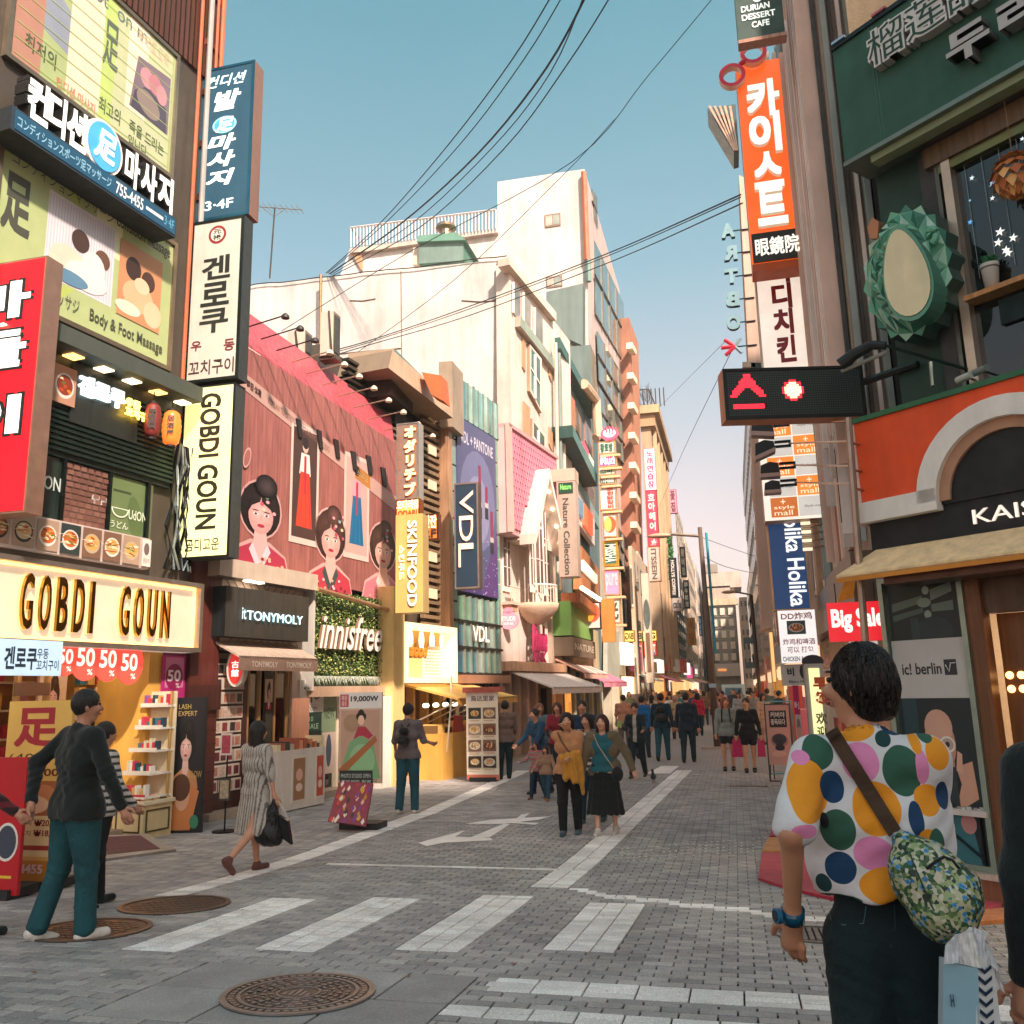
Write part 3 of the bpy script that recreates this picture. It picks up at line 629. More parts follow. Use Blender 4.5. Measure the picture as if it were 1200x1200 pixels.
# ------------------------------------------------------------------ the ground
def build_ground():
    mb=MB(); ys=[-30,-5,0]+[1.5+.5*i for i in range(20)]+[14,24,60,300,1500]
    xs=[-900,-60,-12,12,60,900]
    for a,b in zip(ys[:-1],ys[1:]):
        for c,d in zip(xs[:-1],xs[1:]):mb.face([(c,a,gz(a)-.016),(d,a,gz(a)-.016),(d,b,gz(b)-.016),(c,b,gz(b)-.016)],'#221e1d')
    gr=mb.build('ground','stone'); tag(gr,kind='structure')
    pav=tag(bpy.data.objects.new('street_paving',None),kind='structure'); COL.objects.link(pav)
    # far part of the street: pavers too small to pick apart
    mb=MB(); mb.face([(-9.5,22,-.404),(3.4,22,-.404),(6,150,-.404),(-8,150,-.404)],'#a8a19d'); mb.build('paving_field','paving',pav)
    # near part: every paver has its own edges
    mhs=[(G(350,1165),.62),(G(205,1060),.52),(G(113,1089),.50),(G(833,1110),.0)]
    wpoly=lambda pts:np.array([G(*p)[:2]for p in pts])
    def xr(p0,p1,y):
        return p0[0]+(p1[0]-p0[0])*(y-p0[1])/(p1[1]-p0[1])
    bars=[]
    for bl,br,tr,tl in(((138,1113),(213,1113),(373,1053),(315,1053)),((294,1113),(373,1113),(497,1051),(437,1051)),((460,1113),(542,1112),(628,1049),(563,1050)),((633,1114),(720,1116),(758,1058),(690,1057))):
        q=wpoly([bl,br,tr,tl]); bars.append((q,3))
    q=wpoly([(623,1037),(662,1043),(818,896),(800,896)]); stripe=(q,2)
    left=(wpoly([(180,1049),(215,1049),(504,955),(484,953)]),1); left2=(wpoly([(484,955),(506,955),(655,888),(640,888)]),1)
    zones=bars+[stripe,left,left2]
    y1=G(700,1157)[1]; y2=G(700,1196)[1]; y3=G(500,1015)[1]
    rowz=[(y1,-1.55,3.2,.30,3),(y2,-2.2,3.2,.27,2),(y3,G(380,1013)[0],G(655,1018)[0],.3,1)]
    def spans(yc):
        out=[]
        for q,n in zones:
            ya,yb=(q[0][1]+q[1][1])/2,(q[2][1]+q[3][1])/2
            if ya<=yc<=yb:out.append((xr(q[0],q[3],yc),xr(q[1],q[2],yc),n))
        for y0,a,b,w,k in rowz:
            if y0-.05*k<=yc<y0+.05*k:out.append((a,b,max(1,round((b-a)/w))))
        return out
    slab_zone=(mhs[0][0][0]-.95,mhs[0][0][0]+.9,mhs[0][0][1]-.62,mhs[0][0][1]+.62)
    pal=['#a8a29f','#aea7a3','#9e9997','#b4ada8','#a49f9c','#aca5a0','#9a9694']
    lpal=['#f8f1ec','#f3ece6','#faf4ef','#efe8e2']
    rnd=random.Random(3); units=[]; g_=.009; th=.05
    y=3.4; r=0
    # the curved row of light blocks that closes the stripe
    curve=[G(*p)[:2]for p in((662,1040),(700,1047),(740,1053),(790,1058),(850,1064),(910,1071),(990,1079),(1060,1085))]
    curve=np.array(curve)
    def curve_y(x):return np.interp(x,curve[:,0],curve[:,1])
    while y<22:
        yc=y+.05; sp=sorted(spans(yc)); x=-max(7.6,y*1.06)-(.1 if r%2 else 0); xe=max(2.0,.34*y)+.3
        if slab_zone[2]<=yc<=slab_zone[3]:sp=sorted(sp+[(slab_zone[0],slab_zone[1],0)])
        sp2=[]
        for a,b,n in sp:
            if sp2 and a<sp2[-1][1]:a=sp2[-1][1]
            if b-a>.03:sp2.append((a,b,n))
        while x<xe:
            nx=x+.2; hit=None
            for a,b,n in sp2:
                if a<nx and b>x:hit=(a,b,n); break
            if hit:
                a,b,n=hit
                if a-x>.03:units.append((x,a,y,y+.1,rnd.choice(pal)))
                if n:
                    for k in range(n):units.append((a+(b-a)*k/n,a+(b-a)*(k+1)/n,y,y+.1,rnd.choice(lpal)))
                x=b
                rest=.2-((b-(.1 if r%2 else 0))%.2); units.append((b,b+max(rest,.04),y,y+.1,rnd.choice(pal)))if rest>.03 else None
                x=b+rest; continue
            cx=x+.1; c=rnd.choice(pal)
            if curve[0,0]<cx<curve[-1,0]and abs(yc-curve_y(cx))<.1:c=rnd.choice(lpal)
            units.append((x,nx,y,y+.1,c)); x=nx
        y+=.1; r+=1
    # big slabs round the near manhole
    zx=slab_zone; xs=np.linspace(zx[0],zx[1],4); 
    for i in range(5):
        for j in range(2):
            ya=math.floor((zx[2]*10-.5))/10+.1; 
    yr=[u for u in[3.4+.1*k for k in range(300)]if zx[2]<=u+.05<=zx[3]]; ya,yb=yr[0],yr[-1]+.1
    for i in range(3):
        for j in range(2):
            o=(.35 if j else 0); a=xs[i]+o*.5 if i else xs[0]; b=xs[i+1]+o*.5 if i<2 else xs[3]
            units.append((a,b,ya+(yb-ya)*j/2,ya+(yb-ya)*(j+1)/2,rnd.choice(['#a29d9a','#a6a19d'])))
    def unit(mb,u,lift=0):
        x0,x1,y0,y1,c=u; g_=.016 if x1-x0>.4 else .011; x0+=g_/2; x1-=g_/2; y0+=g_/2; y1-=g_/2
        if x1-x0<.02:return
        j=lift; za,zb=gz(y0)+j,gz(y1)+j; b=.003
        n=len(mb.v); mb.v+=[(x0,y0,za-th),(x1,y0,za-th),(x1,y1,zb-th),(x0,y1,zb-th),(x0,y0,za-b),(x1,y0,za-b),(x1,y1,zb-b),(x0,y1,zb-b),(x0+b,y0+b,za),(x1-b,y0+b,za),(x1-b,y1-b,zb),(x0+b,y1-b,zb)]
        cc=C(c,rnd.uniform(.86,1.1)); 
        for f in((8,9,10,11),(4,5,9,8),(5,6,10,9),(6,7,11,10),(7,4,8,11),(0,1,5,4),(1,2,6,5),(2,3,7,6),(3,0,4,7)):mb.f.append(tuple(n+i for i in f)); mb.c.append(cc)
    def seen(u):
        cx,cy=(u[0]+u[1])/2,(u[2]+u[3])/2; q=ROT.T @(np.array([cx,cy,gz(cy)])-[0,0,CAM_H]); return abs(q[0]/q[2])<.60 and abs(q[1]/q[2])<.60
    vis=[u for u in units if seen(u)]; vis.sort(key=lambda u:-(u[1]-u[0])*(u[3]-u[2])/(u[2]**3)); top=set(id(u)for u in vis[:300])
    bulk=MB()
    for u in units:
        if id(u)in top:
            m1=MB(); unit(m1,u,rnd.uniform(-.002,.002)); 
            if m1.f:m1.build('paving_slab' if(u[1]-u[0])>.4 else 'paver','stone',pav)
        else:unit(bulk,u,rnd.uniform(-.0015,.0015))
    o=bulk.build('pavers','stone',pav); tag(o,kind='stuff')
    # painted arrow and box
    mk=MB()
    mz=[.004]
    def mark(pts,c='#f8f2ec'):
        mz[0]+=.0006; f=[G(*p)+[0,0,mz[0]]for p in pts]; f=f[::-1]if np.cross((f[1]-f[0])[:2],(f[2]-f[1])[:2])<0 else f; mk.face(f,c)
    mark([(490,988),(546,973),(533,981),(574,982),(578,985),(520,988),(500,992)]); mark([(548,983),(575,981),(598,966),(590,966)]); mark([(598,965),(611,955),(621,953),(607,965)])
    mark([(545,966),(575,961),(646,957),(632,961),(590,966)]); mark([(572,962),(632,965),(627,967),(567,963)])
    mk.build('painted_arrow','paint',pav)
    mk=MB(); mark([(757,907),(785,907),(796,898),(775,898)]); mk.build('painted_box','paint',pav)
    # manhole covers
    def manhole(c,r,label,col,fancy):
        root=thing('manhole_cover',label,'manhole cover',c,'manhole covers in the paving'); sl=(gz(c[1]+.3)-gz(c[1]-.3))/.6
        def ring(mb,r0,r1,z0,z1,col,n=40,a0=0,a1=2*math.pi):
            P=[]
            for k in range(n+1):
                a=a0+(a1-a0)*k/n; P.append((math.cos(a),math.sin(a)))
            pt=lambda q,rr,z:(c[0]+q[0]*rr,c[1]+q[1]*rr,c[2]+q[1]*rr*sl+z)
            for k in range(n):
                p,q=P[k],P[k+1]; mb.face([pt(p,r0,z1),pt(p,r1,z1),pt(q,r1,z1),pt(q,r0,z1)],col); mb.face([pt(p,r1,z1),pt(p,r1,z0),pt(q,r1,z0),pt(q,r1,z1)],col)
                if r0>.01:mb.face([pt(p,r0,z0),pt(p,r0,z1),pt(q,r0,z1),pt(q,r0,z0)],col)
            return mb
        ring(MB(),.0,r,-.03,.006,C(col,.45)).build('plate','metal',root); ring(MB(),r*.92,r,.006,.014,col).build('rim','metal',root)
        mb=MB()
        if fancy:
            for i in range(48):ring(mb,r*.82,r*.89,.006,.013,col,1,i*2*math.pi/48,(i+.62)*2*math.pi/48)
            ring(mb,r*.74,r*.785,.006,.013,col)
            rn=random.Random(5)
            for k,rr in enumerate((.68,.58,.48,.38)):
                n=int(rr*44)
                for i in range(n):
                    a=i*2*math.pi/n+k*.1; w=.55 if(i+k)%2 else .7; ring(mb,r*(rr-.06*(.5+.5*((i+k)%2))),r*rr,.006,.012,col,1,a,a+w*2*math.pi/n)
            ring(mb,r*.26,r*.29,.006,.012,col)
            for i in range(5):x=c[0]+(i-2)*r*.08; mb.box(x-.012,x+.012,c[1]-r*.12,c[1]+r*.12-abs(i-2)*.03,c[2]+.004,c[2]+.012,col)
        else:
            for i in range(-5,6):
                for j in range(-5,6):
                    if(i*i+j*j)<25:x,y=c[0]+i*r*.16,c[1]+j*r*.16; mb.box(x-.03,x+.03,y-.012,y+.012,gz(y)+.006,gz(y)+.011,col)
        o=mb.build('raised_pattern','metal',root); o['kind']='stuff'
    manhole(G(350,1165),.435,'ornate round cast iron manhole cover in the grey slabs, nearest of them all','#9c9590',True)
    manhole(G(205,1061),.48,'rusty brown round manhole cover beside the first crosswalk bar','#7e6f64',False)
    manhole(G(105,1090),.46,'rusty manhole cover under the feet of the man in the black sweater','#7a6c62',False)
    manhole(G(958,1096),.30,'small round manhole cover beside the hand with the blue watch','#8f8680',False)
    # metal studs and a drain grate in the right half of the street
    mb=MB(); rn=random.Random(2)
    for i in range(26):
        for j in range(5):
            p=G(722+i*7.0,996+j*3.6-i*.55)
            if rn.random()<.75:mb.box(p[0]-.013,p[0]+.013,p[1]-.013,p[1]+.013,p[2],p[2]+.008,'#d8d0c6')
    solo(mb,'floor_studs','paint','scatter of tiny pale dots on the pavers','floor studs',k='stuff')
    c=G(877,921); mb=MB()
    for i in range(12):mb.box(c[0]-.33+i*.055,c[0]-.29+i*.055,c[1]-.12,c[1]+.12,-.40,-.391,'#a79c92')
    r_=thing('drain_grate','pale narrow drain grate in the pavers in front of two girls','drain grate',c); mb.build('bar','metal',r_)
    mb2=MB().box(c[0]-.36,c[0]+.36,c[1]-.15,c[1]+.15,-.402,-.395,'#3a3431'); mb2.build('tray','metal',r_)
    rn=random.Random(9); mb=MB()
    for i in range(34):
        p=G(rn.uniform(20,800),rn.uniform(960,1190)); s_=rn.uniform(.008,.02); a=rn.uniform(0,3)
        mb.face([p+[s_*math.cos(a+q)*1.2,s_*math.sin(a+q),.006]for q in(0,1.4,3.0,4.5)],rn.choice(['#ddd3c8','#b8a898','#8a5a40']))
    solo(mb,'litter','print','small scraps of litter scattered on the paving','litter',k='stuff')
build_ground()
# ------------------------------------------------------------------ left side
def psign(name,label,y,px,face='#eeeeee',side='#444444',th=.25,cat='sign',group=None,rim=.03,kind='paint',rimcol=None,bracket=None,pl=None):
    """box sign hung square to a wall; px = top-left and bottom-right as seen"""
    p=pl or YP(y); r=p.R(*px); root=thing(name,label,cat,p.w((r[0]+r[1])/2,r[2]),group)
    board(p,r,-th,0,side,side,root,'case'); MB().slab(p,(r[0]+rim,r[1]-rim,r[2]+rim,r[3]-rim),0,.012,face,side).build('panel',kind,root)
    if rim:MB().frame(p,r,rim,0,.022,rimcol or side).build('rim','metal',root)
    if bracket:
        mb=MB()
        for f in(.15,.85):
            z=r[2]+(r[3]-r[2])*f
            xa,xb=((r[0]-bracket,r[0])if bracket>0 else(r[1],r[1]-bracket)); mb.slab(p,(xa,xb,z-.05,z+.05),-th*.7,-th*.3,'#3a3a3a')
        mb.build('bracket','metal',root)
    return root,p,r
def rr(r,a,b,c,d):return(r[0]+(r[1]-r[0])*a,r[0]+(r[1]-r[0])*c,r[2]+(r[3]-r[2])*b,r[2]+(r[3]-r[2])*d)

def massage_building():
    b=thing('shop_building','tall dark building at far left with green massage window posters and glowing gold shop sign','building',LA.w(-3,-.3))
    MB().slab(LA,(-7.5,.30,2.35,16.5),-8,0,'#4b4238','#3c332b').build('wall','paint',b)
    MB().slab(LA,(-7.5,.30,-.5,2.35),-8,-2.2,'#c98a4a','#3c332b').build('back_wall','paint',b)
    MB().slab(LA,(-7.5,.30,-.5,-.26),-2.2,.12,'#9a8676','#857060').build('floor','stone',b)
    MB().slab(LA,(-7.5,.30,2.28,2.35),-2.2,0,'#cfa878').build('ceiling','paint',b)
    for k in range(7):MB().slab(LA,(-4.6+k*.7,-4.35+k*.7,2.26,2.28),-.7,-.45,'#fff0cc').build('ceiling_light','blaze',b)
    # brown mesh above the posters, with pipes at the corner
    a=LA.uv(205,70); MB().slab(LA,(-6,.2,a[1]+.15,16.4),0,.05,'#5a3220').build('mesh_panel','wood',b)
    for k in range(26):MB().slab(LA,(-3.0+k*.12,-2.98+k*.12,a[1]+.15,16.4),.05,.065,'#2c1a12').build('mesh_bar','metal',b)
    for s_,c_,w_ in((-.36,'#b8603a',.035),(-.12,'#a3a09a',.05),(.06,'#b5613c',.03),(.2,'#c9683f',.045)):MB().tube([LA.w(s_,6.4,.12),LA.w(s_,16.5,.12)],w_,c_,8).build('pipe','paint',b)
    for k in range(9):MB().slab(LA,(-.15,.22,7+k*1.05,7.12+k*1.05),.02,.1,'#8a4a30').build('pipe_clamp','metal',b)
    # posters in the windows
    def poster(r,name,fn):
        MB().slab(LA,r,0,.05,'#a8bf6a').build(name,'print',b); A_=Art(LA,r,.052); fn(A_); A_.build('poster_print',b); MB().frame(LA,(r[0]-.07,r[1]+.07,r[2]-.07,r[3]+.07),.07,0,.09,'#8a7a66').build('window_frame','metal',b)
    s0=LA.uv(5,82)[0]; s1,z0=LA.uv(195,205); z1=LA.uv(205,70)[1]
    def up(A_):
        A_.rect(0,0,1,1,'#a3b07a').rect(.0,.0,.16,1,'#b0806c').poly([(.16,.35),(.30,.3),(.3,.62),(.16,.75)],'#8d93a0').rect(.30,.0,.98,1,'#bcc096')
        A_.rect(.30,.06,.50,1,'#e2cdb4').rect(.66,.25,.80,1,'#ecd9bd').rect(.50,.0,.58,1,'#b4c771')
        A_.text('足',.50,.45,.60,.82,'#5b6356',bold=.03).text('최저의',.07,.12,.24,.24,'#4e5a3a',bold=.02).text('최고의',.50,.08,.64,.2,'#56613e',bold=.02).text('족을 드리는',.70,.10,.95,.2,'#4e5a3a',bold=.02).text('입니다.',.70,.0,.84,.08,'#4e5a3a',bold=.02)
        A_.text('컨디션 마사지',.25,.02,.48,.10,'#c9805c',bold=.02).text('foot  on m',.34,.88,.78,1.0,'#5d6f74').text('92299',.72,.86,.95,.96,'#c8a890',rot='mirror')
        A_.poly([(.69,.30),(.97,.30),(.97,.78),(.73,.74)],'#7d6a74').poly([(.70,.30),(.96,.30),(.95,.5),(.8,.55),(.72,.45)],'#4c4450').ell(.80,.62,.05,.08,'#c08a90').ell(.86,.62,.05,.08,'#b87880').ell(.91,.58,.04,.08,'#c08a90').ell(.82,.42,.08,.10,'#8c7a72',rot=30)
        for i in range(9):A_.rect(.02,.04+i*.11,.98,.045+i*.11,'#a5b86a')
    poster((s0,s1,z0,z1),'window_poster',up)
    s0=-3.9; s1,z0=LA.uv(192,430); z1=LA.uv(205,292)[1]
    def lo(A_):
        A_.rect(0,0,1,1,'#aeba82').ell(.18,.55,.30,.50,'#b2c266').ell(.18,.55,.26,.44,'#aeba82').rect(.50,.62,.66,.98,'#dfe0b2')
        A_.text('足',.02,.40,.16,.80,'#4c4c40',bold=.05).text('コンディションマッサージ',.05,.86,.6,.96,'#5a5a4c').text('condition massage',.62,.85,.98,.97,'#4a4a40',bold=.02)
        A_.rect(.24,.24,.62,.84,'#d9d3d8'); 
        for i in range(24):A_.rect(.245+i*.0155,.26,.25+i*.0155,.82,'#c4bcc4')
        A_.ell(.36,.4,.1,.12,'#e9cdb8').ell(.47,.36,.12,.10,'#ede0d6').ell(.42,.60,.05,.08,'#4a352c').ell(.55,.55,.045,.07,'#6b4a38').ell(.50,.45,.07,.12,'#e8ddd8').ell(.38,.3,.1,.05,'#5f86a0')
        A_.rect(.65,.22,.93,.80,'#c48a62').ell(.74,.62,.05,.09,'#3c2820').ell(.84,.58,.045,.08,'#4a3024').ell(.78,.42,.10,.12,'#e2b088').ell(.88,.34,.06,.10,'#e8bd9a').ell(.72,.30,.08,.05,'#f0d8c0').ell(.80,.52,.05,.06,'#e9c4a4')
        A_.text('マッサジ',.28,.07,.44,.17,'#5a5a48').text('Body & Foot Massage',.50,.05,.96,.16,'#4a4a3c',bold=.01)
    poster((s0,s1,z0,z1),'window_poster',lo)
    # canopy beam and the restaurant front below it
    s1,zt=LA.uv(238,455,.5); zb=LA.uv(238,472,.5)[1]
    MB().slab(LA,(-3.75,s1,zb,zt),.0,.5,'#4a5048','#3e443e').build('canopy_beam','paint',b)
    for k in range(1,9):MB().slab(LA,(-4.4+k*.55,-4.2+k*.55,zb-.02,zb),.12,.32,'#f2d6a8' if k%3 else '#f0b060').build('downlight','glow',b)
    MB().slab(LA,(-7,s1-.15,LA.uv(100,545,.06)[1],zb),0,.10,'#1d2a25').build('dark_fascia','paint',b)
    zl1=LA.uv(200,520,.2)[1]; zl0=LA.uv(200,575,.2)[1]
    for k in range(16):MB().slab(LA,(-4.4,s1-.2,zb-.25-k*.075,zb-.21-k*.075),.10,.15,'#33443c').build('slat','metal',b)
    r=LA.R(34,412,87,478,.2); MB().slab(LA,r,.10,.2,'#6b4a3c').build('photo_board','paint',b); A_=Art(LA,r,.2); A_.food(0,0,.48,1,3,'#c8a48c').food(.52,0,1,1,8,'#b98a70'); A_.build('food_print',b,'print')
    r=LA.R(87,425,160,520,.17); MB().slab(LA,r,.10,.17,'#262a26').build('sign_board','wood',b)
    T('겐로쿠',LA,LA.R(95,437,147,481,.22),.22,'#e8f2f2',b,'lit',depth=.05,bold=.05)
    T('우동\n꼬치구이',LA,LA.R(149,465,180,498,.26),.26,'#f6e060',b,'glow',depth=.03,bold=.03)
    # udon window
    wr=LA.R(24,520,176,645,.06); MB().slab(LA,wr,.0,.05,'#26322c').build('window','window',b)
    A_=Art(LA,rr(wr,.30,.05,.62,.95),.052); A_.rect(0,0,1,1,'#6d4c42'); rn=random.Random(4)
    for i in range(11):
        for j in range(6):A_.rect(.02+j*.165+(i%2)*.05,.03+i*.088,.15+j*.165+(i%2)*.05,.095+i*.088,rn.choice(['#835c50','#7a5248','#6f4b40']))
    A_.build('brick_reflection',b)
    A_=Art(LA,rr(wr,.64,.05,.93,.95),.052); A_.rect(0,0,1,1,'#66784e').rect(.1,.75,.6,.79,'#39462f').ell(.75,.4,.2,.35,'#55683f',rot=20).build('blind',b)
    for f in(.0,.28,.62,.94):MB().slab(LA,rr(wr,f,0,f+.02,1),.05,.10,'#1e2824').build('mullion','metal',b)
    T('UdON',LA,rr(wr,.08,.52,.28,.70),.062,'#c9d4cc',b,bold=.01); T('うどん',LA,rr(wr,.66,.22,.80,.32),.062,'#d8e0c8',b,bold=.01); T('UdON',LA,rr(wr,.80,.38,.95,.52),.062,'#d8e0c8',b,bold=.01); T('饂飩',LA,rr(wr,.50,.48,.64,.60),.062,'#d0c8c0',b,bold=.01)
    A_=Art(LA,rr(wr,.66,.36,.80,.6),.062); A_.ell(.5,.55,.5,.5,'#d8e0c8',a0=180,a1=360).ell(.5,.55,.42,.42,'#66784e',a0=180,a1=360).rect(.0,.55,1,.60,'#d8e0c8').build('bowl_print',b)
    fr=LA.R(-14,592,175,667,.14); MB().slab(LA,fr,0,.12,'#c9b8b0').build('menu_strip','paint',b)
    A_=Art(LA,fr,.125)
    for i in range(7):A_.food(i/7.6+.006,.06,(i+1)/7.6-.006,.94,20+i)
    A_.rect(.93,.06,.995,.94,'#d8cfc8').ell(.962,.62,.02,.2,'#6a5a58').text('겐로쿠',.94,.15,.985,.32,'#6a5a58').build('food_print',b)
    # bundle of black cables at the corner
    rn=random.Random(6)
    for k in range(15):
        s_=rn.uniform(-.62,.1); w_=rn.uniform(.012,.03); pts=[LA.w(s_+rn.uniform(-.08,.08),3.55+(5.6-3.55)*t/6,rn.uniform(.08,.22))for t in range(7)]
        MB().tube(pts,w_,rn.choice(['#15191a','#20282a','#0f1413','#8a9490']),6).build('cable','metal',b)
    # glowing gold sign box
    r=LA.R(0,641,236,762,.40); s1=r[1]; z1=LA.uv(236,684,.40)[1]; z0=LA.uv(224,764,.40)[1]; R0=(-7,s1,z0,z1)
    MB().slab(LA,R0,.0,.28,'#b8a48a','#9a8c80').build('sign_box','lit',b); MB().frame(LA,R0,.07,.28,.40,'#9c9186').build('sign_rim','metal',b)
    MB().frame(LA,(R0[0]+.07,R0[1]-.07,R0[2]+.07,R0[3]-.07),.04,.281,.30,'#ffb060').build('edge_glow','glow',b)
    L_=LA.R(27,665,204,745,.40); n=9; zz=(z0+.19,z1-.19); sa=LA.uv(27,700,.38)[0]; sb=LA.uv(206,720,.38)[0]
    word='GOBDI GOUN'; ws=(sb-sa)/10
    for i,ch in enumerate(word):
        if ch==' ':continue
        w_=ws*(.62 if ch!='I' else .22); x=sa+i*ws
        T(ch,LA,(x,x+w_,zz[0],zz[1]),.37,'#8c6420',b,'gold','letter',depth=.045,bold=.012,side='#caa040'); T(ch,LA,(x-.012,x+w_+.012,zz[0]-.012,zz[1]+.012),.29,'#f0b878',b,'lit','letter_glow',bold=.04)
    # shop front below
    yc=LA.uv(168,900)[0]; MB().slab(LA,(yc,yc+.28,-.3,2.3),-2.2,.0,'#e0ac50').build('yellow_wall','paint',b)
    r=(yc+.28,.30,-.3,2.3); MB().slab(LA,r,-.6,.02,'#7d1d50').build('purple_panel','paint',b)
    q=LA.R(192,768,216,820,.05); MB().slab(LA,q,.02,.04,'#b02a70').build('sale_poster','print',b); A_=Art(LA,q,.042); A_.rect(.12,.28,.92,.96,'#cc7aa0').ell(.52,.52,.38,.30,'#8c1850').text('50',.22,.42,.80,.68,'#f2e4ea',bold=.03).text('%',.6,.27,.76,.38,'#f2e4ea').build('sale_print',b)
    for k,(x,y0,y1,c_)in enumerate(((-3.9,0.2,1.9,'#6b4a34'),(-3.1,-.2,1.6,'#b57a48'),(-2.4,.1,2.0,'#d9a060'))):MB().slab(LA,(x,x+.6,y0,y1),-2.19,-2.0,c_).build('shelf','wood',b)
    r=(-1.55,-1.05,.3,2.1); MB().slab(LA,r,-1.2,-1.15,'#d8b898').build('poster_board','print',b); A_=Art(LA,r,-1.148); A_.rect(0,0,1,1,'#e0c4a8').woman(.5,.72,.17,.09,hair='#3a261e',dress='#e6e0dc',flowers=False).rect(0,.1,1,.32,'#c86a9c').text('세일',.2,.14,.8,.28,'#f0d0e0').build('poster_print',b)
    rn=random.Random(11)
    for i in range(5):
        for j in range(3):MB().slab(LA,(-.95+j*.16,-.82+j*.16,.75+i*.26,.97+i*.26),-1.1,-1.0,rn.choice(['#2f6a80','#e6d8c8','#b04838','#d0a860','#3c3836'])).build('card_pack','print',b)
    MB().slab(LA,(-3.2,-2.9,-.3,2.3),-1.4,-1.3,'#7a5a3a').build('door_frame','wood',b)
    for x in(-4.6,-3.6,-2.2,-1.7):MB().slab(LA,(x,x+.06,-.3,2.3),-.9,-.82,'#b8905c').build('door_frame','wood',b)
    for k in range(5):MB().slab(LA,(-4.5,-.95,.15+k*.42,.18+k*.42),-2.18,-1.9,'#e8d0a8').build('shelf','paint',b)
    for k in range(5):
        for j in range(15):
            if rn.random()<.85:MB().slab(LA,(-4.4+j*.23,-4.24+j*.23,.18+k*.42,.18+k*.42+rn.uniform(.12,.3)),-2.1,-1.95,rn.choice(['#c8384c','#e8e0d0','#3c7a84','#d88a9c','#e8b85c','#6a4a3c','#f0e8e0'])).build('goods','print',b)
    q=LA.R(18,800,58,815,-.7); MB().slab(LA,q,-.72,-.7,'#7a6650').build('notice','print',b)
    return b
massage_building()

def hang(root,p,r,o,th,col,name='panel',kind='print'):return MB().slab(p,r,o-th,o,col).build(name,kind,root)
# raised name above the strip: dark channel letters
t=thing('channel_letter_sign','dark sign box with white raised Korean letters and a blue oval, across the massage windows','sign',LA.w(-2,8.9))
r=LA.R(14,126,206,273,.5); zt_=LA.uv(208,257,.5)[1]; r=(r[0],r[1],r[2],zt_ if zt_>r[2]else r[3]); r=(r[0],r[1],zt_-.34,zt_)
MB().slab(LA,r,.05,.5,'#2a3a48','#20282c').build('sign_box','paint',t); MB().slab(LA,rr(r,.02,.1,.99,.9),.5,.51,'#23526e').build('panel','print',t)
T('コンディションスポーツ足マッサージ',LA,rr(r,.03,.25,.55,.75),.512,'#8fc0d8',t,bold=.02); T('755-4455',LA,rr(r,.58,.22,.76,.8),.512,'#f0f0ee',t,bold=.02); T('3·4F',LA,rr(r,.91,.3,.98,.75),.512,'#6ab0d0',t); MB().slab(LA,rr(r,.78,.42,.90,.58),.51,.514,'#e8e8e8').build('line','print',t)
zb_=r[3]+.03
for ch,a,b_ in(('컨',33,58),('디',58,78),('션',79,102),('마',147,164),('사',166,184),('지',186,203)):
    sa=LA.uv(a,100+(a-33)*.70,.45)[0]; sb=LA.uv(b_,100+(b_-33)*.70,.45)[0]
    T(ch,LA,(sa,sb,zb_,zb_+.62),.46,'#efe9dc',t,'lit','letter',depth=.16,side='#221f1e',bold=.06); T(ch,LA,(sa-.03,sb+.03,zb_-.03,zb_+.65),.44,'#1d1b1a',t,'paint','letter_back',depth=.2,bold=.10)
c_=LA.uv(122,172,.5); MB().disc(LA,c_[0],zb_+.30,.5,.36,'#e8e2d8',28,.42,.3).build('oval','paint',t); MB().disc(LA,c_[0],zb_+.30,.515,.31,'#3f88b0',28,.37).build('oval_panel','lit',t); T('足',LA,(c_[0]-.2,c_[0]+.2,zb_+.06,zb_+.55),.53,'#eef2f2',t,'lit',bold=.05,shear=.2)

# two paper lanterns
for(x,y,rx,ry,c_,lab,txt)in((179,493,.13,.27,'#7a2a24','dark red paper lantern beside the yellow neon letters','酒'),(201,502,.15,.28,'#f2702a','glowing orange paper lantern at the right end of the restaurant front','居酒屋')):
    q=LA.w(*LA.uv(x,y,.32),.32); L_=thing('paper_lantern',lab,'lantern',q,'paper lanterns'); mb=MB(); n=12
    mb.lathe(q,[(rx*(.45 if i in(0,n)else(.72+.28*math.sin(math.pi*i/n))*(1 if i%2 else .95)),-ry+2*ry*i/n)for i in range(n+1)],c_,20); mb.build('shade','lit' if y>500 else 'paint',L_,True)
    MB().lathe(q+[0,0,ry],[(rx*.5,0),(rx*.5,.03)],'#1d1613',14).build('cap','paint',L_); MB().lathe(q-[0,0,ry+.03],[(rx*.5,0),(rx*.5,.03)],'#1d1613',14).build('cap','paint',L_); MB().tube([q+[0,0,ry],q+[0,0,ry+.2]],.008,'#151515').build('cord','paint',L_)
    pq=PL(q[0],q[1],62); v_,f_=text_geo(txt,.04,True); T(txt,pq,(-.055,.055,q[2]-ry*.6,q[2]+ry*.6),rx*1.01,'#2a1a16',L_,bold=.05,vert=True)

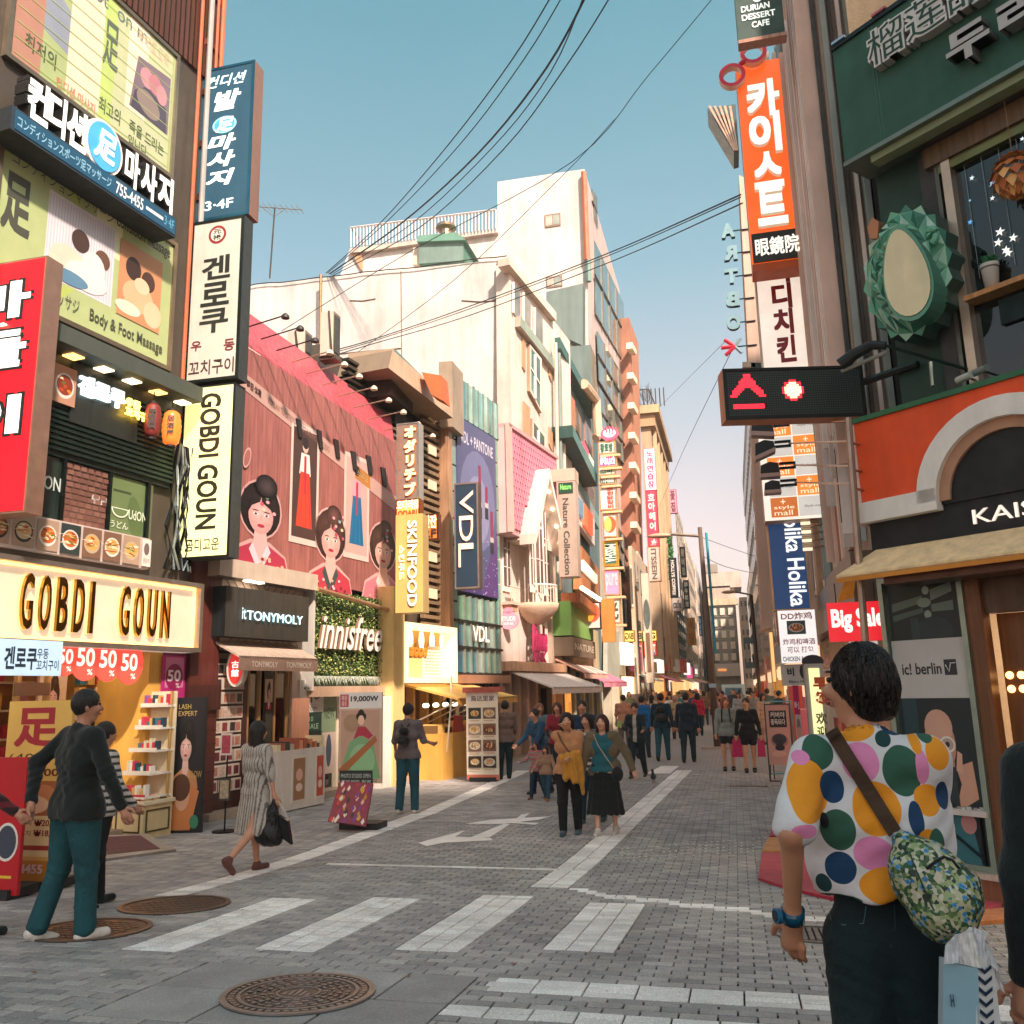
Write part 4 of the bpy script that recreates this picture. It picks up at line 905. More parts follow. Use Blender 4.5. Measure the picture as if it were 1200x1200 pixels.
# hanging signs of the massage building
t,p,r=psign('hanging_sign','tall blue lightbox sign with white Korean letters, highest on the left',12.4,(235,84,292,251),'#1f5068','#8d6a5c',.30,rim=.05,rimcol='#1f5f78',bracket=.35)
T('컨디션',p,rr(r,.14,.86,.86,.94),.02,'#d8ecec',t,'lit',bold=.02,shear=.25)
for i,ch in enumerate('발'):T(ch,p,rr(r,.30,.70,.78,.83),.02,'#eef6f2',t,'lit',bold=.05,shear=.2)
MB().disc(p,r[0]+(r[1]-r[0])*.5,r[2]+(r[3]-r[2])*.605,.016,.24,'#7fb8cc',24,.17).build('oval','lit',t); MB().disc(p,r[0]+(r[1]-r[0])*.5,r[2]+(r[3]-r[2])*.605,.018,.20,'#3a86a4',24,.14).build('oval','lit',t)
T('足',p,rr(r,.34,.56,.66,.65),.021,'#eef6f2',t,'lit',bold=.04,shear=.2)
for ch,v in(('마',.44),('사',.33),('지',.21)):T(ch,p,rr(r,.22,v,.72,v+.10),.02,'#eef6f2',t,'lit',bold=.05,shear=.2)
T('3·4F',p,rr(r,.22,.06,.72,.12),.02,'#d8ecec',t,'lit',bold=.02)
t,p,r=psign('hanging_sign','pale sign with brush-style black Korean letters under a red ring, left side',12.3,(226,262,279,443),'#c9c8ba','#3a3e3c',.28,rim=.05,rimcol='#26302e',bracket=.3)
q=YP(12.3); MB().disc(p,r[0]+(r[1]-r[0])*.5,r[2]+(r[3]-r[2])*.90,.015,.17,'#8c2c30',26).build('ring','print',t); MB().disc(p,r[0]+(r[1]-r[0])*.5,r[2]+(r[3]-r[2])*.90,.017,.125,'#d8d6c8',26).build('ring_centre','print',t); T('元祿',p,rr(r,.42,.865,.58,.935),.019,'#4a3a38',t,vert=True,bold=.02)
for ch,v in(('겐',.62),('로',.455),('쿠',.29)):T(ch,p,rr(r,.24,v,.78,v+.145),.018,'#242a26',t,bold=.03)
T('우',p,rr(r,.10,.19,.30,.25),.018,'#7a2c34',t,bold=.02); T('동',p,rr(r,.72,.17,.92,.24),.018,'#7a2c34',t,bold=.02); T('꼬치구이',p,rr(r,.08,.04,.92,.13),.018,'#4a2c30',t,bold=.01)
t,p,r=psign('hanging_sign','pale yellow lightbox sign lettered sideways in English, lowest on the left',12.35,(217,455,268,652),'#dcd592','#3c403c',.30,rim=.03,rimcol='#2c302c',kind='lit',bracket=.3)
T('GOBDI GOUN',p,rr(r,.34,.16,.74,.95),.016,'#2c2a22',t,bold=.035,rot=-90); T('곰디고운',p,rr(r,.18,.04,.82,.11),.016,'#2c2a22',t,bold=.01)
# big red sign at the very edge
p=YP(8.7); r=p.R(-60,318,29,600); t=thing('hanging_sign','big red sign with white outlined letters at the left edge of the view','sign',p.w(r[0],r[2]))
MB().slab(p,r,-.28,0,'#b8917c','#b8917c').build('case','metal',t); MB().slab(p,(r[0],r[1]-.03,r[2]+.03,r[3]-.03),0,.01,'#cf1420').build('panel','lit',t)
for ch,v in(('마',.76),('들',.56),('이',.30)):T(ch,p,rr(r,.30,v,.88,v+.15),.022,'#f0ece6',t,'lit',bold=.07); T(ch,p,rr(r,.27,v-.01,.91,v+.16),.015,'#1c2020',t,bold=.13)

def banner_stand(label,y,px,face,cat='banner',foot=True):
    p=YP(y); r=p.R(*px); c=p.w((r[0]+r[1])/2,gz(y)); root=thing('banner_stand',label,cat,c)
    MB().slab(p,r,-.04,0,face).build('panel','print',root)
    if foot:
        MB().box(c[0]-.3,c[0]+.3,y-.05,y+.35,gz(y),gz(y)+.09,'#26282a').build('base','paint',root); MB().tube([p.w((r[0]+r[1])/2,gz(y)+.05,-.15),p.w((r[0]+r[1])/2,r[3]-.1,-.06)],.015,'#55585a').build('pole','metal',root)
    return root,p,r
# massage price banner
c=G(45,1044); t,p,r=banner_stand('yellow banner with a big red character and massage prices beside the man in black',c[1],(12,822,70,1036),'#e6b95c')
A_=Art(p,r,.002); A_.rect(0,.0,1,1,'#e4b85e').rect(0,.0,1,.12,'#c8862c').text('足',.12,.74,.82,.96,'#a82030',bold=.04).text('(40분)',.06,.64,.85,.71,'#4a2c20').text('₩10,000',.12,.57,.98,.62,'#6a2018',bold=.02)
A_.rect(.03,.36,.97,.55,'#b06a3a').ell(.3,.45,.2,.08,'#e0a070').ell(.65,.47,.2,.06,'#d08a58').ell(.5,.42,.25,.05,'#f0c8a0').rect(.0,.14,1,.36,'#ecd8a0').text('스포츠 마사지',.02,.305,.5,.335,'#5a3a2a').text('₩20,000',.55,.30,.98,.34,'#8c2820',bold=.02).text('발 마사지',.1,.25,.5,.28,'#5a3a2a').text('₩18,000',.55,.245,.98,.285,'#8c2820',bold=.02)
A_.poly([(.05,.185),(.22,.155),(.22,.175),(.9,.175),(.9,.2),(.22,.2),(.22,.22)],'#a8382c').text('755-4455 3F',.05,.05,.96,.10,'#e8c8c0',bold=.05).text('755-4455 3F',.05,.05,.96,.10,'#7a2430',bold=.01).build('banner_print',t)
c=G(2,1052); t,p,r=banner_stand('red banner with yellow marks cut off by the left edge, lower left',c[1]-.1,(-40,888,19,1050),'#c01824')
A_=Art(p,r,.002); A_.ell(.78,.38,.18,.14,'#e8e0d8').ell(.78,.38,.15,.12,'#404858').poly([(.1,.3),(.5,.25),(.6,.5),(.3,.6)],'#d83838').rect(.6,.12,.9,.14,'#e8c040').build('banner_print',t)
# white lit banner over the doorway
r=LA.R(0,748,71,792,.5); r=(-5.2,r[1],r[2],r[3]); t=thing('shop_banner','bluish white lit sign with brush lettering hanging under the gold sign','sign',LA.w(r[1],r[2],.3)); MB().slab(LA,r,.42,.5,'#93a8b8','#8a98a4').build('panel','lit',t)
T('겐로쿠',LA,LA.R(6,757,42,785,.5),.503,'#22303c',t,bold=.04); T('우동\n꼬치구이',LA,LA.R(44,760,68,786,.5),.503,'#2a3a48',t,bold=.01)
# round sale discs
for i,(x,y)in enumerate(((77,770),(101,771),(127,773),(152,777))):
    q=LA.uv(x,y,.2); rad=.27 if i else .22; t=thing('sale_disc',['leftmost round red sale poster with the number 50, half behind the white banner','second round red 50 sale poster from the left, in the shop doorway','third round red 50 sale poster from the left, in the shop doorway','rightmost round red 50 sale poster, hanging lowest over the display stand'][i],'sale poster',LA.w(q[0],q[1],.2),'round sale posters')
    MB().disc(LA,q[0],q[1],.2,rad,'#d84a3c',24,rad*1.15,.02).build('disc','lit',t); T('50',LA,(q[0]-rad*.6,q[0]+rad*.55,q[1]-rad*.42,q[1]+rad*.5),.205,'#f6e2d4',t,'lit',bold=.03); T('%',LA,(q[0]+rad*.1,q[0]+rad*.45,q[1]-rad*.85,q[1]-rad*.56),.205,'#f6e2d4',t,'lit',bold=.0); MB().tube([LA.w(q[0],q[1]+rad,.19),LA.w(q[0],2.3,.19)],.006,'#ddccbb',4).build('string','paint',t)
# cosmetics display stand
def display_stand():
    c=G(166,985); z=c[2]; t=thing('display_stand','cream cabinet with sloping shelves of cosmetics in front of the left shop','display stand',c); a=PL(c[0],c[1],98); b=PL(c[0],c[1],8)
    w,d_,h=.56,.56,.47; MB().slab(a,(-w,0,z,z+h),-d_,0,'#d9c496').build('cabinet','paint',t)
    MB().slab(a,(-w-.03,.03,z+h,z+h+.05),-d_-.03,.03,'#e6d8b8').build('cabinet_top','paint',t)
    for p,r in((a,(-w+.06,-.05,z+.09,z+h-.07)),(b,(.05,d_-.05,z+.09,z+h-.07))):MB().frame(p,r,.022,.0,.012,'#4d4420').build('panel_trim','paint',t)
    top=2.06; rn=random.Random(21)
    for s_ in(-w+.02,-.05):MB().slab(a,(s_,s_+.03,z+h,z+top),-.5,-.46,'#c8a060').build('upright','wood',t)
    MB().slab(a,(-w,0,z+h,z+top),-.56,-.54,'#e8d8b8').build('back_panel','paint',t)
    for k in range(5):
        zz=z+h+.08+k*.32; o=-.02-k*.09; MB().slab(a,(-w+.02,-.02,zz,zz+.03),-.54,o,'#ece4d6').build('shelf','paint',t); MB().slab(a,(-w+.02,-.02,zz+.03,zz+.06),o-.015,o,rn.choice(['#c8384c','#e8e0d0'])).build('shelf_lip','print',t)
        for i in range(9):
            x=-w+.05+i*.053; hh=rn.uniform(.08,.17); MB().slab(a,(x,x+.042,zz+.03,zz+.03+hh),o-.12,o-.04,rn.choice(['#e8e4dc','#3c7a84','#d04858','#e0b060','#8a5a98','#2f4a58','#d8d0b0','#c83850'])).build('cosmetics_box','print',t)
    for i in range(10):x=-w+.03+(i%5)*.1; y=-.08-(i//5)*.16; MB().slab(a,(x,x+.08,z+h+.05,z+h+.12),y-.12,y,['#c83850','#f0e8e0','#b8a0a8','#d86070','#e8c8a0'][i%5]).build('cosmetics_packet','print',t)
display_stand()
# leaning black cosmetics poster
p=PL(*G(222,976)[:2],78); r=p.R(192,818,236,974); z=gz(12); t=thing('poster_stand','tall black cosmetics poster with two faces leaning by the brown pillar','poster',G(222,976)); r=(r[0]+.1,r[1],z,r[3])
MB().slab(p,r,-.05,0,'#17161a').build('frame','paint',t); A_=Art(p,r,.002); A_.rect(.04,.02,.96,.98,'#1d1a1e').text('LASH\nEXPERT',.25,.86,.75,.95,'#c8a860').woman(.5,.62,.16,.10,hair='#15120f',dress='#c88a5a',flowers=False,neck='#d89870').poly([(.1,.02),(.7,.02),(.9,.3),(.5,.4),(.2,.35)],'#d08048').ell(.45,.27,.2,.11,'#e0a888').ell(.42,.33,.24,.1,'#5a3420').ell(.8,.08,.12,.05,'#3a8060').text('GLOW',.6,.4,.95,.45,'#c8a860').build('poster_print',t)
# ramp mats
q=[G(*v)for v in((158,1008),(150,1013),(207,996),(190,990))]; t=thing('ramp','striped grey doorstep ramp with a dark red mat beside the display stand','ramp',G(170,1000))
a,b_,c_,d_=[G(*v)for v in((118,1010),(206,998),(172,988),(110,990))]; mb=MB(); f=[a+[0,0,.03],b_+[0,0,.03],c_+[0,0,.12],d_+[0,0,.12]]; mb.prism(f,(0,0,-.12),'#a89a8e','#8c8078'); mb.build('ramp_body','stone',t)
lerp=lambda P,Q,k:P+(Q-P)*k; e=lambda u,v:lerp(lerp(f[0],f[1],u),lerp(f[3],f[2],u),v)+[0,0,.004]; MB().prism([e(.1,.12)+[0,0,.004],e(.82,.12)+[0,0,.004],e(.82,.9)+[0,0,.004],e(.1,.9)+[0,0,.004]],(0,0,-.012),'#5c2220').build('mat','cloth',t)

# ---- the long pink billboard and the shops under it
def billboard_building():
    b=thing('shop_building','low brown building behind the long pink billboard with two small shops below','building',LB.w(2,-.4))
    MB().slab(LB,(.0,6.3,2.3,7.3),-6,-.15,'#5a4038','#6a564c').build('wall','paint',b); MB().slab(LB,(.0,6.3,-.5,2.3),-6,-2.4,'#caa888').build('back_wall','paint',b); MB().slab(LB,(-.1,6.4,-.5,-.28),-2.4,.25,'#b09c8a').build('floor','stone',b); MB().slab(LB,(0,6.3,2.2,2.3),-2.4,-.15,'#e0c8b0').build('ceiling','paint',b)
    # wooden pillar
    x0=LB.uv(217,900,.1)[0]; MB().slab(LB,(x0,.15,-.35,LB.uv(235,655,.1)[1]+.15),-1,.10,'#5c2c24','#47221c').build('pillar','wood',b)
    for k in range(9):MB().slab(LB,(x0-.01,.16,-.3+k*.22,-.285+k*.22),.10,.104,'#3a1c18').build('pillar_joint','wood',b)
    MB().slab(LB,(x0-.03,.17,1.35,1.75),.10,.16,'#4a2620').build('pillar_band','wood',b)
    # ledge and quilted band
    q=LB.R(258,655,372,705,.35); MB().slab(LB,(q[0],q[1],3.55,3.86),-.15,.35,'#c8b4a0','#a08c7a').build('ledge','paint',b)
    MB().slab(LB,(0.1,q[1]-.05,2.35,3.55),-.2,.05,'#c4b0a2').build('quilted_wall','paint',b)
    mb=MB(); W_=q[1]-.05
    for k in range(-8,30):
        for sgn in(1,-1):
            xa=.1+k*.2; pts=[(xa,2.35),(xa+sgn*1.2,3.55)]
            if min(pts[0][0],pts[1][0])<.12 or max(pts[0][0],pts[1][0])>W_:continue
            mb.tube([LB.w(*pts[0],.055),LB.w(*pts[1],.055)],.007,'#7c6a60',4)
    o=mb.build('quilt_lines','paint',b); o['kind']='stuff'
    for x in(294,305):c_=LB.uv(x,688,.3); MB().slab(LB,(c_[0]-.09,c_[0]+.09,3.53,3.55),.2,.32,'#ffe8c8').build('downlight','blaze',b)
    # awning of the first shop
    q=LB.R(256,768,366,800,.5); mb=MB(); s0,s1=.05,LB.uv(366,780,.5)[0]
    mb.prism([LB.w(s0,2.22,.62),LB.w(s1,2.22,.62),LB.w(s1,2.5,.05),LB.w(s0,2.5,.05)],(0,0,-.04),'#c9ae98',back=True).build('awning','cloth',b); MB().slab(LB,(s0,s1,1.98,2.22),.60,.62,'#8a6a58').build('awning_valance','cloth',b)
    T('TONYMOLY',LB,(s1-.95,s1-.2,2.04,2.14),.622,'#c8b8a8',b,bold=.02); T('TONYMOLY',LB,(s0+.3,s0+1.0,2.04,2.14),.622,'#c8b8a8',b,bold=.02)
    # shopfront one: glass, frames, interior shelves
    sA=LB.uv(290,880)[0]; sB=LB.uv(370,880)[0]; MB().slab(LB,(.14,sA-.02,-.3,2.2),-.3,-.02,'#4a2a24').build('photo_wall','wood',b)
    rn=random.Random(31)
    for i in range(9):
        for j in range(4):
            x=.2+j*(sA-.45)/3.6; z=.0+i*.24; an=rn.uniform(-.03,.03); MB().slab(LB,(x+an,x+an+.17,z,z+.2),-.02,.01,'#d8c8b8').build('photo_frame','paint',b); MB().slab(LB,(x+an+.025,x+an+.145,z+.03,z+.17),.01,.014,rn.choice(['#8a3c40','#b87a68','#3a3436','#c89a80','#6a2c34','#d0b0a0'])).build('photo','photo',b)
    for x in(sA,sA+.32,sA+.75,sA+1.15):MB().slab(LB,(x,x+.05,-.28,2.2),-.14,-.04,'#b88a58').build('door_frame','wood',b)
    MB().slab(LB,(sA,sA+1.2,-.28,2.2),-.10,-.09,'#223030').build('glass','pane',b)
    q=(sA+.42,sA+.70,.6,2.0); MB().slab(LB,q,-.04,-.02,'#20221f').build('door_poster','print',b); A_=Art(LB,q,-.018); A_.rect(.1,.6,.9,.9,'#c8b090').woman(.5,.72,.12,.07,flowers=False).rect(.15,.1,.85,.5,'#3a3c34').build('poster_print',b)
    for i in range(6):
        for j in range(5):MB().slab(LB,(sA+.1+j*.4,sA+.4+j*.4,-.1+i*.36,.1+i*.36),-2.3,-2.1,rn.choice(['#e8c090','#c86a50','#8aa080','#d8b8a0','#3c3836','#e0a060'])).build('goods','print',b)
    for k in range(5):MB().slab(LB,(.6+k*1.1,.9+k*1.1,2.18,2.2),-1.4,-1.1,'#fff0d8').build('ceiling_light','blaze',b)
    MB().slab(LB,(sA+1.22,sA+1.5,-.28,2.2),-.15,.0,'#d8c4b0').build('door_jamb','paint',b)
    # square logo sign and posters between the shops
    q=LB.R(352,797,379,834,.05); MB().slab(LB,q,0,.05,'#ddd6cc').build('logo_board','paint',b); A_=Art(LB,q,.052); A_.rect(.08,.25,.92,.97,'#dcd8d0').rect(.15,.72,.62,.78,'#26241f').rect(.33,.5,.39,.78,'#26241f').rect(.58,.6,.64,.95,'#26241f').rect(.58,.6,.9,.65,'#26241f').poly([(.45,.3),(.5,.3),(.5,.5),(.68,.38),(.88,.5),(.88,.55),(.68,.44),(.48,.56),(.45,.56)],'#26241f').text('TCM',.3,.06,.7,.17,'#5a5248').build('logo_print',b)
    q=LB.R(342,835,358,905,.05); MB().slab(LB,q,0,.04,'#d8a890').build('poster_board','print',b); A_=Art(LB,q,.042); A_.woman(.5,.6,.3,.14,hair='#4a2e28',dress='#e0c8c0',flowers=False).build('poster_print',b)
    q=LB.R(358,835,377,858,.06); MB().slab(LB,q,0,.05,'#1f3a30').build('chalkboard','paint',b); T('10\nSALE',LB,rr(q,.2,.2,.8,.8),.053,'#9ac0a0',b)
    q=LB.R(358,858,377,880,.06); MB().slab(LB,q,0,.05,'#1f302c').build('chalkboard','paint',b)
    q=LB.R(379,800,393,905,.05); MB().slab(LB,q,0,.04,'#7d9070').build('poster_board','print',b); A_=Art(LB,q,.042); A_.rect(0,.0,1,.45,'#c8b0a0').ell(.5,.25,.2,.18,'#3a4a58').text('NEW',.1,.6,.9,.72,'#40503c').build('poster_print',b)
    # white counters
    for px,c2,im in(((326,882,360,944),'#e6d8cc','#a87850'),((361,880,380,940),'#e8dcd0','#c8503c')):
        q=LB.R(*px,.75); z0=-.38; MB().slab(LB,(q[0],q[1],z0,.62),.25,.75,c2).build('counter','paint',b); MB().slab(LB,rr((q[0],q[1],z0,.62),.45,.1,.92,.9),.75,.76,'#e0d4c4').build('counter_poster','print',b); A_=Art(LB,rr((q[0],q[1],z0,.62),.5,.15,.88,.85),.762); A_.rect(0,0,1,1,im).ell(.5,.6,.3,.15,'#e8b0a0').ell(.5,.3,.3,.1,'#f0d0c0').build('poster_print',b)
        for i in range(7):x=q[0]+.03+i*(q[1]-q[0]-.1)/6; MB().slab(LB,(x,x+.1,.62,.62+rn.uniform(.06,.2)),.35,.7,rn.choice(['#d88a60','#e8d8b0','#c8b098','#b06048','#3a4a44'])).build('goods','print',b)
    MB().slab(LB,(sA+.9,sA+1.3,.62,1.5),.25,.35,'#e0a080').build('goods_rack','paint',b)
    # second shop: leaf wall and white front
    s0=LB.uv(365,740,.12)[0]; s1=LB.uv(453,750,.12)[0]; z1=LB.uv(368,690,.12)[1]; z0=LB.uv(452,792,.12)[1]
    MB().slab(LB,(s0,s1,z0-.22,z1),-.15,.10,'#2c4426').build('leaf_wall_board','paint',b); MB().slab(LB,(s0-.06,s0,z0-.3,z1+.1),-.1,.2,'#c8c2b8').build('white_edge','paint',b); MB().slab(LB,(s1,s1+.06,z0-.25,z1-.1),-.1,.22,'#d8d4c8').build('white_edge','paint',b)
    lf=MB()
    for k in range(5200):
        x,z,o=rn.uniform(s0,s1),z0-.15+(z1-z0+.15)*rn.random(),rn.uniform(.11,.22)
        if z<z0+.02 and rn.random()<.5:continue
        u=nrm([rn.uniform(-1,1),rn.uniform(-1,1),rn.uniform(-1,1)]); w_=nrm(np.cross(u,LB.n+[rn.uniform(-.6,.6),rn.uniform(-.6,.6),rn.uniform(-.2,.9)])); L_=rn.uniform(.03,.055); P=LB.w(x,z,o); lf.face([P,P+u*L_*.5+w_*L_*.35,P+u*L_,P+u*L_*.5-w_*L_*.35],rn.choice(['#5d7a2c','#8fa04a','#3f5c22','#a8b060','#4f6a2e','#c4bc7a']))
    o=lf.build('leaves','leaf',b); o['kind']='stuff'
    q=(LB.uv(374,735,.28)[0],LB.uv(447,750,.28)[0],LB.uv(410,762,.28)[1],LB.uv(410,722,.28)[1]); T('innisfree',LB,q,.30,'#f2ece2',b,'paint','letters',depth=.06,side='#8c6a52',bold=.01,shear=.35)
    fr=MB()
    for k in range(60):x=s0+(s1-s0)*k/60; fr.face([LB.w(x,z0-.02,.2),LB.w(x+.03,z0-.02,.2),LB.w(x+.02,z0-rn.uniform(.12,.25),.24)],'#e0e4d4')
    o=fr.build('white_fringe','print',b); o['kind']='stuff'
    MB().slab(LB,(s0,s1,z0-.42,z0-.22),-.1,.3,'#c8a488').build('lintel','paint',b)
    for x in(s0+.75,s0+1.25,s1-.5,s1-.05):MB().slab(LB,(x,x+.08,-.3,z0-.3),-.3,-.1,'#e0d0b8').build('door_post','paint',b)
    MB().slab(LB,(s0+.8,s1,-.28,z0-.42),-.2,-.19,'#334040').build('glass','pane',b)
    for i in range(4):
        for j in range(6):MB().slab(LB,(s0+.3+j*.4,s0+.6+j*.4,.0+i*.45,.28+i*.45),-2.35,-2.1,rn.choice(['#c8d0a0','#e8c8a0','#7a9468','#d8b8a0','#f0e0c8'])).build('goods','print',b)
    q=LB.R(455,718,467,796,.3); q=(q[0],q[1]+.1,q[2],q[3]); MB().slab(LB,q,.2,.3,'#e0a088').build('narrow_poster','print',b); A_=Art(LB,q,.302); A_.ell(.5,.75,.4,.12,'#e86a50').ell(.5,.3,.4,.1,'#d8c8b0').ell(.5,.5,.3,.06,'#f0b0a0').build('poster_print',b)
    return b
billboard_building()
def billboard():
    t=thing('billboard','long pink and brown billboard with portraits of women in traditional dress','billboard',LB.w(2,3.8,0)); o=.06
    MB().quad(LB,[(270,657),(464,703),(465,520),(276,398)],-.1,o,'#a0625a','#6a322c').build('panel','wood',t)
    f=[LB.w(*LB.uv(x,y,.05),.05)for x,y in((283,398),(462,521),(462,510),(286,362))]; k_=np.array([-.35,0,0]); f[2]=LB.w(*LB.uv(458,486,-.4),-.4); f[3]=LB.w(*LB.uv(285,362,-.4),-.4)
    MB().prism(f,(0,0,-.05),'#c25a62',back=True).build('sloping_top','wood',t)
    MB().quad(LB,[(276,448),(465,600),(465,583),(276,428)],o,o+.01,'#c0988c').build('white_band','print',t)
    # writing along the band
    mb=MB()
    def slant(txt,x0,x1,off0,h,col,bold=.0):
        v,f_=text_geo(txt,bold); lo=v.min(0); hi=v.max(0); q=(v-lo)/(hi-lo); base=len(mb.v); yb=lambda x:448+(600-448)*(x-276)/(465-276)
        a=LB.uv(x0,yb(x0),o+.014); b_=LB.uv(x1,yb(x1),o+.014); hh=LB.uv(x0,yb(x0)-20,o)[1]-LB.uv(x0,yb(x0),o)[1]
        mb.v+=[tuple(LB.w(a[0]+(b_[0]-a[0])*u,a[1]+(b_[1]-a[1])*u+hh*(off0+h*w_),o+.014))for u,w_ in q]; mb.f+=[tuple(i+base for i in g)for g in f_]; mb.c+=[C(col)]*len(f_)
    slant('韓服·体驗',289,306,.25,.5,'#5a3c38',.03); slant('KOREAN TRADITIONAL COSTUME PHOTO STUDIO',314,386,.3,.38,'#8a6258',.01); slant('스튜디오',419,431,.3,.4,'#e8c890',.03)
    MB().quad(LB,[(416,560),(434,574),(434,558),(416,543)],o+.01,o+.013,'#b87a3a').build('gold_tab','print',t); mb.build('lettering','print',t)
    # pictures, each in its own slice of the wall
    def pic(px,fn,name='portrait'):q=LB.R(*px,o+.012); A_=Art(LB,q,o+.012); fn(A_); A_.build(name,t)
    pic((276,515,334,670),lambda A_:(A_.woman(.50,.43,.25,.155,hair='#1f1819',skin='#e0a8a4',dress='#a83048',outline='#c89a96',neck='#d8c0c8'),A_.ell(.2,.88,.10,.06,'#c89a96',rot=60),A_.ell(.2,.88,.08,.045,'#a0625a',rot=60),A_.sell(.58,.69,.21,.10,'#151112','#4a3c3e')))
    pic((368,560,405,695),lambda A_:A_.woman(.52,.46,.30,.16,hair='#4a302c',skin='#e6b0a4',dress='#c03c4c',outline='#d8a8a0',neck='#40504c'))
    pic((433,580,464,702),lambda A_:A_.woman(.5,.45,.32,.16,hair='#4a3428',skin='#e8b4a2',dress='#d07a84',outline='#d8a8a0',neck='#e8c8c0'))
    def card(A_,skirt,coat,bg):
        A_.rect(0,0,1,1,'#d8c0b4').rect(.08,.05,.92,.96,bg).ell(.5,.82,.10,.055,'#e0b0a0').ell(.5,.85,.11,.05,'#2c2222').poly([(.30,.58),(.70,.58),(.64,.76),(.36,.76)],coat).poly([(.22,.14),(.78,.14),(.66,.60),(.34,.60)],skirt).rect(.46,.42,.54,.74,'#b82c3c')
        for i in range(6):A_.poly([(.26+i*.09,.15),(.275+i*.092,.15),(.40+i*.04,.58),(.395+i*.04,.58)],C(skirt,.7 if i%2 else 1.35))
    pic((342,492,372,642),lambda A_:card(A_,'#c8402e','#e8dcd4','#4a3430'),'hanging_picture'); pic((404,528,432,659),lambda A_:card(A_,'#1c6a94','#d89aa8','#c8a49a'),'hanging_picture')
    for x,y in((350,490),(374,503),(394,514),(414,528),(432,533),(449,547)):MB().quad(LB,[(x+1,y+22),(x+5,y+24),(x+3,y+2),(x-2,y)],o+.012,o+.05,'#2a2220').build('black_clip','print',t)
    for k in range(11):
        f_=k/10; x=288+(468-288)*f_; y=376+(510-376)*f_; P=LB.w(*LB.uv(x,y+8,.1),.1); Q=P+LB.n*.95+np.array([0,-.1,.02]); mb=MB().tube([P,Q],.014,'#d8c0a8' if k>2 else '#4a3030',5); mb.build('lamp_arm','metal',t); MB().lathe(Q-[0,0,.06],[(.03,.09),(.07,.05),(.075,0)][::-1],'#e8d8c0' if k>2 else '#33302e',10).build('lamp_head','paint',t)
    MB().tube([LB.w(*LB.uv(372,690,.35),.35),LB.w(*LB.uv(466,718,.35),.35)],.05,'#c8a078',8).build('rail','metal',t)
billboard()
# dark shop sign, round sign
q=LB.R(258,684,361,752,.38); zt_=LB.uv(258,685,.38)[1]; zb_=LB.uv(361,752,.38)[1]; t=thing('shop_sign','dark brown box sign with glowing white TONYMOLY letters','sign',LB.w(q[0],zb_,.2)); q=(LB.uv(264,720,.38)[0],q[1],zb_,zt_); MB().slab(LB,q,.08,.38,'#3d3a34','#1c2424').build('sign_box','wood',t); T('TONYMOLY',LB,(LB.uv(288,730,.40)[0],LB.uv(353,740,.40)[0],q[2]+.30,q[3]-.38),.43,'#e4f4f6',t,'lit',depth=.015,bold=.0,side='#8fd0e0'); T('it',LB,(LB.uv(282,720,.40)[0],LB.uv(287,720,.40)[0],q[2]+.30,q[3]-.34),.43,'#a8c8d0',t,'lit',bold=.02)
y_=13.4; p=YP(y_); c_=p.uv(276,783); t=thing('round_sign','small round red and white sign with two white characters hanging by the wooden pillar','sign',p.w(c_[0],c_[1])); MB().disc(p,c_[0],c_[1],0,.17,'#e6d8c8',28,.31,.12).build('case','paint',t); MB().disc(p,c_[0],c_[1],.008,.13,'#b52c28',28,.26).build('panel','lit',t); T('古館',p,(c_[0]-.07,c_[0]+.07,c_[1]-.14,c_[1]+.12),.014,'#f6ece2',t,'lit',vert=True,bold=.04); MB().tube([p.w(c_[0]-.3,c_[1]+.32,-.06),p.w(c_[0],c_[1]+.30,-.06)],.02,'#c8b8a8').build('bracket','metal',t)
# photo rack by the pillar
c=G(263,975); t=thing('picture_stand','small framed pictures on a thin black stand in front of the photo wall','stand',c); MB().tube([c,c+[0,0,1.35]],.012,'#222').build('pole','metal',t); MB().lathe(c,[(.18,0),(.18,.02)],'#222222',14).build('foot','metal',t)
p=YP(c[1]-.03)
for z,cc in((1.0,'#e8d8d0'),(.35,'#3c3a34')):MB().slab(p,(c[0]-.09,c[0]+.09,z-.4+.1,z-.4+.42),0,.02,cc).build('picture_frame','paint',t); MB().slab(p,(c[0]-.07,c[0]+.07,z-.4+.13,z-.4+.39),.02,.024,'#b04858' if z>.5 else '#a89a80').build('photo','photo',t)
# hanbok photo banner with the price
c=G(412,972); t,p,r=banner_stand('tall banner of a woman in a green dress playing a zither, priced 19,000W',c[1],(398,812,447,918),'#c8a890')
A_=Art(p,r,.002); A_.rect(0,0,1,1,'#cfae96').rect(0,.82,1,1,'#e4e0dc').rect(.02,.84,.22,.98,'#b82c30').text('韓服\n攝影',.05,.85,.19,.97,'#f0dcd8').text('19,000W',.27,.89,.92,.96,'#2a2424',bold=.04).rect(.05,.1,.95,.80,'#c09a84').ell(.3,.66,.2,.1,'#a8886c').ell(.52,.73,.12,.055,'#15120f').ell(.52,.77,.07,.04,'#15120f').ell(.52,.69,.075,.055,'#ecc0aa').poly([(.25,.35),(.45,.62),(.62,.62),(.8,.52),(.7,.48),(.55,.52),(.35,.3)],'#b03048').poly([(.0,.05),(.25,.45),(.5,.52),(.8,.45),(.98,.05)],'#7aa878').ell(.55,.25,.3,.18,'#8fbc8c').poly([(.0,.15),(.85,.52),(.9,.46),(.05,.06)],'#a8683c').lines(.1,.01,.9,.05,2,'#604840').build('banner_print',t)
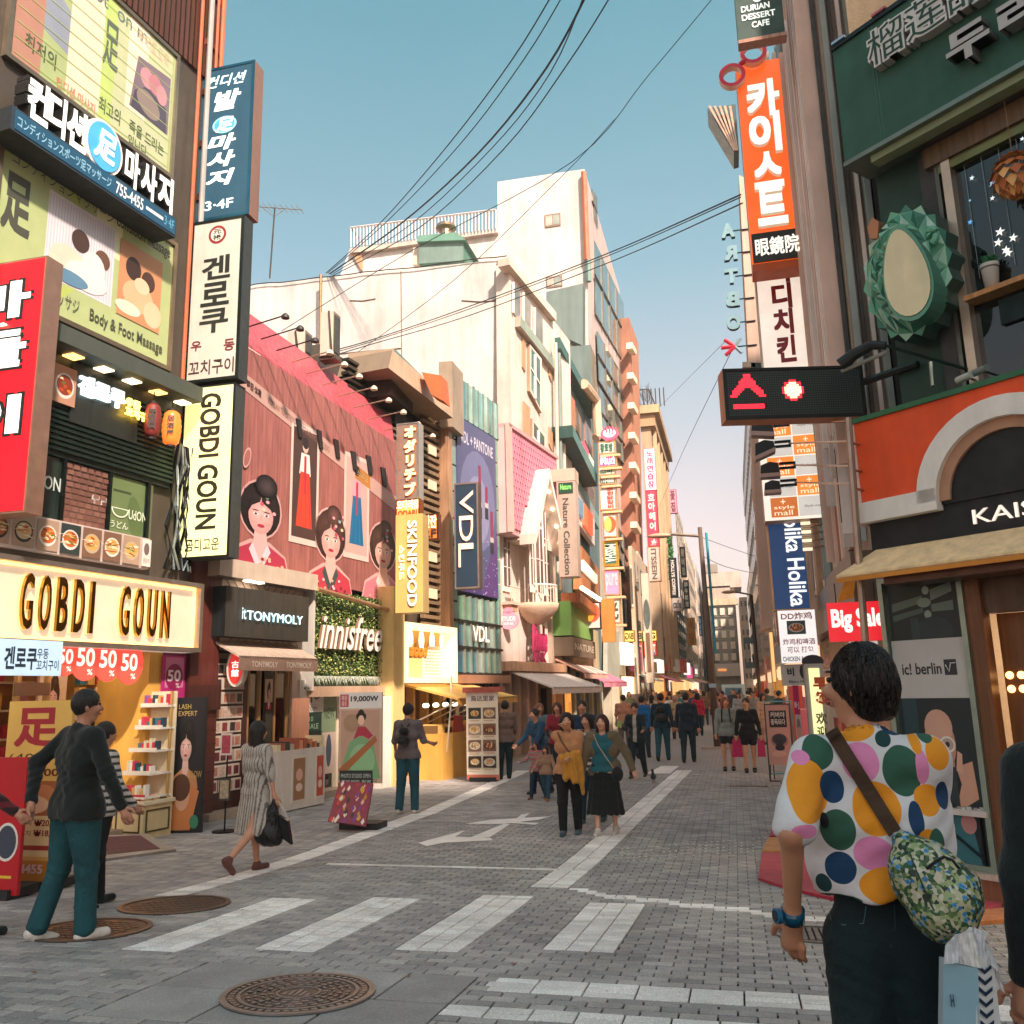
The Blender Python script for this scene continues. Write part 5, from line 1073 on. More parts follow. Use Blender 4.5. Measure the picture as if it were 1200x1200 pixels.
q=p.R(398,903,436,922,.02); MB().slab(p,q,.0,.02,'#26302e').build('caption_panel','print',t); T('PHOTO STUDIO OPEN',p,rr(q,.05,.55,.95,.8),.023,'#c8d0c8',t); T('한복체험 촬영',p,rr(q,.05,.2,.95,.42),.023,'#c8d0c8',t)
f=[p.w(*p.uv(x,y,o_),o_)for x,y,o_ in((384,962,.35),(428,968,.35),(437,918,.03),(398,915,.03))]; MB().prism(f,(0,.03,-.02),'#8a3040',back=True).build('lower_panel','print',t)
cc=['#8a2c5a','#c88a2c','#3a2c28','#c84030','#e0b0a0','#d0a030','#7a3c84','#e8d8c8','#b82c3c']; mb=MB(); rn=random.Random(8)
for i in range(2):
    for j in range(2):
        for k in range(16):
            u=(j+rn.uniform(.08,.92))/2; v=(i+rn.uniform(.08,.92))/2; e=lambda u,v:f[0]*(1-u)*(1-v)+f[1]*u*(1-v)+f[2]*u*v+f[3]*(1-u)*v+[0,-.004-.0006*k,0]; du,dv=.05,.08; mb.face([e(u-du,v-dv*.3),e(u,v-dv),e(u+du,v),e(u,v+dv)],rn.choice(cc))
mb.build('photo_collage','print',t)
# ------------------------------------------------------------------ further along the left side
def sub(pl,y0=None):return pl
def louver_building():
    t=thing('louvered_building','low building with grey louvered wall and metal canopy between billboard and glass shop','building',LB.w(8,-.4))
    s0,s1=6.1,9.05
    MB().slab(LB,(4.2,s1,4.2,9.5),-5,-.9,'#4d443c','#5e5348').build('wall','paint',t); MB().slab(LB,(6.3,s1,2.9,4.2),-5,-.4,'#54483c').build('lower_wall','paint',t)
    q=[LB.w(*LB.uv(x,y,.3),.3)for x,y in((452,418),(532,482),(532,466),(460,408))]
    MB().quad(LB,[(455,431),(531,490),(530,472),(460,410)],-1.2,.5,'#c4a98c','#8a7864').build('canopy_edge','paint',t)
    MB().quad(YP(18.6),[(408,432),(462,424),(462,408),(408,414)],-2,0,'#b09880','#6d8a88').build('canopy_front','paint',t)
    MB().quad(YP(18.62),[(398,470),(458,462),(458,424),(398,430)],-1.5,0,'#4a4038').build('duct_box','metal',t)
    for k in range(5):c_=LB.uv(469+k*14,433+k*11.5,.2); MB().slab(LB,(c_[0]-.15,c_[0]+.15,c_[1],c_[1]+.05),0,.3,'#ffd9a0').build('downlight','glow',t)
    for k in range(34):
        z=9.15-k*.16; zr=z
        MB().slab(LB,(4.6,s1-.35,z,z+.07),-.55,-.35,'#b9a488' if k>5 else '#5a5448').build('louver','metal',t)
    for(a,b_,c_,d_)in(((463,478),(463,498),(484,498),(463,477)),((497,503),(497,540),(512,515),(498,502))):MB().quad(LB,[b_,c_,a,d_],-.3,-.28,'#2b2a28').build('dark_cutout','paint',t)
    MB().quad(LB,[(495,745),(510,752),(512,515),(495,545)],-.3,-.26,'#5d564c').build('metal_sheet','steel',t)
    x=LB.uv(527,600,.1)[0]; MB().slab(LB,(x-.14,x+.08,2.9,9.7),-.3,.15,'#b48a6a').build('corner_post','wood',t)
    for k in range(30):MB().slab(LB,(x-1.1,x-.16,3.2+k*.19,3.29+k*.19),-.2,-.1,'#8a7258').build('slat','wood',t)
    rn=random.Random(5)
    for k in range(6):MB().slab(LB,(x-.85,x-.45,3.9+k*.95,4.15+k*.95),-.1,-.05,'#e8d8b8').build('window','paint',t)
    mb=MB()
    for k in range(3):
        a=LB.w(*LB.uv(395+k*9,440+k*3,.2),-1.0); e_=LB.w(*LB.uv(440+k*4,470+k*7,.1),-.9); m=(a+e_)/2+[0,0,-.5*(k%3)]; MB().tube([a,(a+m)/2+[0,0,.2],m,e_],.035,['#c8a888','#5a5850','#2c2a28'][k%3],6).build('duct_pipe','metal',t)
    MB().quad(YP(19.4),[(505,462),(520,470),(517,440),(494,436)],-.5,0,'#c86a3c').build('orange_tank','paint',t)
louver_building()
t,p,r=psign('hanging_sign','grey sign with plump orange Japanese letters above the yellow hanging sign',17.6,(465,497,491,586),'#8d7468','#a8a49c',.30,kind='print')
T('オダリチブ',p,rr(r,.35,.06,.92,.95),.05,'#f6cf98',t,'lit',depth=.04,bold=.09,vert=True,side='#c06a2c'); T('オダリチブ',p,rr(r,.31,.05,.96,.96),.02,'#c4682a',t,'paint',bold=.16,vert=True); T('오다리집 삼겹',p,rr(r,.06,.1,.2,.85),.02,'#c87848',t,vert=True)
t,p,r=psign('hanging_sign','small orange lettered sign right under the plump Japanese letters',17.5,(464,586,492,606),'#e8a04c','#8c4a28',.25,kind='lit'); T('오다리집',p,rr(r,.05,.45,.95,.95),.03,'#fbe2b8',t,'lit',bold=.05); T('ODARI',p,rr(r,.1,.1,.9,.4),.03,'#c84a28',t,bold=.06)
t,p,r=psign('hanging_sign','small orange and red sign fixed to the louvers behind the yellow hanging sign',18.5,(495,603,514,632),'#d8843c','#6a3a24',.2,kind='print'); T('한잔',p,rr(r,.1,.45,.9,.95),.03,'#f8e0b0',t,'lit',bold=.05); T('2F',p,rr(r,.1,.1,.9,.4),.03,'#4a3028',t,bold=.03)
t,p,r=psign('hanging_sign','pale yellow SKINFOOD sign lettered sideways in white, between billboard and louvers',17.0,(464,604,496,717),'#dcb468','#c8a870',.35,kind='paint',rim=0)
T('SKINFOOD',p,rr(r,.46,.06,.80,.93),.05,'#f8efd8',t,'lit',depth=.03,bold=.02,rot=-90,side='#8c6c30'); T('스킨푸드',p,rr(r,.14,.33,.34,.68),.04,'#f8efd8',t,'lit',bold=.02,rot=-90)

def skinfood():
    t=thing('cosmetics_shop','bright yellow cosmetics shop front with awning, fairy-lit arch box and open counter','shop',LB.w(8,-.4))
    s0,s1=6.35,9.3; MB().slab(LB,(s0,s1,-.5,2.9),-5,-2.2,'#d8a860').build('back_wall','paint',t); MB().slab(LB,(s0-.1,s1+.1,-.55,-.30),-2.2,.4,'#b89a7c').build('floor','stone',t)
    c0=LB.uv(461,800,.5)[0]; c1=LB.uv(474,800,.5)[0]; MB().slab(LB,(c0,c1,-.4,3.9),-.6,.5,'#ecc682').build('yellow_column','paint',t); MB().slab(LB,(c0-.4,c0,-.4,1.5),-.2,.45,'#ece4d8').build('white_plinth','paint',t)
    x0=LB.uv(476,750,.5)[0]; x1=LB.uv(536,760,.5)[0]; zt=LB.uv(478,722,.5)[1]; zt2=LB.uv(534,742,.5)[1]; zb=LB.uv(530,800,.5)[1]; zt=(zt+zt2)/2
    MB().slab(LB,(x0,x1,zb,zt),-.5,.1,'#e8b870').build('sign_back','paint',t); MB().frame(LB,(x0,x1,zb,zt),.12,.1,.5,'#f0d8a4').build('sign_frame','lit',t)
    for k in range(5):MB().disc(LB,x0+.35+k*.55,zt-.34,.11,.12,'#fff4d8',12,.22,.02).build('lamp_glow','glow',t)
    for k in range(14):MB().ball(LB.w(x0+.1+k*(x1-x0-.2)/13,zt-.08,.3),.03,'#fff0c8',6,4).build('bulb','blaze',t)
    T('Skinfood',LB,(x0+.2,x0+1.7,zb+.62,zb+.95),.16,'#c8862c',t,'paint',depth=.05,bold=.03,shear=.3); MB().slab(LB,(x0+.15,x0+1.4,zb+.14,zb+.58),.1,.14,'#f0cf8c').build('panel','paint',t); MB().slab(LB,(x0+1.5,x1-.2,zb+.14,zb+.9),.1,.13,'#f2e8dc').build('panel','print',t)
    A_=Art(LB,(x0+1.55,x1-.25,zb+.18,zb+.86),.132); A_.lines(0,0,1,1,9,'#c8a888').build('panel_print',t)
    za=zb-.02; MB().prism([LB.w(s0+.1,za-.35,1.5),LB.w(s1+.6,za-.35,1.5),LB.w(s1+.6,za,.1),LB.w(s0+.1,za,.1)],(0,0,-.05),'#e4b45c',back=True).build('awning','cloth',t); MB().slab(LB,(s0+.1,s1+.6,za-.5,za-.35),1.46,1.5,'#d99a34').build('awning_valance','cloth',t)
    for k in range(4):MB().tube([LB.w(s0+.5+k*.8,za-.9,.1),LB.w(s0+.5+k*.8,za-.4,1.3)],.02,'#f0e8dc',6).build('awning_arm','metal',t)
    for k in range(6):MB().tube([LB.w(s0+.3+k*.5,za-.5,.5),LB.w(s0+.45+k*.5,za-.5,.5)],.05,'#fff2d0',8).build('spotlight','glow',t)
    for x in(.5,1.2,1.9,2.6):MB().slab(LB,(s0+x,s0+x+.12,-.3,2.2),-.5,-.3,'#dba858').build('post','paint',t)
    rn=random.Random(41)
    for i in range(6):
        for j in range(7):MB().slab(LB,(s0+.1+j*.4,s0+.38+j*.4,-.1+i*.4,.2+i*.4),-2.15,-1.9,rn.choice(['#e8b868','#f0dca8','#8a6a3c','#4a4038','#c88a48','#e0e0c8'])).build('goods','print',t)
    for px in((519,872,541,912),(542,868,556,905)):
        q=LB.R(*px,1.0); MB().slab(LB,(q[0],q[1]+.15,-.4,.62),.1,1.0,'#e0a850').build('counter','paint',t)
        for i in range(6):MB().slab(LB,(q[0]+i*.18,q[0]+.14+i*.18,.62,.62+rn.uniform(.08,.25)),.3,.8,rn.choice(['#7a5a38','#e8c070','#3c3830','#d88a48'])).build('goods','print',t)
    MB().slab(LB,(s0+1.0,s0+1.35,-.38,1.0),.9,.98,'#a82c30').build('red_board','print',t); A_=Art(LB,(s0+1.0,s0+1.35,-.38,1.0),.982); A_.ell(.5,.5,.28,.2,'#e8e0d8').ell(.5,.5,.2,.15,'#c83c38').build('board_print',t)
    MB().tube([LB.w(s0+.45,.2,1.0),LB.w(s0+.5,1.4,1.1),LB.w(s0+1.1,1.9,.8)],.025,'#f4ece0',6).build('rail','metal',t)
    mb=MB()
    for k in range(90):P=LB.w(s0+1.6+rn.uniform(-.18,.18),rn.uniform(-.1,.5),.9+rn.uniform(-.15,.15)); u=nrm([rn.uniform(-1,1),rn.uniform(-1,1),rn.uniform(0,1)])*.12; w_=nrm(np.cross(u,[0,0,1]))*.03; mb.face([P,P+u*.5+w_,P+u,P+u*.5-w_],rn.choice(['#3f6a30','#5a8a40','#2c4a24']))
    o=mb.build('plant','leaf',t); o['kind']='stuff'
skinfood()

def glass_shop():
    t=thing('glass_shop','narrow shop with teal glass strips and a tall purple lipstick poster','shop',LB.w(10.5,-.4)); s0,s1=9.15,12.35
    MB().slab(LB,(s0,s1,-.5,10.2),-5,-.2,'#3f4a48','#a8784c').build('wall','paint',t); MB().slab(LB,(s0,s1,-.5,-.38),-.2,.5,'#a89888').build('floor','stone',t)
    ztA=LB.uv(528,424,.1)[1]; ztB=LB.uv(580,478,.1)[1]; zt=(ztA+ztB)/2
    MB().quad(YP(21.6),[(515,500),(531,500),(530,423),(514,424)],-1.0,0,'#b09a84').build('end_wall','paint',t)
    rn=random.Random(3); n=9
    for k in range(n):
        a=s0+.02+k*(s1-s0)/n; MB().slab(LB,(a,a+(s1-s0)/n-.05,9.2,zt),-.2,.02,rn.choice(['#6f9a94','#86aca4','#5f8a88','#94b4a4'])).build('glass_strip','window',t)
        MB().slab(LB,(a+(s1-s0)/n-.05,a+(s1-s0)/n,9.2,zt),-.2,.06,'#a8b4a8').build('fin','metal',t)
    for k in range(8):MB().slab(LB,(s0,s0+.28,3.2+k*.75,3.9+k*.75),-.2,.02,rn.choice(['#7aa49c','#94b8b0','#6f948c'])).build('glass_strip','window',t); MB().slab(LB,(s1-.22,s1,3.2+k*.75,3.9+k*.75),-.2,.02,rn.choice(['#6a9484','#7aa490'])).build('glass_strip','window',t)
    q=(s0+.30,s1-.24,LB.uv(577,700,.05)[1],9.15); MB().slab(LB,q,-.2,.05,'#5a5a84').build('poster','print',t); A_=Art(LB,q,.052); A_.rect(0,0,1,1,'#54587c').ell(.5,.55,.45,.3,'#6f7298').ell(.5,.5,.3,.2,'#8b8cae').poly([(.55,.0),(1,.0),(1,.42),(.85,.3)],'#5a3f78').poly([(0,0),(.6,0),(.4,.12),(0,.25)],'#4a3c70')
    A_.text('VDL + PANTONE',.08,.86,.92,.93,'#d8d0dc',bold=.01)
    for u,v,h in((.30,.48,.10),(.55,.55,.22),(.72,.56,.10),(.85,.36,.16)):A_.rect(u-.035,v,u+.035,v+h,'#8c2c4c').rect(u-.045,v-.10,u+.045,v,'#2c2c38').rect(u-.045,v-.03,u+.045,v,'#c8b8b0')
    for i in range(50):A_.ell(rn.uniform(.1,1),rn.uniform(0,.35),.012,.004,'#c8b0d8',n=5)
    A_.build('poster_print',t)
    z0=LB.uv(560,790,.1)[1]; z1=q[2]-.1; n=7
    for j in range(3):
        for k in range(n):a=s0+.3+k*(s1-s0-.4)/n; zA=z0+(z1-z0)*j/3; MB().slab(LB,(a,a+(s1-s0-.4)/n-.07,zA+.05,zA+(z1-z0)/3-.03),-.2,.0,rn.choice(['#6c9084','#94b4a0','#527c78','#a8bcb0','#5f8a70','#3f6a74'])).build('glass_strip','window',t); MB().slab(LB,(a+(s1-s0-.4)/n-.07,a+(s1-s0-.4)/n,zA,zA+(z1-z0)/3),-.2,.05,'#c8ccc0').build('fin','metal',t)
        MB().slab(LB,(s0,s1,zA-.03,zA+.03),-.2,.07,'#4a4c48').build('transom','metal',t)
    T('VDL',LB,(s0+1.0,s0+2.1,z0+(z1-z0)*.42,z0+(z1-z0)*.62),.12,'#e0d4c0',t,'lit',depth=.06,bold=.02,side='#6a6050')
    MB().slab(LB,(s0,s1,z0-.25,z0-.03),-.2,.3,'#a8785c').build('lintel','paint',t); MB().slab(LB,(s0,s1,-.38,z0-.25),-.18,-.1,'#2c3432').build('shop_window','window',t)
    for k in range(6):MB().slab(LB,(s0+.2+k*.5,s0+.25+k*.5,-.38,z0-.25),-.1,-.05,'#8a8478').build('mullion','metal',t)
    for k in range(8):MB().slab(LB,(s0+.3+k*.33,s0+.5+k*.33,.4,.4+rn.uniform(.3,1)),-.1,-.08,rn.choice(['#c8b09c','#d8806c','#e8dccc','#6a8478'])).build('display','print',t)
glass_shop()
t,p,r=psign('hanging_sign','dark blue hanging sign with bent neon letters VDL, in front of the purple poster',21.0,(532,567,562,689),'#1c3448','#5a4a44',.30,rim=.04,rimcol='#a8948c')
T('V',p,rr(r,.25,.70,.80,.92),.05,'#f0c0a4',t,'lit',depth=.03,bold=-.0,rot=-90); T('D',p,rr(r,.22,.44,.78,.68),.05,'#f0c0a4',t,'lit',depth=.03,rot=-90); T('L',p,rr(r,.18,.20,.78,.42),.05,'#f0c0a4',t,'lit',depth=.03,rot=-90)

def etude():
    t=thing('gabled_shop','fairy-tale white shop with pink scalloped roof tiles, pointed gable and balcony','shop',LB.w(14.5,-.4)); s0,s1=12.38,16.9
    MB().slab(LB,(s0,s1,2.3,9.6),-4,-.2,'#e9d8cb','#d8c0b4').build('wall','plaster',t); MB().slab(LB,(s0,s1,-.5,2.4),-4,-1.2,'#b88a70').build('back_wall','paint',t); MB().slab(LB,(s0,s1,-.55,-.39),-1.2,.5,'#b8a898').build('floor','stone',t)
    zT=LB.uv(583,487,.3)[1]; zT2=LB.uv(640,537,.3)[1]; zT=(zT+zT2)/2; zE=LB.uv(640,655,.3)[1]; zE0=LB.uv(588,605,.3)[1]; ze=(zE+zE0)/2; ap=LB.uv(614,560,.4)
    MB().slab(LB,(s0,s1,ze,zT),-.2,.3,'#dca0a8','#e0b8b4').build('roof_board','paint',t); MB().slab(LB,(s0-.05,s0+.22,ze,zT+.1),.3,.42,'#d8b0a4').build('roof_edge','paint',t); MB().slab(LB,(s0,s1,zT,zT+.12),-.2,.42,'#d8a0a0').build('roof_cap','paint',t)
    rows=14; n=0; mid=(s0+s1)/2+.1; hw=1.45; az_=ze+(zT-ze)*.60
    tile=None
    for k in range(rows):
        z=zT-.18-k*(zT-ze-.15)/rows; cols=20
        for i in range(cols):
            x=s0+.25+(i+.5*(k%2))*(s1-s0-.3)/cols; hh=(zT-ze)/rows*1.25
            if x+.2>s1:continue
            f=abs(x-mid)/hw
            if z<az_+(ze-az_)*f+.35 and f<1.2:continue
            w_=(s1-s0-.3)/cols*.94
            if tile is None:
                zz=z; mb=MB(); P=[LB.w(s0,0,0),LB.w(s0+w_*.5,-.06,.03),LB.w(s0+w_,0,0),LB.w(s0+w_,hh,-.0),LB.w(s0,hh,-.0)]; base=LB.w(s0,0,0); mb.prism([q_-base for q_ in P],-LB.n*.04,'#d88494','#8a3a4c'); tile=mb.build('roof_tile','paint',t); tile.location=tuple(LB.w(x,z,.34)-root_loc(t)); tile.data.transform(Matrix.Translation(Vector(tuple(root_loc(t))))); continue
            o=tile.copy(); COL.objects.link(o); o.parent=t; o.location=tuple(LB.w(x,z,.34)-root_loc(t))
            n+=1
    # gable
    def gp(x,z,o):return LB.w(x,z,o)
    A,B,D=(mid-hw,ze-.1),(mid+hw,ze-.1),(mid,az_+.3)
    MB().prism([gp(A[0],A[1],.35),gp(B[0],B[1],.35),gp(D[0],D[1],.35)],-LB.n*.5,'#eadad0').build('gable','plaster',t)
    for(P,Q)in((A,D),(D,B)):
        d_=.16; MB().prism([gp(P[0],P[1]-d_,.85),gp(Q[0],Q[1]-d_,.85),gp(Q[0],Q[1]+d_,.85),gp(P[0],P[1]+d_,.85)],-LB.n*.55,'#efe0d6','#e6cfc0',back=True).build('bargeboard','paint',t)
        for k in range(4):x=P[0]+(Q[0]-P[0])*(k+.7)/4.5; z=P[1]+(Q[1]-P[1])*(k+.7)/4.5-.2; MB().ball(gp(x,z,.7),.05,'#fff0c0',6,4).build('bulb','blaze',t)
    def arch(x,z0,z1,w_,o,col='#6f5a54',fr='#f2e8de'):
        n_=8; P=[gp(x-w_,z0,o+.03),gp(x+w_,z0,o+.03)]+[gp(x+w_*math.cos(math.pi*i/n_),z1-w_*1.5+w_*1.5*math.sin(math.pi*i/n_),o+.03)for i in range(n_+1)]
        c_=sum(P)/len(P); MB().prism([c_+(q_-c_)*1.12+LB.n*.0 for q_ in P],-LB.n*.05,fr).build('window_frame','paint',t); MB().prism([q_+LB.n*.012 for q_ in P],-LB.n*.02,col).build('window','window',t)
        MB().slab(LB,(x-.02,x+.02,z0,z1-.05),o+.04,o+.06,fr).build('mullion','paint',t)
        for k in range(2):zz=z0+(z1-z0)*(k+1)/3.3; MB().slab(LB,(x-w_,x+w_,zz,zz+.03),o+.04,o+.06,fr).build('glazing_bar','paint',t)
    zb=LB.uv(612,690,.3)[1]; arch(mid,zb,az_-.15,.28,.36); arch(mid-.62,zb+.2,az_-.75,.15,.36); arch(mid+.62,zb+.2,az_-.75,.15,.36)
    arch(s0+.9,zb+.1,zb+2.0,.24,-.18); arch(s1-.5,zb-.1,zb+1.6,.18,-.18)
    for k in range(7):
        pass
    c_=gp(mid+.1,zb-.45,.2); MB().lathe(c_-[0,0,.9],[(.06,.3),(.3,.42),(.55,.62),(.7,.82),(.74,1.0)],'#e0bea4',20).build('balcony_bowl','plaster',t,True)
    for k in range(15):a=math.radians(-90+180*k/14); P=c_+np.array([math.cos(a)*.68*LB.n[0]+math.sin(a)*.68*LB.d[0],math.cos(a)*.68*LB.n[1]+math.sin(a)*.68*LB.d[1],.1]); MB().tube([P,P+[0,0,.55]],.018,'#e8d4c0',5).build('baluster','paint',t)
    MB().tube([c_+np.array([math.cos(a)*.68*LB.n[0]+math.sin(a)*.68*LB.d[0],math.cos(a)*.68*LB.n[1]+math.sin(a)*.68*LB.d[1],.66])for a in[math.radians(-90+180*k/14)for k in range(15)]],.035,'#f2e4d6',6).build('balcony_rail','paint',t)
    for x in(s0+.9,s1-.5):
        MB().slab(LB,(x-.35,x+.35,zb-.5,zb-.42),-.2,.15,'#e8cdb8').build('planter_shelf','plaster',t); MB().slab(LB,(x-.25,x+.25,zb-.7,zb-.5),-.2,.08,'#d8a888').build('planter_corbel','plaster',t)
        for k in range(6):MB().tube([gp(x-.32+k*.13,zb-.42,.12),gp(x-.32+k*.13,zb+.05,.12)],.014,'#e4cdb8',5).build('baluster','paint',t)
        MB().slab(LB,(x-.35,x+.35,zb+.04,zb+.08),.08,.14,'#efdccb').build('rail','paint',t)
    # pink lettering beside the door, awning, interior
    T('Etude',LB,(mid-.3,mid+1.0,2.75,3.6),.22,'#c83468',t,'paint',depth=.05,bold=.04,shear=.2); T('PINK',LB,(mid-.2,mid+.9,2.42,2.75),.2,'#d04878',t,'paint',depth=.05,bold=.04); MB().prism([gp(mid-.1,3.7,.1),gp(mid+.5,3.7,.1),gp(mid+.25,4.3,.1)],-LB.n*.1,'#b83c50').build('hat_shape','paint',t)
    MB().slab(LB,(s0+.1,s1+.3,2.12,2.4),-.2,.35,'#d8a888').build('cornice','wood',t); MB().prism([gp(s0+.3,1.62,1.5),gp(s1+.6,1.62,1.5),gp(s1+.6,2.1,.2),gp(s0+.3,2.1,.2)],(0,0,-.05),'#efe2d8',back=True).build('awning','cloth',t); MB().slab(LB,(s0+.3,s1+.6,1.42,1.62),1.46,1.5,'#e0cabc').build('awning_valance','cloth',t)
    for k in range(7):x=s0+.1+k*.72; MB().slab(LB,(x,x+.16,-.38,2.12),-.3,-.1,'#ddb8a0').build('post','paint',t)
    rn=random.Random(12)
    for i in range(5):
        for j in range(10):MB().slab(LB,(s0+.25+j*.43,s0+.55+j*.43,-.1+i*.42,.2+i*.42),-1.15,-.9,rn.choice(['#d8607c','#f0dcd0','#8a4a3c','#e8a8a0','#b86a58','#4a3430'])).build('goods','print',t)
    MB().prism([gp(s0+1.5,-.38,.3),gp(s0+2.0,-.38,.3),gp(s0+1.8,1.3,.1),gp(s0+1.7,1.3,.1)],-LB.n*.05,'#e8b8a8').build('easel','paint',t)
    MB().slab(LB,(s1-1.1,s1-.6,-.2,1.6),-.1,.1,'#3c2c28').build('doorway','paint',t)
etude()
p=YP(26.0); q=p.uv(573,730); 
t=thing('round_sign','pale pink oval ETUDE sign seen from the front, right one of a pair','sign',p.w(*p.uv(597,727))); c_=p.uv(596,727); MB().disc(p,c_[0],c_[1],0,.30,'#cf7c86',26,.27,.12).build('case','lit',t); MB().disc(p,c_[0],c_[1]+.30,0,.14,'#c87480',14,.10,.1).build('crown','lit',t); T('ETUDE',p,(c_[0]-.22,c_[0]+.22,c_[1]-.02,c_[1]+.12),.01,'#f8f0ee',t,bold=.04); T('HOUSE',p,(c_[0]-.15,c_[0]+.15,c_[1]-.14,c_[1]-.06),.01,'#f8f0ee',t,bold=.03); MB().tube([p.w(c_[0]-.5,c_[1]+.05,-.06),p.w(c_[0],c_[1]+.05,-.06)],.02,'#d8b0a8',6).build('bracket','metal',t)
t=thing('round_sign','translucent pink oval sign reflected beside the glass strips, left one of a pair','sign',p.w(*p.uv(573,727))); c_=YP(25.2).uv(572,727); p2=YP(25.2); MB().disc(p2,c_[0],c_[1],0,.28,'#e2a0a8',26,.26,.1).build('case','lit',t); MB().disc(p2,c_[0],c_[1]+.29,0,.13,'#dda0a8',14,.1,.1).build('crown','lit',t); T('ETUDE',p2,(c_[0]-.2,c_[0]+.2,c_[1]-.02,c_[1]+.1),.01,'#f4dfe0',t,bold=.04)
c=G(565,916); t,p,r=banner_stand('tall menu banner with eight food pictures and a red foot, before the yellow counter',c[1],(546,812,585,914),'#eadfcf','menu banner')
A_=Art(p,r,.002); A_.rect(0,0,1,1,'#ecdfca').rect(0,0,1,.06,'#d87860').rect(0,.9,1,1,'#e6dcd4').text('烏达里家',.15,.90,.9,.965,'#5a3028',bold=.02)
for i in range(4):
    for j in range(2):A_.food(.07+j*.46,.14+(3-i)*.185,.47+j*.46,.27+(3-i)*.185,60+i*2+j); A_.rect(.1+j*.46,.115+(3-i)*.185,.42+j*.46,.125+(3-i)*.185,'#c8a890')
A_.build('banner_print',t); MB().slab(p,(r[0]-.05,r[1]+.1,r[3],r[3]+.12),-.3,.1,'#b05c4c').build('banner_top','cloth',t)

# ---- white building behind, terrace, tower
def white_building():
    t=thing('white_building','plain white plaster building rising behind the low shops, sunlit side wall with stained top','building',(-12,27,-.4)); p=YP(27.0)
    MB().quad(p,[(230,900),(601,900),(597,303),(230,341)],-6.2,0,'#dcd2cb','#d2c4bc').build('wall','plaster',t)
    zt=LB.uv(597,303)[1]; 
    MB().quad(LB,[(600,560),(672,640),(668,400),(597,308)],-.5,.0,'#e4d2c4','#dccabd').build('street_wall','plaster',t)
    MB().quad(LB,[(597,310),(652,376),(652,366),(597,301)],-.2,.22,'#e0d0c0','#d4c0b0').build('eave','plaster',t)
    MB().quad(LB,[(610,382),(656,440),(655,428),(610,370)],-.2,.22,'#9aa898','#c0b0a0').build('string_course','plaster',t)
    for(x0,ya,yb,x1,yc,yd)in((601,330,366,610,341,378),(613,342,384,622,352,395),(626,360,404,636,372,414)):MB().quad(LB,[(x0,yb),(x1,yd),(x1,yc),(x0,ya)],.0,.04,'#8a8478').build('window','window',t); MB().quad(LB,[(x0+1,yb),(x0+2,yb+1),(x0+2,ya+1),(x0+1,ya)],.04,.1,'#efe4d8').build('mullion','paint',t)
    for(x0,ya,yb,x1,yc,yd)in((623,408,455,633,422,478),(626,495,530,638,512,550)):
        MB().quad(LB,[(x0-2,yb+3),(x1+2,yd+6),(x1+2,yc-2),(x0-2,ya-5)],.0,.12,'#ead8c8','#b89a80').build('window_frame','plaster',t)
        MB().quad(LB,[(x0,yb),(x1,yd),(x1,yc),(x0,ya)],.12,.13,'#5f6e66').build('window','window',t); m=(x0+x1)/2; MB().quad(LB,[(m-.7,(yb+yd)/2),(m+.7,(yb+yd)/2+1),(m+.7,(ya+yc)/2+1),(m-.7,(ya+yc)/2)],.13,.17,'#efe4d8').build('mullion','paint',t)
        MB().quad(LB,[(x0,(ya+yb)/2+1),(x1,(yc+yd)/2+1),(x1,(yc+yd)/2-1),(x0,(ya+yb)/2-1)],.13,.16,'#efe4d8').build('glazing_bar','paint',t)
    for(x0,ya,yb,x1,yc,yd)in((613,395,430,616,399,436),(644,425,440,647,430,448),(614,470,515,621,478,528),(644,500,520,648,508,530)):MB().quad(LB,[(x0,yb),(x1,yd),(x1,yc),(x0,ya)],.0,.06,'#b8926f').build('shutter','paint',t)
    for(x,y0,y1)in((584,305,480),(596,380,560)):MB().tube([p.w(*p.uv(x,y0,.08),.08),p.w(*p.uv(x,y1,.08),.08)],.035,'#c4ac96',6).build('drain_pipe','paint',t)
    for x in(651,655,659):MB().tube([LB.w(*LB.uv(x,402+(x-651)*3,.25),.25),LB.w(*LB.uv(x+4,640,.25),.25)],.07,'#cdbfae' if x!=655 else '#7e8c84',8).build('drain_pipe','paint',t)
    a,b_=p.uv(291,336),p.uv(597,305)
    mb=MB(); rn=random.Random(2)
    for k in range(1):mb.tube([p.w(*p.uv(272+14*i,337-1.6*i+rn.uniform(-1,1),.1),.1)for i in range(24)],.02,'#5a4a40',5)
    mb.build('edge_cable','metal',t)
    q=p.R(350,388,369,428,.5); MB().quad(LB,[(330,415),(330,416),(331,415),(330,414)],0,.01,'#b0a090').build('wall_plate','paint',t)
    MB().tube([p.w(*p.uv(376,322,.4),.4),p.w(*p.uv(375,415,.4),.4)],.05,'#7a4c34',6).build('mast','metal',t)
    for(a,b_,c_,d_)in((541,352,583,352),(583,306,583,352),(300,420,470,408),(470,318,471,420),(410,352,440,350)):MB().tube([p.w(*p.uv(a,b_,.02),.02),p.w(*p.uv((a+c_)/2,(b_+d_)/2+1.5,.02),.02),p.w(*p.uv(c_,d_,.02),.02)],.018,'#8a7868',4).build('wall_seam','paint',t)
    for px in((536,455,556,470),(470,440,484,452)):q=p.R(*px,.1); MB().slab(p,q,0,.12,'#a89888').build('vent','metal',t)
white_building()
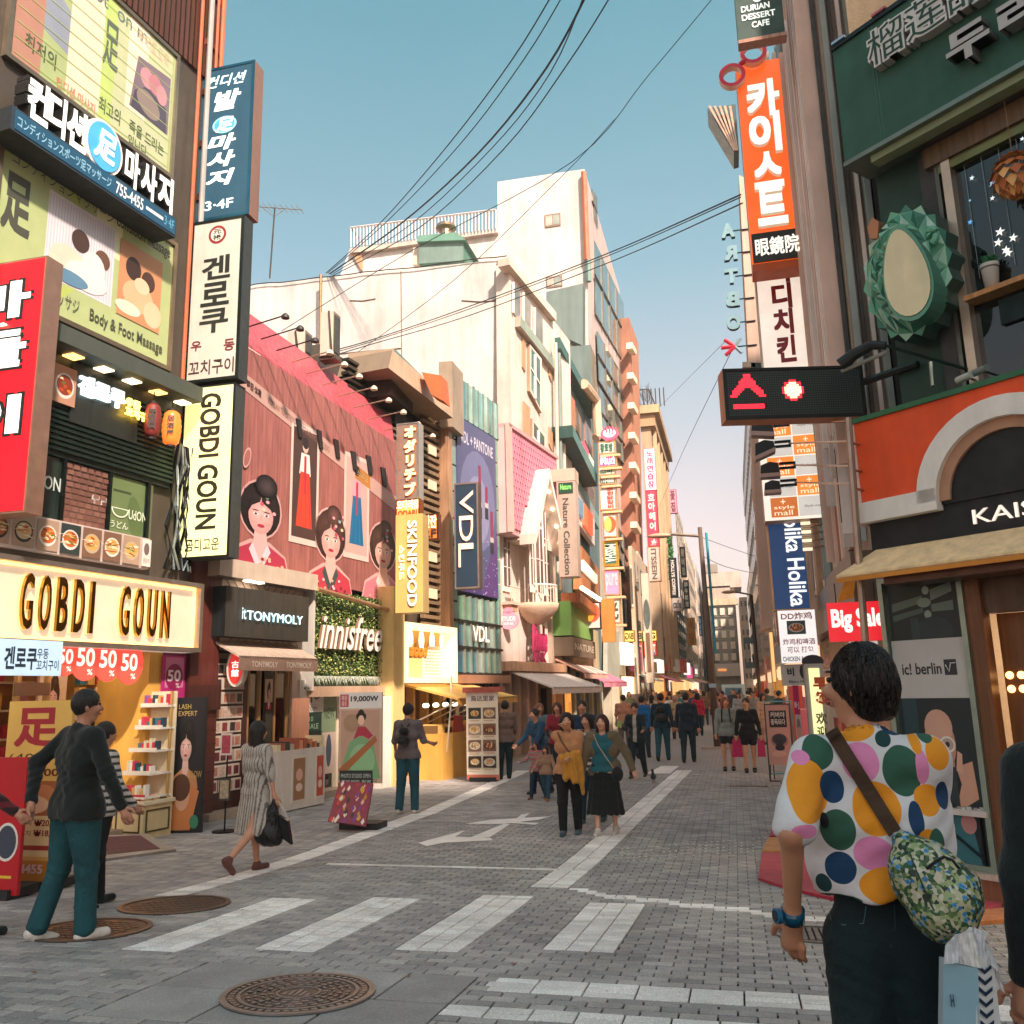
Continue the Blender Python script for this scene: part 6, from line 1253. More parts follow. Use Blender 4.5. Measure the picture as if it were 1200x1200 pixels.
for(px,lab)in(((376,366,390,415),'taller pale air conditioner unit standing on the flat roof by a thin mast'),((337,389,357,415),'shorter pale air conditioner unit on the flat roof, left of the taller one')):
    p=YP(16.5); r=p.R(*px); t=thing('air_conditioner',lab,'air conditioner',p.w(r[0],r[2]),'air conditioners on the low roof'); MB().slab(p,r,-.35,0,'#d8c8b8','#8c7c6c').build('case','paint',t); MB().slab(PL(r[1],16.5,0),(.04,.31,r[2]+.08,r[3]-.08),0,.02,'#6d665c').build('grille','metal',t); MB().tube([p.w(r[0]+.2,r[3],.02),p.w(r[0]+.3,r[2],.05)],.02,'#3a342e',5).build('hose','metal',t); MB().slab(p,(r[0]-.05,r[1]+.05,r[2]-.08,r[2]),-.35,-.05,'#7a6a5c').build('stand','metal',t)
p=YP(30); a=np.array(p.w(*p.uv(316,326))); t=thing('tv_antenna','thin television antenna on the roof edge of the white building','antenna',a); tp=p.w(*p.uv(322,243)); MB().tube([a,tp],.035,'#6a6058',5).build('mast','metal',t); l_,r_=p.w(*p.uv(297,242)),p.w(*p.uv(355,246)); MB().tube([l_,r_],.022,'#b8a89a',5).build('boom','metal',t)
for k in range(9):q=l_+(r_-l_)*(k+.5)/9; MB().tube([q+[0,-.35,0],q+[0,.35,0]],.013,'#a89888',4).build('antenna_rod','metal',t)
MB().tube([p.w(*p.uv(296,230)),p.w(*p.uv(297,257))],.02,'#b89a94',4).build('reflector','metal',t); MB().tube([p.w(*p.uv(309,244)),p.w(*p.uv(321,254))],.014,'#a89888',4).build('brace','metal',t); MB().tube([p.w(*p.uv(334,245)),p.w(*p.uv(322,254))],.014,'#a89888',4).build('brace','metal',t)

def tower():
    t=thing('tower_building','tall white tower block with rooftop terrace and slanting glass bands facing the street','building',(-8,42,-.4)); y0=42.0; p=YP(y0)
    MB().quad(p,[(583,900),(702,900),(685,198),(583,213)],-15,0,'#dcd2cb','#c8b4ac').build('wall','plaster',t)
    MB().quad(p,[(300,600),(583,600),(583,268),(410,291)],-3,0,'#ded4cd','#c9b0a4').build('terrace_wall','plaster',t); MB().quad(p,[(410,296),(424,295),(583,272),(410,291)],0,.3,'#d8c4b4').build('terrace_lip','plaster',t)
    MB().quad(p,[(423,316),(424,316),(424,293),(412,297)],-1.5,.15,'#c89a74').build('bracket','paint',t)
    # railing
    tl,tr=p.uv(411,267,.1),p.uv(581,246,.1); bl,br=p.uv(411,290,.1),p.uv(581,268,.1)
    for k in range(45):
        f=k/44; MB().tube([p.w(bl[0]+(br[0]-bl[0])*f,bl[1]+(br[1]-bl[1])*f,.1),p.w(tl[0]+(tr[0]-tl[0])*f,tl[1]+(tr[1]-tl[1])*f,.1)],.05,'#cfc6c0',4).build('railing_bar','paint',t)
    MB().tube([p.w(*tl,.1),p.w(*tr,.1)],.07,'#c4bcb8',5).build('railing_top','paint',t); MB().tube([p.w(*tl,.1),p.w(*tl,-2.5)],.07,'#c4bcb8',5).build('railing_top','paint',t)
    for(x0,y0_,x1,y1_)in((638,252,657,264),(640,325,659,335)):
        q=p.R(x0,y0_,x1,y1_,.05); MB().slab(p,q,0,.05,'#8c7060').build('window_frame','paint',t); MB().slab(p,rr(q,.06,.12,.48,.88),.05,.06,'#b8a898').build('window','window',t); MB().slab(p,rr(q,.52,.12,.94,.88),.05,.06,'#8f9488').build('window','window',t)
    MB().tube([p.w(*p.uv(684,202,.2),.2),p.w(*p.uv(688,305,.2),.2)],.16,'#b8643c',6).build('drain_pipe','paint',t); MB().tube([p.w(*p.uv(689,305,.2),.2),p.w(*p.uv(690,330,.2),.2)],.14,'#6d8a80',6).build('drain_pipe','paint',t)
    x1=p.uv(690,400)[0]; F=PL(x1+.02,y0,1.6); F=PL(p.uv(688,300)[0]+.0,y0,0)
    def band(pts,name='glass_band',col='#566a62'):
        MB().quad(F,pts,.0,.06,col).build(name,'window',t)
        for k in range(1,4):
            f=k/4; (xb,yb),(xc,yc),(xd,yd),(xa,ya)=pts; X=xb+(xc-xb)*f; X2=xa+(xd-xa)*f; MB().quad(F,[(X,yb+(yc-yb)*f),(X+.7,yb+(yc-yb)*f),(X2+.7,ya+(yd-ya)*f),(X2,ya+(yd-ya)*f)],.06,.12,'#8a8478').build('mullion','metal',t)
        (xb,yb),(xc,yc),(xd,yd),(xa,ya)=pts; m=lambda a,b_,f:a+(b_-a)*f; MB().quad(F,[(m(xa,xb,.45),m(ya,yb,.45)+1),(m(xd,xc,.45),m(yd,yc,.45)+1),(m(xd,xc,.45),m(yd,yc,.45)),(m(xa,xb,.45),m(ya,yb,.45))],.06,.14,'#4a4c46').build('transom','metal',t)
    band([(701,262),(702,270),(701,228),(695,219)][:0]or[(696,252),(701,270),(700,232),(694,221)])
    band([(699,368),(733,428),(731,356),(697,282)]); band([(703,446),(735,500),(734,448),(700,388)]); band([(706,513),(739,552),(737,508),(702,453)]); band([(722,640),(742,700),(741,640),(720,612)],col='#4a5a52'); band([(716,720),(742,800),(741,720),(714,640)],col='#6a7a6c')
    MB().quad(p,[(640,385),(683,405),(683,332),(640,342)],0,.8,'#7b8a84','#66746e').build('grey_annex','plaster',t); MB().quad(p,[(665,470),(695,470),(692,404),(668,406)],0,1.6,'#74837e','#8a7c68').build('grey_annex','plaster',t)
tower()
p=YP(29.5); t=thing('roof_shed','small green-roofed box with a round metal chimney on the white roof','roof shed',p.w(*p.uv(514,308))); MB().quad(p,[(491,309),(543,305),(543,277),(491,280)],-2.0,0,'#7d948a','#5f8a78').build('shed_wall','plaster',t); MB().quad(p,[(488,283),(546,281),(534,272),(490,276)],-2.2,.15,'#6a9480').build('shed_roof','paint',t); c_=p.w(*p.uv(517,276),-.6); MB().lathe(c_,[(.26,0),(.26,.55),(.42,.6),(.36,.75),(.1,.8)],'#a88c74',14).build('chimney','metal',t); MB().quad(p,[(483,310),(491,310),(491,290),(484,290)],-.8,-.2,'#d8c8b4').build('side_box','paint',t)

def teal_building():
    F=PL(-5.9,31.8,1.6); t=thing('teal_building','narrow grey-teal building with wooden windows squeezed between white building and tower','building',(-6,36,-.4))
    MB().quad(F,[(664,870),(706,850),(700,478),(656,395)],-6,0,'#63787a','#8a8478').build('wall','plaster',t)
    for(a,b_)in((395,478),):MB().quad(F,[(657,408),(700,490),(700,478),(656,395)],0,.4,'#3f6862').build('roof_edge','paint',t)
    MB().quad(F,[(672,512),(700,570),(700,556),(671,498)],0,.9,'#4f807a','#33524e').build('ledge','paint',t); MB().quad(F,[(676,570),(702,620),(702,606),(676,556)],0,.3,'#7fa098').build('ledge','paint',t)
    rn=random.Random(2)
    for(x0,y0_,x1,y1_,h)in((673,472,681,490,26),(685,490,695,510,28),(678,540,684,556,22),(687,553,697,575,26),(679,640,686,652,20),(689,655,700,672,24)):
        MB().quad(F,[(x0,y0_+h),(x1,y1_+h),(x1,y1_),(x0,y0_)],0,.05,'#a8785c').build('window_frame','wood',t); MB().quad(F,[(x0+1,y0_+h-2),(x1-1,y1_+h-2),(x1-1,y1_+2),(x0+1,y0_+2)],.05,.07,'#7c6a60').build('window','window',t)
    MB().quad(F,[(666,560),(676,580),(674,470),(664,455)],0,.1,'#b87c5c').build('brown_panel','paint',t)
    q=F.uv(690,500,.4); MB().quad(F,[(679,535),(697,560),(697,545),(678,516)],.3,.5,'#335048').build('sign_back','paint',t); MB().quad(F,[(684,530),(690,540),(690,528),(684,517)],.5,.6,'#c8485c').build('sign_letter','lit',t); MB().quad(F,[(690,542),(696,552),(696,541),(690,530)],.5,.6,'#b8c0a0').build('sign_letter','lit',t)
    MB().quad(F,[(676,610),(697,640),(697,600),(676,572)],.1,.3,'#d8ccc4').build('white_board','print',t); MB().quad(F,[(685,615),(695,628),(695,604),(685,590)],.3,.4,'#d8603c').build('board_letter','lit',t); MB().quad(F,[(678,600),(684,608),(684,590),(678,582)],.3,.4,'#5a7484').build('board_letter','lit',t)
    MB().tube([F.w(*F.uv(684,450,.5),.5),F.w(*F.uv(698,468,.6),.6),F.w(*F.uv(701,512,.6),.6),F.w(*F.uv(698,514,.5),.5)],.22,'#ddc0a2',8).build('drain_pipe','paint',t)
    MB().quad(F,[(682,690),(702,712),(702,668),(682,640)],.05,.4,'#b8784c').build('wood_sign','wood',t); MB().quad(F,[(684,668),(700,684),(700,674),(684,656)],.4,.5,'#f0d8c0').build('board_letter','lit',t); MB().quad(F,[(680,705),(706,726),(706,716),(680,694)],.2,.9,'#a86038').build('canopy','wood',t)
    for k in range(9):c_=F.w(*F.uv(682+k*2.6,689+k*1.7,.9),.9); MB().ball(c_,.09,'#fff0d0',6,4).build('bulb','glow',t)
    return F
TB=teal_building()

# row of shops at street level from the cream column to the striped awnings
def small_shop(lab,F,px,wall,aw,awcol,inner,seed,name='street_shop',stripes=False):
    x0,x1,yt=px; a=F.uv(x0,yt,0); b_=F.uv(x1,yt,0); t=thing(name,lab,'shop',F.w((a[0]+b_[0])/2,-.4)); s0,s1=a[0],b_[0]; zt=(a[1]+b_[1])/2; rn=random.Random(seed)
    MB().slab(F,(s0,s1,2.2,zt),-4,-.05,wall).build('wall','plaster',t); MB().slab(F,(s0,s1,-.5,2.2),-4,-1.2,inner).build('back_wall','paint',t); MB().slab(F,(s0,s1,-.5,-.39),-1.2,.2,'#a89888').build('floor','stone',t)
    for k in range(4):x=s0+k*(s1-s0-.3)/3; MB().slab(F,(x,x+.3,-.39,2.2),-.5,-.05,wall).build('post','paint',t)
    for i in range(5):
        for j in range(6):x=s0+.2+j*(s1-s0-.4)/6; MB().slab(F,(x,x+(s1-s0)/9,-.2+i*.42,.1+i*.42),-1.1,-.8,rn.choice(['#d8607c','#f0dcd0','#c88a48','#4a3c38','#b8a088','#7a9080','#e8b878'])).build('goods','print',t)
    if aw:
        n=8 if stripes else 1
        for k in range(n):u0,u1=s0+(s1-s0)*k/n,s0+(s1-s0)*(k+1)/n; MB().prism([F.w(u0,aw-.5,1.1),F.w(u1,aw-.5,1.1),F.w(u1,aw,.05),F.w(u0,aw,.05)],(0,0,-.05),awcol if k%2==0 else '#f0dcd0',back=True).build('awning','cloth',t)
        MB().slab(F,(s0,s1,aw-.7,aw-.5),1.06,1.1,awcol).build('awning_valance','cloth',t)
    return t,s0,s1,zt
LN=PL(-6.02,29.3,1.6)
t,s0,s1,zt=small_shop('cream shop front with green planter box, right of the fairy-tale gable',LN,(642,672,560),'#d8c0a8',2.6,'#d8a08c','#a8784c',1,stripes=True)
MB().slab(LN,(s0+.3,s1-.2,3.4,4.6),-.05,.6,'#7fae5c').build('green_planter','paint',t); MB().slab(LN,(s0+.3,s1-.2,2.7,3.35),-.05,.65,'#7a6a58').build('name_board','paint',t); T('NATURE',LN,(s0+.5,s1-.5,2.9,3.15),.66,'#d8c8b0',t,bold=.03); MB().slab(LN,(s0+1,s1-1,4.7,6.8),-.04,.0,'#55605a').build('window','window',t); MB().slab(LN,(s0+.2,s0+.8,.2,1.7),.3,.4,'#e09040').build('orange_poster','lit',t); MB().frame(LN,(s0+.35,s0+.65,.7,1.1),.04,.4,.41,'#f8e0b8').build('poster_mark','print',t)
t,s0,s1,zt=small_shop('busy toy and flower shop front under a pink awning, below the teal building',PL(-5.7,31.8,1.6),(672,702,735),'#c8b890',2.3,'#e07a94','#b8845c',2)
t,s0,s1,zt=small_shop('pale shop front with white panels beyond the pink awning',PL(-5.6,41.0,1.6),(700,728,660),'#cabfa8',None,None,'#8a7a60',3)
MB().quad(PL(-5.55,41,1.6),[(712,800),(726,798),(726,740),(712,742)],0,.2,'#b0b0a0').build('white_panel','paint',t)
t,p,r=psign('hanging_sign','beige Nature Collection sign with green badge, lettered sideways',28.6,(652,565,678,675),'#b8a090','#c8b4a4',.6,rim=0)
T('Nature Collection',p,rr(r,.30,.02,.62,.82),.02,'#4c4440',t,bold=.02,rot=-90); MB().slab(p,rr(r,.12,.87,.88,.985),.01,.03,'#1f4430').build('badge','print',t); T('Nature',p,rr(r,.2,.91,.8,.97),.035,'#7ac060',t,'lit',bold=.03)
MB().slab(p,(r[0]-.3,r[1],r[3]+.02,r[3]+.45),-.8,0,'#c8b09c').build('cap_box','paint',t)
def tag_(i):return i
SG=[
    ((701,518,721,531),'#e4e6dc','황토방','#2f6a50','small white sign with green Korean letters under the steam symbol'),
    ((701,532,723,546),'#c8387c','Mud','#f8e8f0','magenta sign with the word Mud, high in the stack of signs'),
    ((701,547,721,556),'#e0e4d8','스파','#3a7458','thin white and green sign just below the magenta one'),
    ((702,557,722,567),'#1f5444','778-8888','#e0e8dc','dark green sign with a phone number in the stack of signs'),
    ((702,570,723,597),'#e8e0d8','춘천닭갈비','#d8482c','white sign with red Korean letters below the green phone sign'),
    ((706,603,724,629),'#e2d8d0','','#d8603c','white sign with an orange-red round logo, in the middle of the stack'),
    ((706,634,725,663),'#3f7468','MISSHA','#e0e8dc','teal sign in a yellow frame above the pink one'),
    ((707,668,727,697),'#e47c98','pure','#f4c8d0','plain pink square sign in the stack of signs'),
    ((708,701,728,730),'#f0e8de','光','#54604a','white sign with one brushed black character'),
]
for i,(px,fc,tx,tcx,lab)in enumerate(SG):
    t,p,r=psign('hanging_sign',lab,34.6+i*.01,px,fc,'#d8a878' if i not in(6,)else '#d8a83c',.25,rim=.05 if i!=6 else .10,kind='lit' if i in(1,7)else 'print',rimcol='#e0b080' if i!=6 else '#d8a83c',group='signs stacked beyond the teal building')
    if i==5:MB().disc(p,(r[0]+r[1])/2,(r[2]+r[3])/2+.05,.03,.24,'#e0502c',22,.33).build('logo','lit',t); MB().disc(p,(r[0]+r[1])/2-.08,(r[2]+r[3])/2+.05,.032,.15,'#f0a050',22,.3).build('logo','lit',t)
    elif tx:T(tx,p,rr(r,.12,.15 if i!=4 else .08,.88,.85 if i!=4 else .92)if i!=4 else rr(r,.45,.06,.85,.94),.035,tcx,t,'lit' if i==1 else 'print',bold=.04,vert=(i==4),rot=(-90 if i==6 else 0))
    MB().slab(p,(r[0]+.1,r[1]+.2,r[2]-.14,r[2]-.05),-.2,.1,'#ecc090').build('lamp_bar','paint',t)
p=YP(34.5); c_=p.uv(714,508); t=thing('steam_sign','pink hot-spring symbol with three steam lines on top of the sign stack','sign',p.w(*c_)); MB().disc(p,c_[0],c_[1],0,.36,'#d85068',24,.28,.12).build('ring','lit',t); MB().disc(p,c_[0],c_[1]+.02,.01,.26,'#f0d8d4',24,.18).build('ring_centre','lit',t)
for k in(-1,0,1):MB().tube([p.w(c_[0]+k*.13,c_[1]-.05,.04),p.w(c_[0]+k*.13+.03,c_[1]+.1,.04),p.w(c_[0]+k*.13,c_[1]+.28,.04)],.03,'#d83850',6).build('steam_line','lit',t)
t,p,r=psign('hanging_sign','orange and yellow round logo sign in a dark frame, left of the black character',33.9,(684,706,705,737),'#e6dcd0','#4a4038',.25,rim=.05,rimcol='#3c342e'); c_=((r[0]+r[1])/2,(r[2]+r[3])/2+.12); MB().disc(p,c_[0],c_[1],.03,.30,'#e8503c',24,.36).build('logo','lit',t); MB().disc(p,c_[0]-.1,c_[1],.032,.19,'#f0a83c',24,.34).build('logo','lit',t)
MB().slab(p,(r[1],r[1]+.5,r[2]-.5,r[3]+.1),-.4,-.1,'#d8843c').build('orange_post','paint',t)
# ------------------------------------------------------------------ beyond the tower
def bld(name,label,y0,y1,px,col,side=None,rows=0,cols=0,wcol='#5a5e58',zb=-.4,srows=0,scols=0,cat='building',kind='plaster',left=False):
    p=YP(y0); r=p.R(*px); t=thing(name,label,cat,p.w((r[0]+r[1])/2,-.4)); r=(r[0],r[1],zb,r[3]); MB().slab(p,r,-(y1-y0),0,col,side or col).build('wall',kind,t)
    for i in range(rows):
        for j in range(cols):
            q=rr(r,(j+.22)/cols,(i+.3)/rows,(j+.78)/cols,(i+.78)/rows); MB().slab(p,q,0,.06,'#d8c4b0').build('window_frame','paint',t); MB().slab(p,rr(q,.1,.08,.9,.92),.06,.08,wcol).build('window','window',t)
    F=PL(r[1],y0,0)if not left else PL(r[0],y1,180)
    for i in range(srows):
        for j in range(scols):q=(((j+.25)/scols)*(y1-y0),((j+.75)/scols)*(y1-y0),r[2]+(r[3]-r[2])*(i+.3)/srows,r[2]+(r[3]-r[2])*(i+.75)/srows); MB().slab(F,q,0,.06,wcol).build('window','window',t)
    return t,p,r,F
t=thing('orange_building','thin orange brick facade strip right of the white tower','building',(-5.3,58,-.4)); F=PL(-5.32,57.2,1.6)
MB().quad(F,[(747,800),(757,800),(748,402),(737,372)],-4,.1,'#b87c5c','#a87058').build('wall','plaster',t)
for k in range(11):MB().quad(F,[(741+k*.9,408+k*35),(746+k*.9,416+k*35),(746+k*.9,410+k*35),(741+k*.9,401+k*35)],.1,.5,'#e8cfb0').build('air_conditioner','paint',t)
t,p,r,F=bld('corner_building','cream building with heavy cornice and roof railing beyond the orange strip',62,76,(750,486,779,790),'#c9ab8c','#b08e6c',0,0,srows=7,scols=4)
MB().slab(p,(r[0],r[1]+.7,r[3]-.1,r[3]+.5),-14.3,.6,'#d4b48c','#b8946c').build('cornice','plaster',t); MB().slab(p,(r[0],r[1]+.35,r[3]-1.0,r[3]-.1),-14.2,.3,'#c4a27c').build('frieze','plaster',t)
for k in range(5):MB().slab(F,(1+k*3,1.4+k*3,2,r[3]-1),.0,.3,'#d0b08c').build('pilaster','plaster',t)
for k in range(7):MB().tube([p.w(r[0]+k*.3,r[3]+.5),p.w(r[0]+k*.3,r[3]+1.9)],.04,'#6a6058',4).build('railing_bar','metal',t)
MB().tube([p.w(r[0],r[3]+1.9),p.w(r[1],r[3]+1.9),p.w(r[1]+.3,r[3]+1.9,-8)],.05,'#6a6058',4).build('railing_top','metal',t)
# bare roof tree
p=YP(66); b0=p.w(*p.uv(757,492)); t=thing('bare_tree','small leafless tree on the roof behind the cornice','tree',b0); rn=random.Random(17)
def branch(mb,P,d_,L,r_,n):
    Q=P+d_*L; mb.tube([P,P+d_*L*.5+np.array([rn.uniform(-.05,.05),0,0]),Q],r_,'#5a4438',4,r2=r_*.55,cap=False)
    if n:
        for k in range(3):branch(mb,P+d_*L*rn.uniform(.5,1),nrm(d_+np.array([rn.uniform(-.8,.8),rn.uniform(-.5,.5),rn.uniform(-.1,.5)])),L*.68,r_*.55,n-1)
mb=MB()
for k in range(3):branch(mb,b0+[k*.4-.3,0,0],nrm([rn.uniform(-.3,.3),0,1]),1.25,.05,4)
mb.build('branches','paint',t)
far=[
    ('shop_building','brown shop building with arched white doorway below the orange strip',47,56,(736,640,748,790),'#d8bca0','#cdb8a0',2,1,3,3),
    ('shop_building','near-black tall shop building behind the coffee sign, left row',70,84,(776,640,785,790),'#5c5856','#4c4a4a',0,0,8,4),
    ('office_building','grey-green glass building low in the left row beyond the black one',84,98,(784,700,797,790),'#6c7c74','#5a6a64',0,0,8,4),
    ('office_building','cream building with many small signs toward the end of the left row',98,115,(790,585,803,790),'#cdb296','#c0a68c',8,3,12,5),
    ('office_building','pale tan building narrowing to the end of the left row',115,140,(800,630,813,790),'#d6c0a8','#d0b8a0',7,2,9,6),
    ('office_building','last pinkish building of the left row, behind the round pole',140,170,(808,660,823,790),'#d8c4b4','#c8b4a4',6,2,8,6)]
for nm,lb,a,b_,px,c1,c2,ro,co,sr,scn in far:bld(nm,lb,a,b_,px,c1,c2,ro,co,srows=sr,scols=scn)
# arched doorway on the first of these
p=YP(46.9); t=thing('arch_panel','small white arched front beside the BIG MART sign','facade',p.w(*p.uv(758,790))); q=p.R(751,672,766,800); MB().slab(p,q,-.8,0,'#dcc8b4').build('wall','plaster',t); MB().slab(p,rr(q,.3,.1,.8,.45),0,.05,'#7a5a44').build('door','wood',t); MB().disc(p,(q[0]+q[1])/2+.02,q[2]+(q[3]-q[2])*.62,.03,.17,'#5a6460',16,.8,.03).build('window','window',t)
FS=[
    ((754,526,770,574),56,'#e8d0c8','노래연습장','#b83c78',1,'tall pale sign with pink Korean letters above the red 3F sign','#d8a0a0'),
    ((756,575,773,640),55.5,'#cf3448','호아헤어 2','#f4e0d8',1,'tall red sign with white letters, a 2 and 3F','#a82c38'),
    ((758,641,775,681),55,'#cdbcae','ITSSEIN','#6a5a50',2,'pale beige sign lettered sideways under the red 3F sign','#c88a58'),
    ((783,574,794,601),84,'#e89aa8','꽃집','#6a3038',1,'small pink sign with a picture, high over the street lamp','#d04878'),
    ((783,654,795,700),66,'#222826','HOLLYS COFFEE','#e8e0d8',2,'black coffee sign lettered sideways in white and red','#1a1c1c'),
    ((796,641,805,676),80,'#3c362e','왕비집','#e8d8b0',1,'narrow dark sign with cream letters right of the coffee sign','#2c2824'),
    ((800,680,809,713),86,'#2c2a28','韓牛料理','#f0e0c0',1,'dark sign with four stacked white characters','#3c3630'),
    ((805,724,816,756),90,'#d89a4c','식당','#b86a30',1,'orange-tan sign on the left row near the round pole','#c08040'),
    ((818,722,823,745),70,'#3a8ab8','bus','#e8f0f4',1,'thin blue sign beside the round pole','#2c6a90'),
    ((753,739,770,751),50,'#e8c458','BIG','#3c3420',0,'yellow BIG sign above a red sign','#c89a3c'),
    ((754,752,770,768),49.9,'#d8442c','MART','#f4e8e0',0,'red MART sign with a blue crown mark','#b03828'),
    ((731,739,744,752),44,'#d8bc5c','BIG','#6a5a30',0,'yellow BIG sign reversed in the glass, left of the other BIG sign','#b8984c'),
    ((787,700,800,716),72,'#b8aca4','cafe','#5a5450',0,'small grey sign under the black coffee sign','#a0948c')]
for px,y,fc,tx,tcx,ve,lab,sc_ in FS:
    t,p,r=psign('hanging_sign',lab,y,px,fc,sc_,.4,rim=.04,kind='lit' if y<57 and fc!='#cdbcae' else 'print',rimcol=sc_)
    if ve==2:T(tx,p,rr(r,.3,.06,.72,.94),.02,tcx,t,bold=.04,rot=-90)
    else:T(tx,p,rr(r,.2 if ve else .1,.06 if ve else .2,.8 if ve else .9,.94 if ve else .8),.02,tcx,t,bold=.05,vert=bool(ve),rot='mirror' if 'reversed' in lab else 0)
    if 'red sign with white' in lab or '3F' in tx:T('3F',p,rr(r,.25,.02,.8,.10),.03,'#f4e0d8',t)
    if 'MART'==tx:MB().disc(p,(r[0]+r[1])/2,r[2]+.12,.03,.3,'#4a70a8',12,.09).build('mark','print',t)
# vertical green wall
p=YP(68); r=p.R(782,628,790,680); t=thing('green_wall','patch of green climbing plants behind the coffee sign','plant',p.w(r[0],r[2])); mb=MB(); rn=random.Random(1)
for k in range(500):P=p.w(rn.uniform(r[0],r[1]),rn.uniform(r[2],r[3]),rn.uniform(0,.3)); u=nrm([rn.uniform(-1,1),rn.uniform(-.4,.4),rn.uniform(-1,1)])*.16; w_=nrm([rn.uniform(-1,1),rn.uniform(-.4,.4),rn.uniform(-1,1)])*.08; mb.face([P,P+u*.5+w_,P+u,P+u*.5-w_],rn.choice(['#3c7a3c','#2a5c2e','#5a9448']))
o=mb.build('leaves','leaf',t); o['kind']='stuff'; MB().slab(p,r,-.3,-.02,'#2c3c28').build('trellis','paint',t)
# lit shopfronts, awnings and stock along the far left row
F=PL(-5.45,44,1.6); rn=random.Random(55); st=thing('shop_row','strip of small bright shopfronts at street level far along the left side','shops',F.w(10,-.4))
for k in range(16):
    s_=k*3.4+rn.uniform(0,.5); MB().slab(F,(s_,s_+2.8,-.3,2.1),.1,.3,rn.choice(['#f0c890','#f4dcb8','#e8b070','#f0d8d0'])).build('lit_front','lit',st); MB().slab(F,(s_-.1,s_+rn.uniform(1.8,3.0),2.3+rn.uniform(0,.5),3.0+rn.uniform(0,.9)),.1,.5,rn.choice(['#d85a4c','#e8e0d4','#3c6a84','#e8c070','#c84a80','#f0ece4'])).build('name_board',rn.choice(['lit','print','print']),st)
    for j in range(4):MB().slab(F,(s_+.1+j*.65,s_+.6+j*.65,-.4,rn.uniform(.5,1.3)),.3,rn.uniform(.5,1.0),rn.choice(['#d8607c','#f0dcd0','#c88a48','#5a4c48','#7a9080','#e8b878'])).build('stock','print',st)
    if rn.random()<.6:MB().prism([F.w(s_,1.9,1.5),F.w(s_+2.8,1.9,1.5),F.w(s_+2.8,2.3,.4),F.w(s_,2.3,.4)],(0,0,-.06),rn.choice(['#e8d8c8','#d8708c','#e0a850','#c8d0c8']),back=True).build('awning','cloth',st)
# building that closes the street
t,p,r,F=bld('end_building','tan building closing the far end of the street, dark grid front with white units',150,165,(824,672,868,790),'#c8b4a4','#b8a494')
for px,c_ in(((827,688,857,710),'#bba898'),((825,662,841,672),'#a8988a'),((826,672,869,688),'#cbb8a8')):MB().slab(p,p.R(*px),-10,.5,c_).build('roof_block','plaster',t)
q=p.R(832,710,866,777,.6); MB().slab(p,q,0,.6,'#5c5c58').build('dark_front','window',t); MB().slab(p,(q[0]-1,q[1]+.5,q[3],q[3]+1),0,1.2,'#d8c0a0').build('cornice','plaster',t)
for i in range(5):
    for j in range(3):MB().slab(p,rr(q,.06+j*.33,.05+i*.195,.25+j*.33,.17+i*.195),.6,1.0,'#e0d0bc').build('window_unit','paint',t)
    MB().slab(p,rr(q,0,i*.2,1,i*.2+.012),.6,.8,'#8c8074').build('floor_band','paint',t)
q=p.R(838,778,868,792,1); MB().slab(p,q,0,1.0,'#d8ccc0').build('shop_band','print',t); MB().slab(p,rr(q,.1,.4,.45,.6),1,1.1,'#d88a50').build('sign_board','lit',t)
bld('end_building','second pale building right of the dark grid front at the end',135,150,(866,700,882,790),'#cdbaaa','#c0ac9c',7,2)
bld('end_building','low pale building squeezed left of the dark grid front, far end',152,166,(820,690,828,790),'#c4b8b0','#b8aca4',6,1)
# round pole
c=G(841,877); t=thing('round_pole','tall dark round pole standing in the street with a white band','pole',c); p=YP(c[1]); top=p.w(*p.uv(820,618)); MB().tube([c,top],.11,'#6a564a',12,r2=.07).build('shaft','paint',t,True); m=c+(top-c)*.265; MB().tube([m,m+(top-c)*.018],.118,'#a8c0d0',12).build('band','paint',t); MB().tube([top-[0,0,.3],top+[-1.1,0,-.15]],.05,'#a8907c',6).build('lamp_arm','metal',t); MB().ball(top+[-1.35,0,-.2],(.42,.16,.09),'#c8a88c',12,6).build('lamp_head','paint',t,True); MB().box(c[0]-.5,c[0]+.5,c[1]-.35,c[1]+.35,-.4,-.34,'#b8a494').build('plinth','stone',t)
MB().tube([m+(top-c)*.15+[.18,0,0],top+[.2,0,-.2]],.05,'#3a9aa8',6).build('blue_conduit','paint',t)
# street lamps farther off
for x,yb,yt,Y,lab in((880,800,697,60,'thin street lamp with curved arm beside the dark grid building'),):
    p=YP(Y); a,b_=p.uv(x+1,840),p.uv(x,yt); a=(b_[0]+.1,-.4); t=thing('street_lamp',lab,'street lamp',p.w(*a)); MB().tube([p.w(*a),p.w(*b_)],.13,'#5a5048',6).build('pole','metal',t); MB().tube([p.w(*b_),p.w(b_[0]-1.0,b_[1]+.25)],.06,'#6a5c50',5).build('arm','metal',t); MB().ball(p.w(b_[0]-1.4,b_[1]+.25),(.5,.2,.12),'#b89c84',10,5).build('lamp_head','paint',t)
    for k in range(2):MB().slab(p,(b_[0]-.7,b_[0]+.1,2.6+k*1.6,3.0+k*1.6),-.1,0,'#5a6a70').build('small_plate','paint',t)
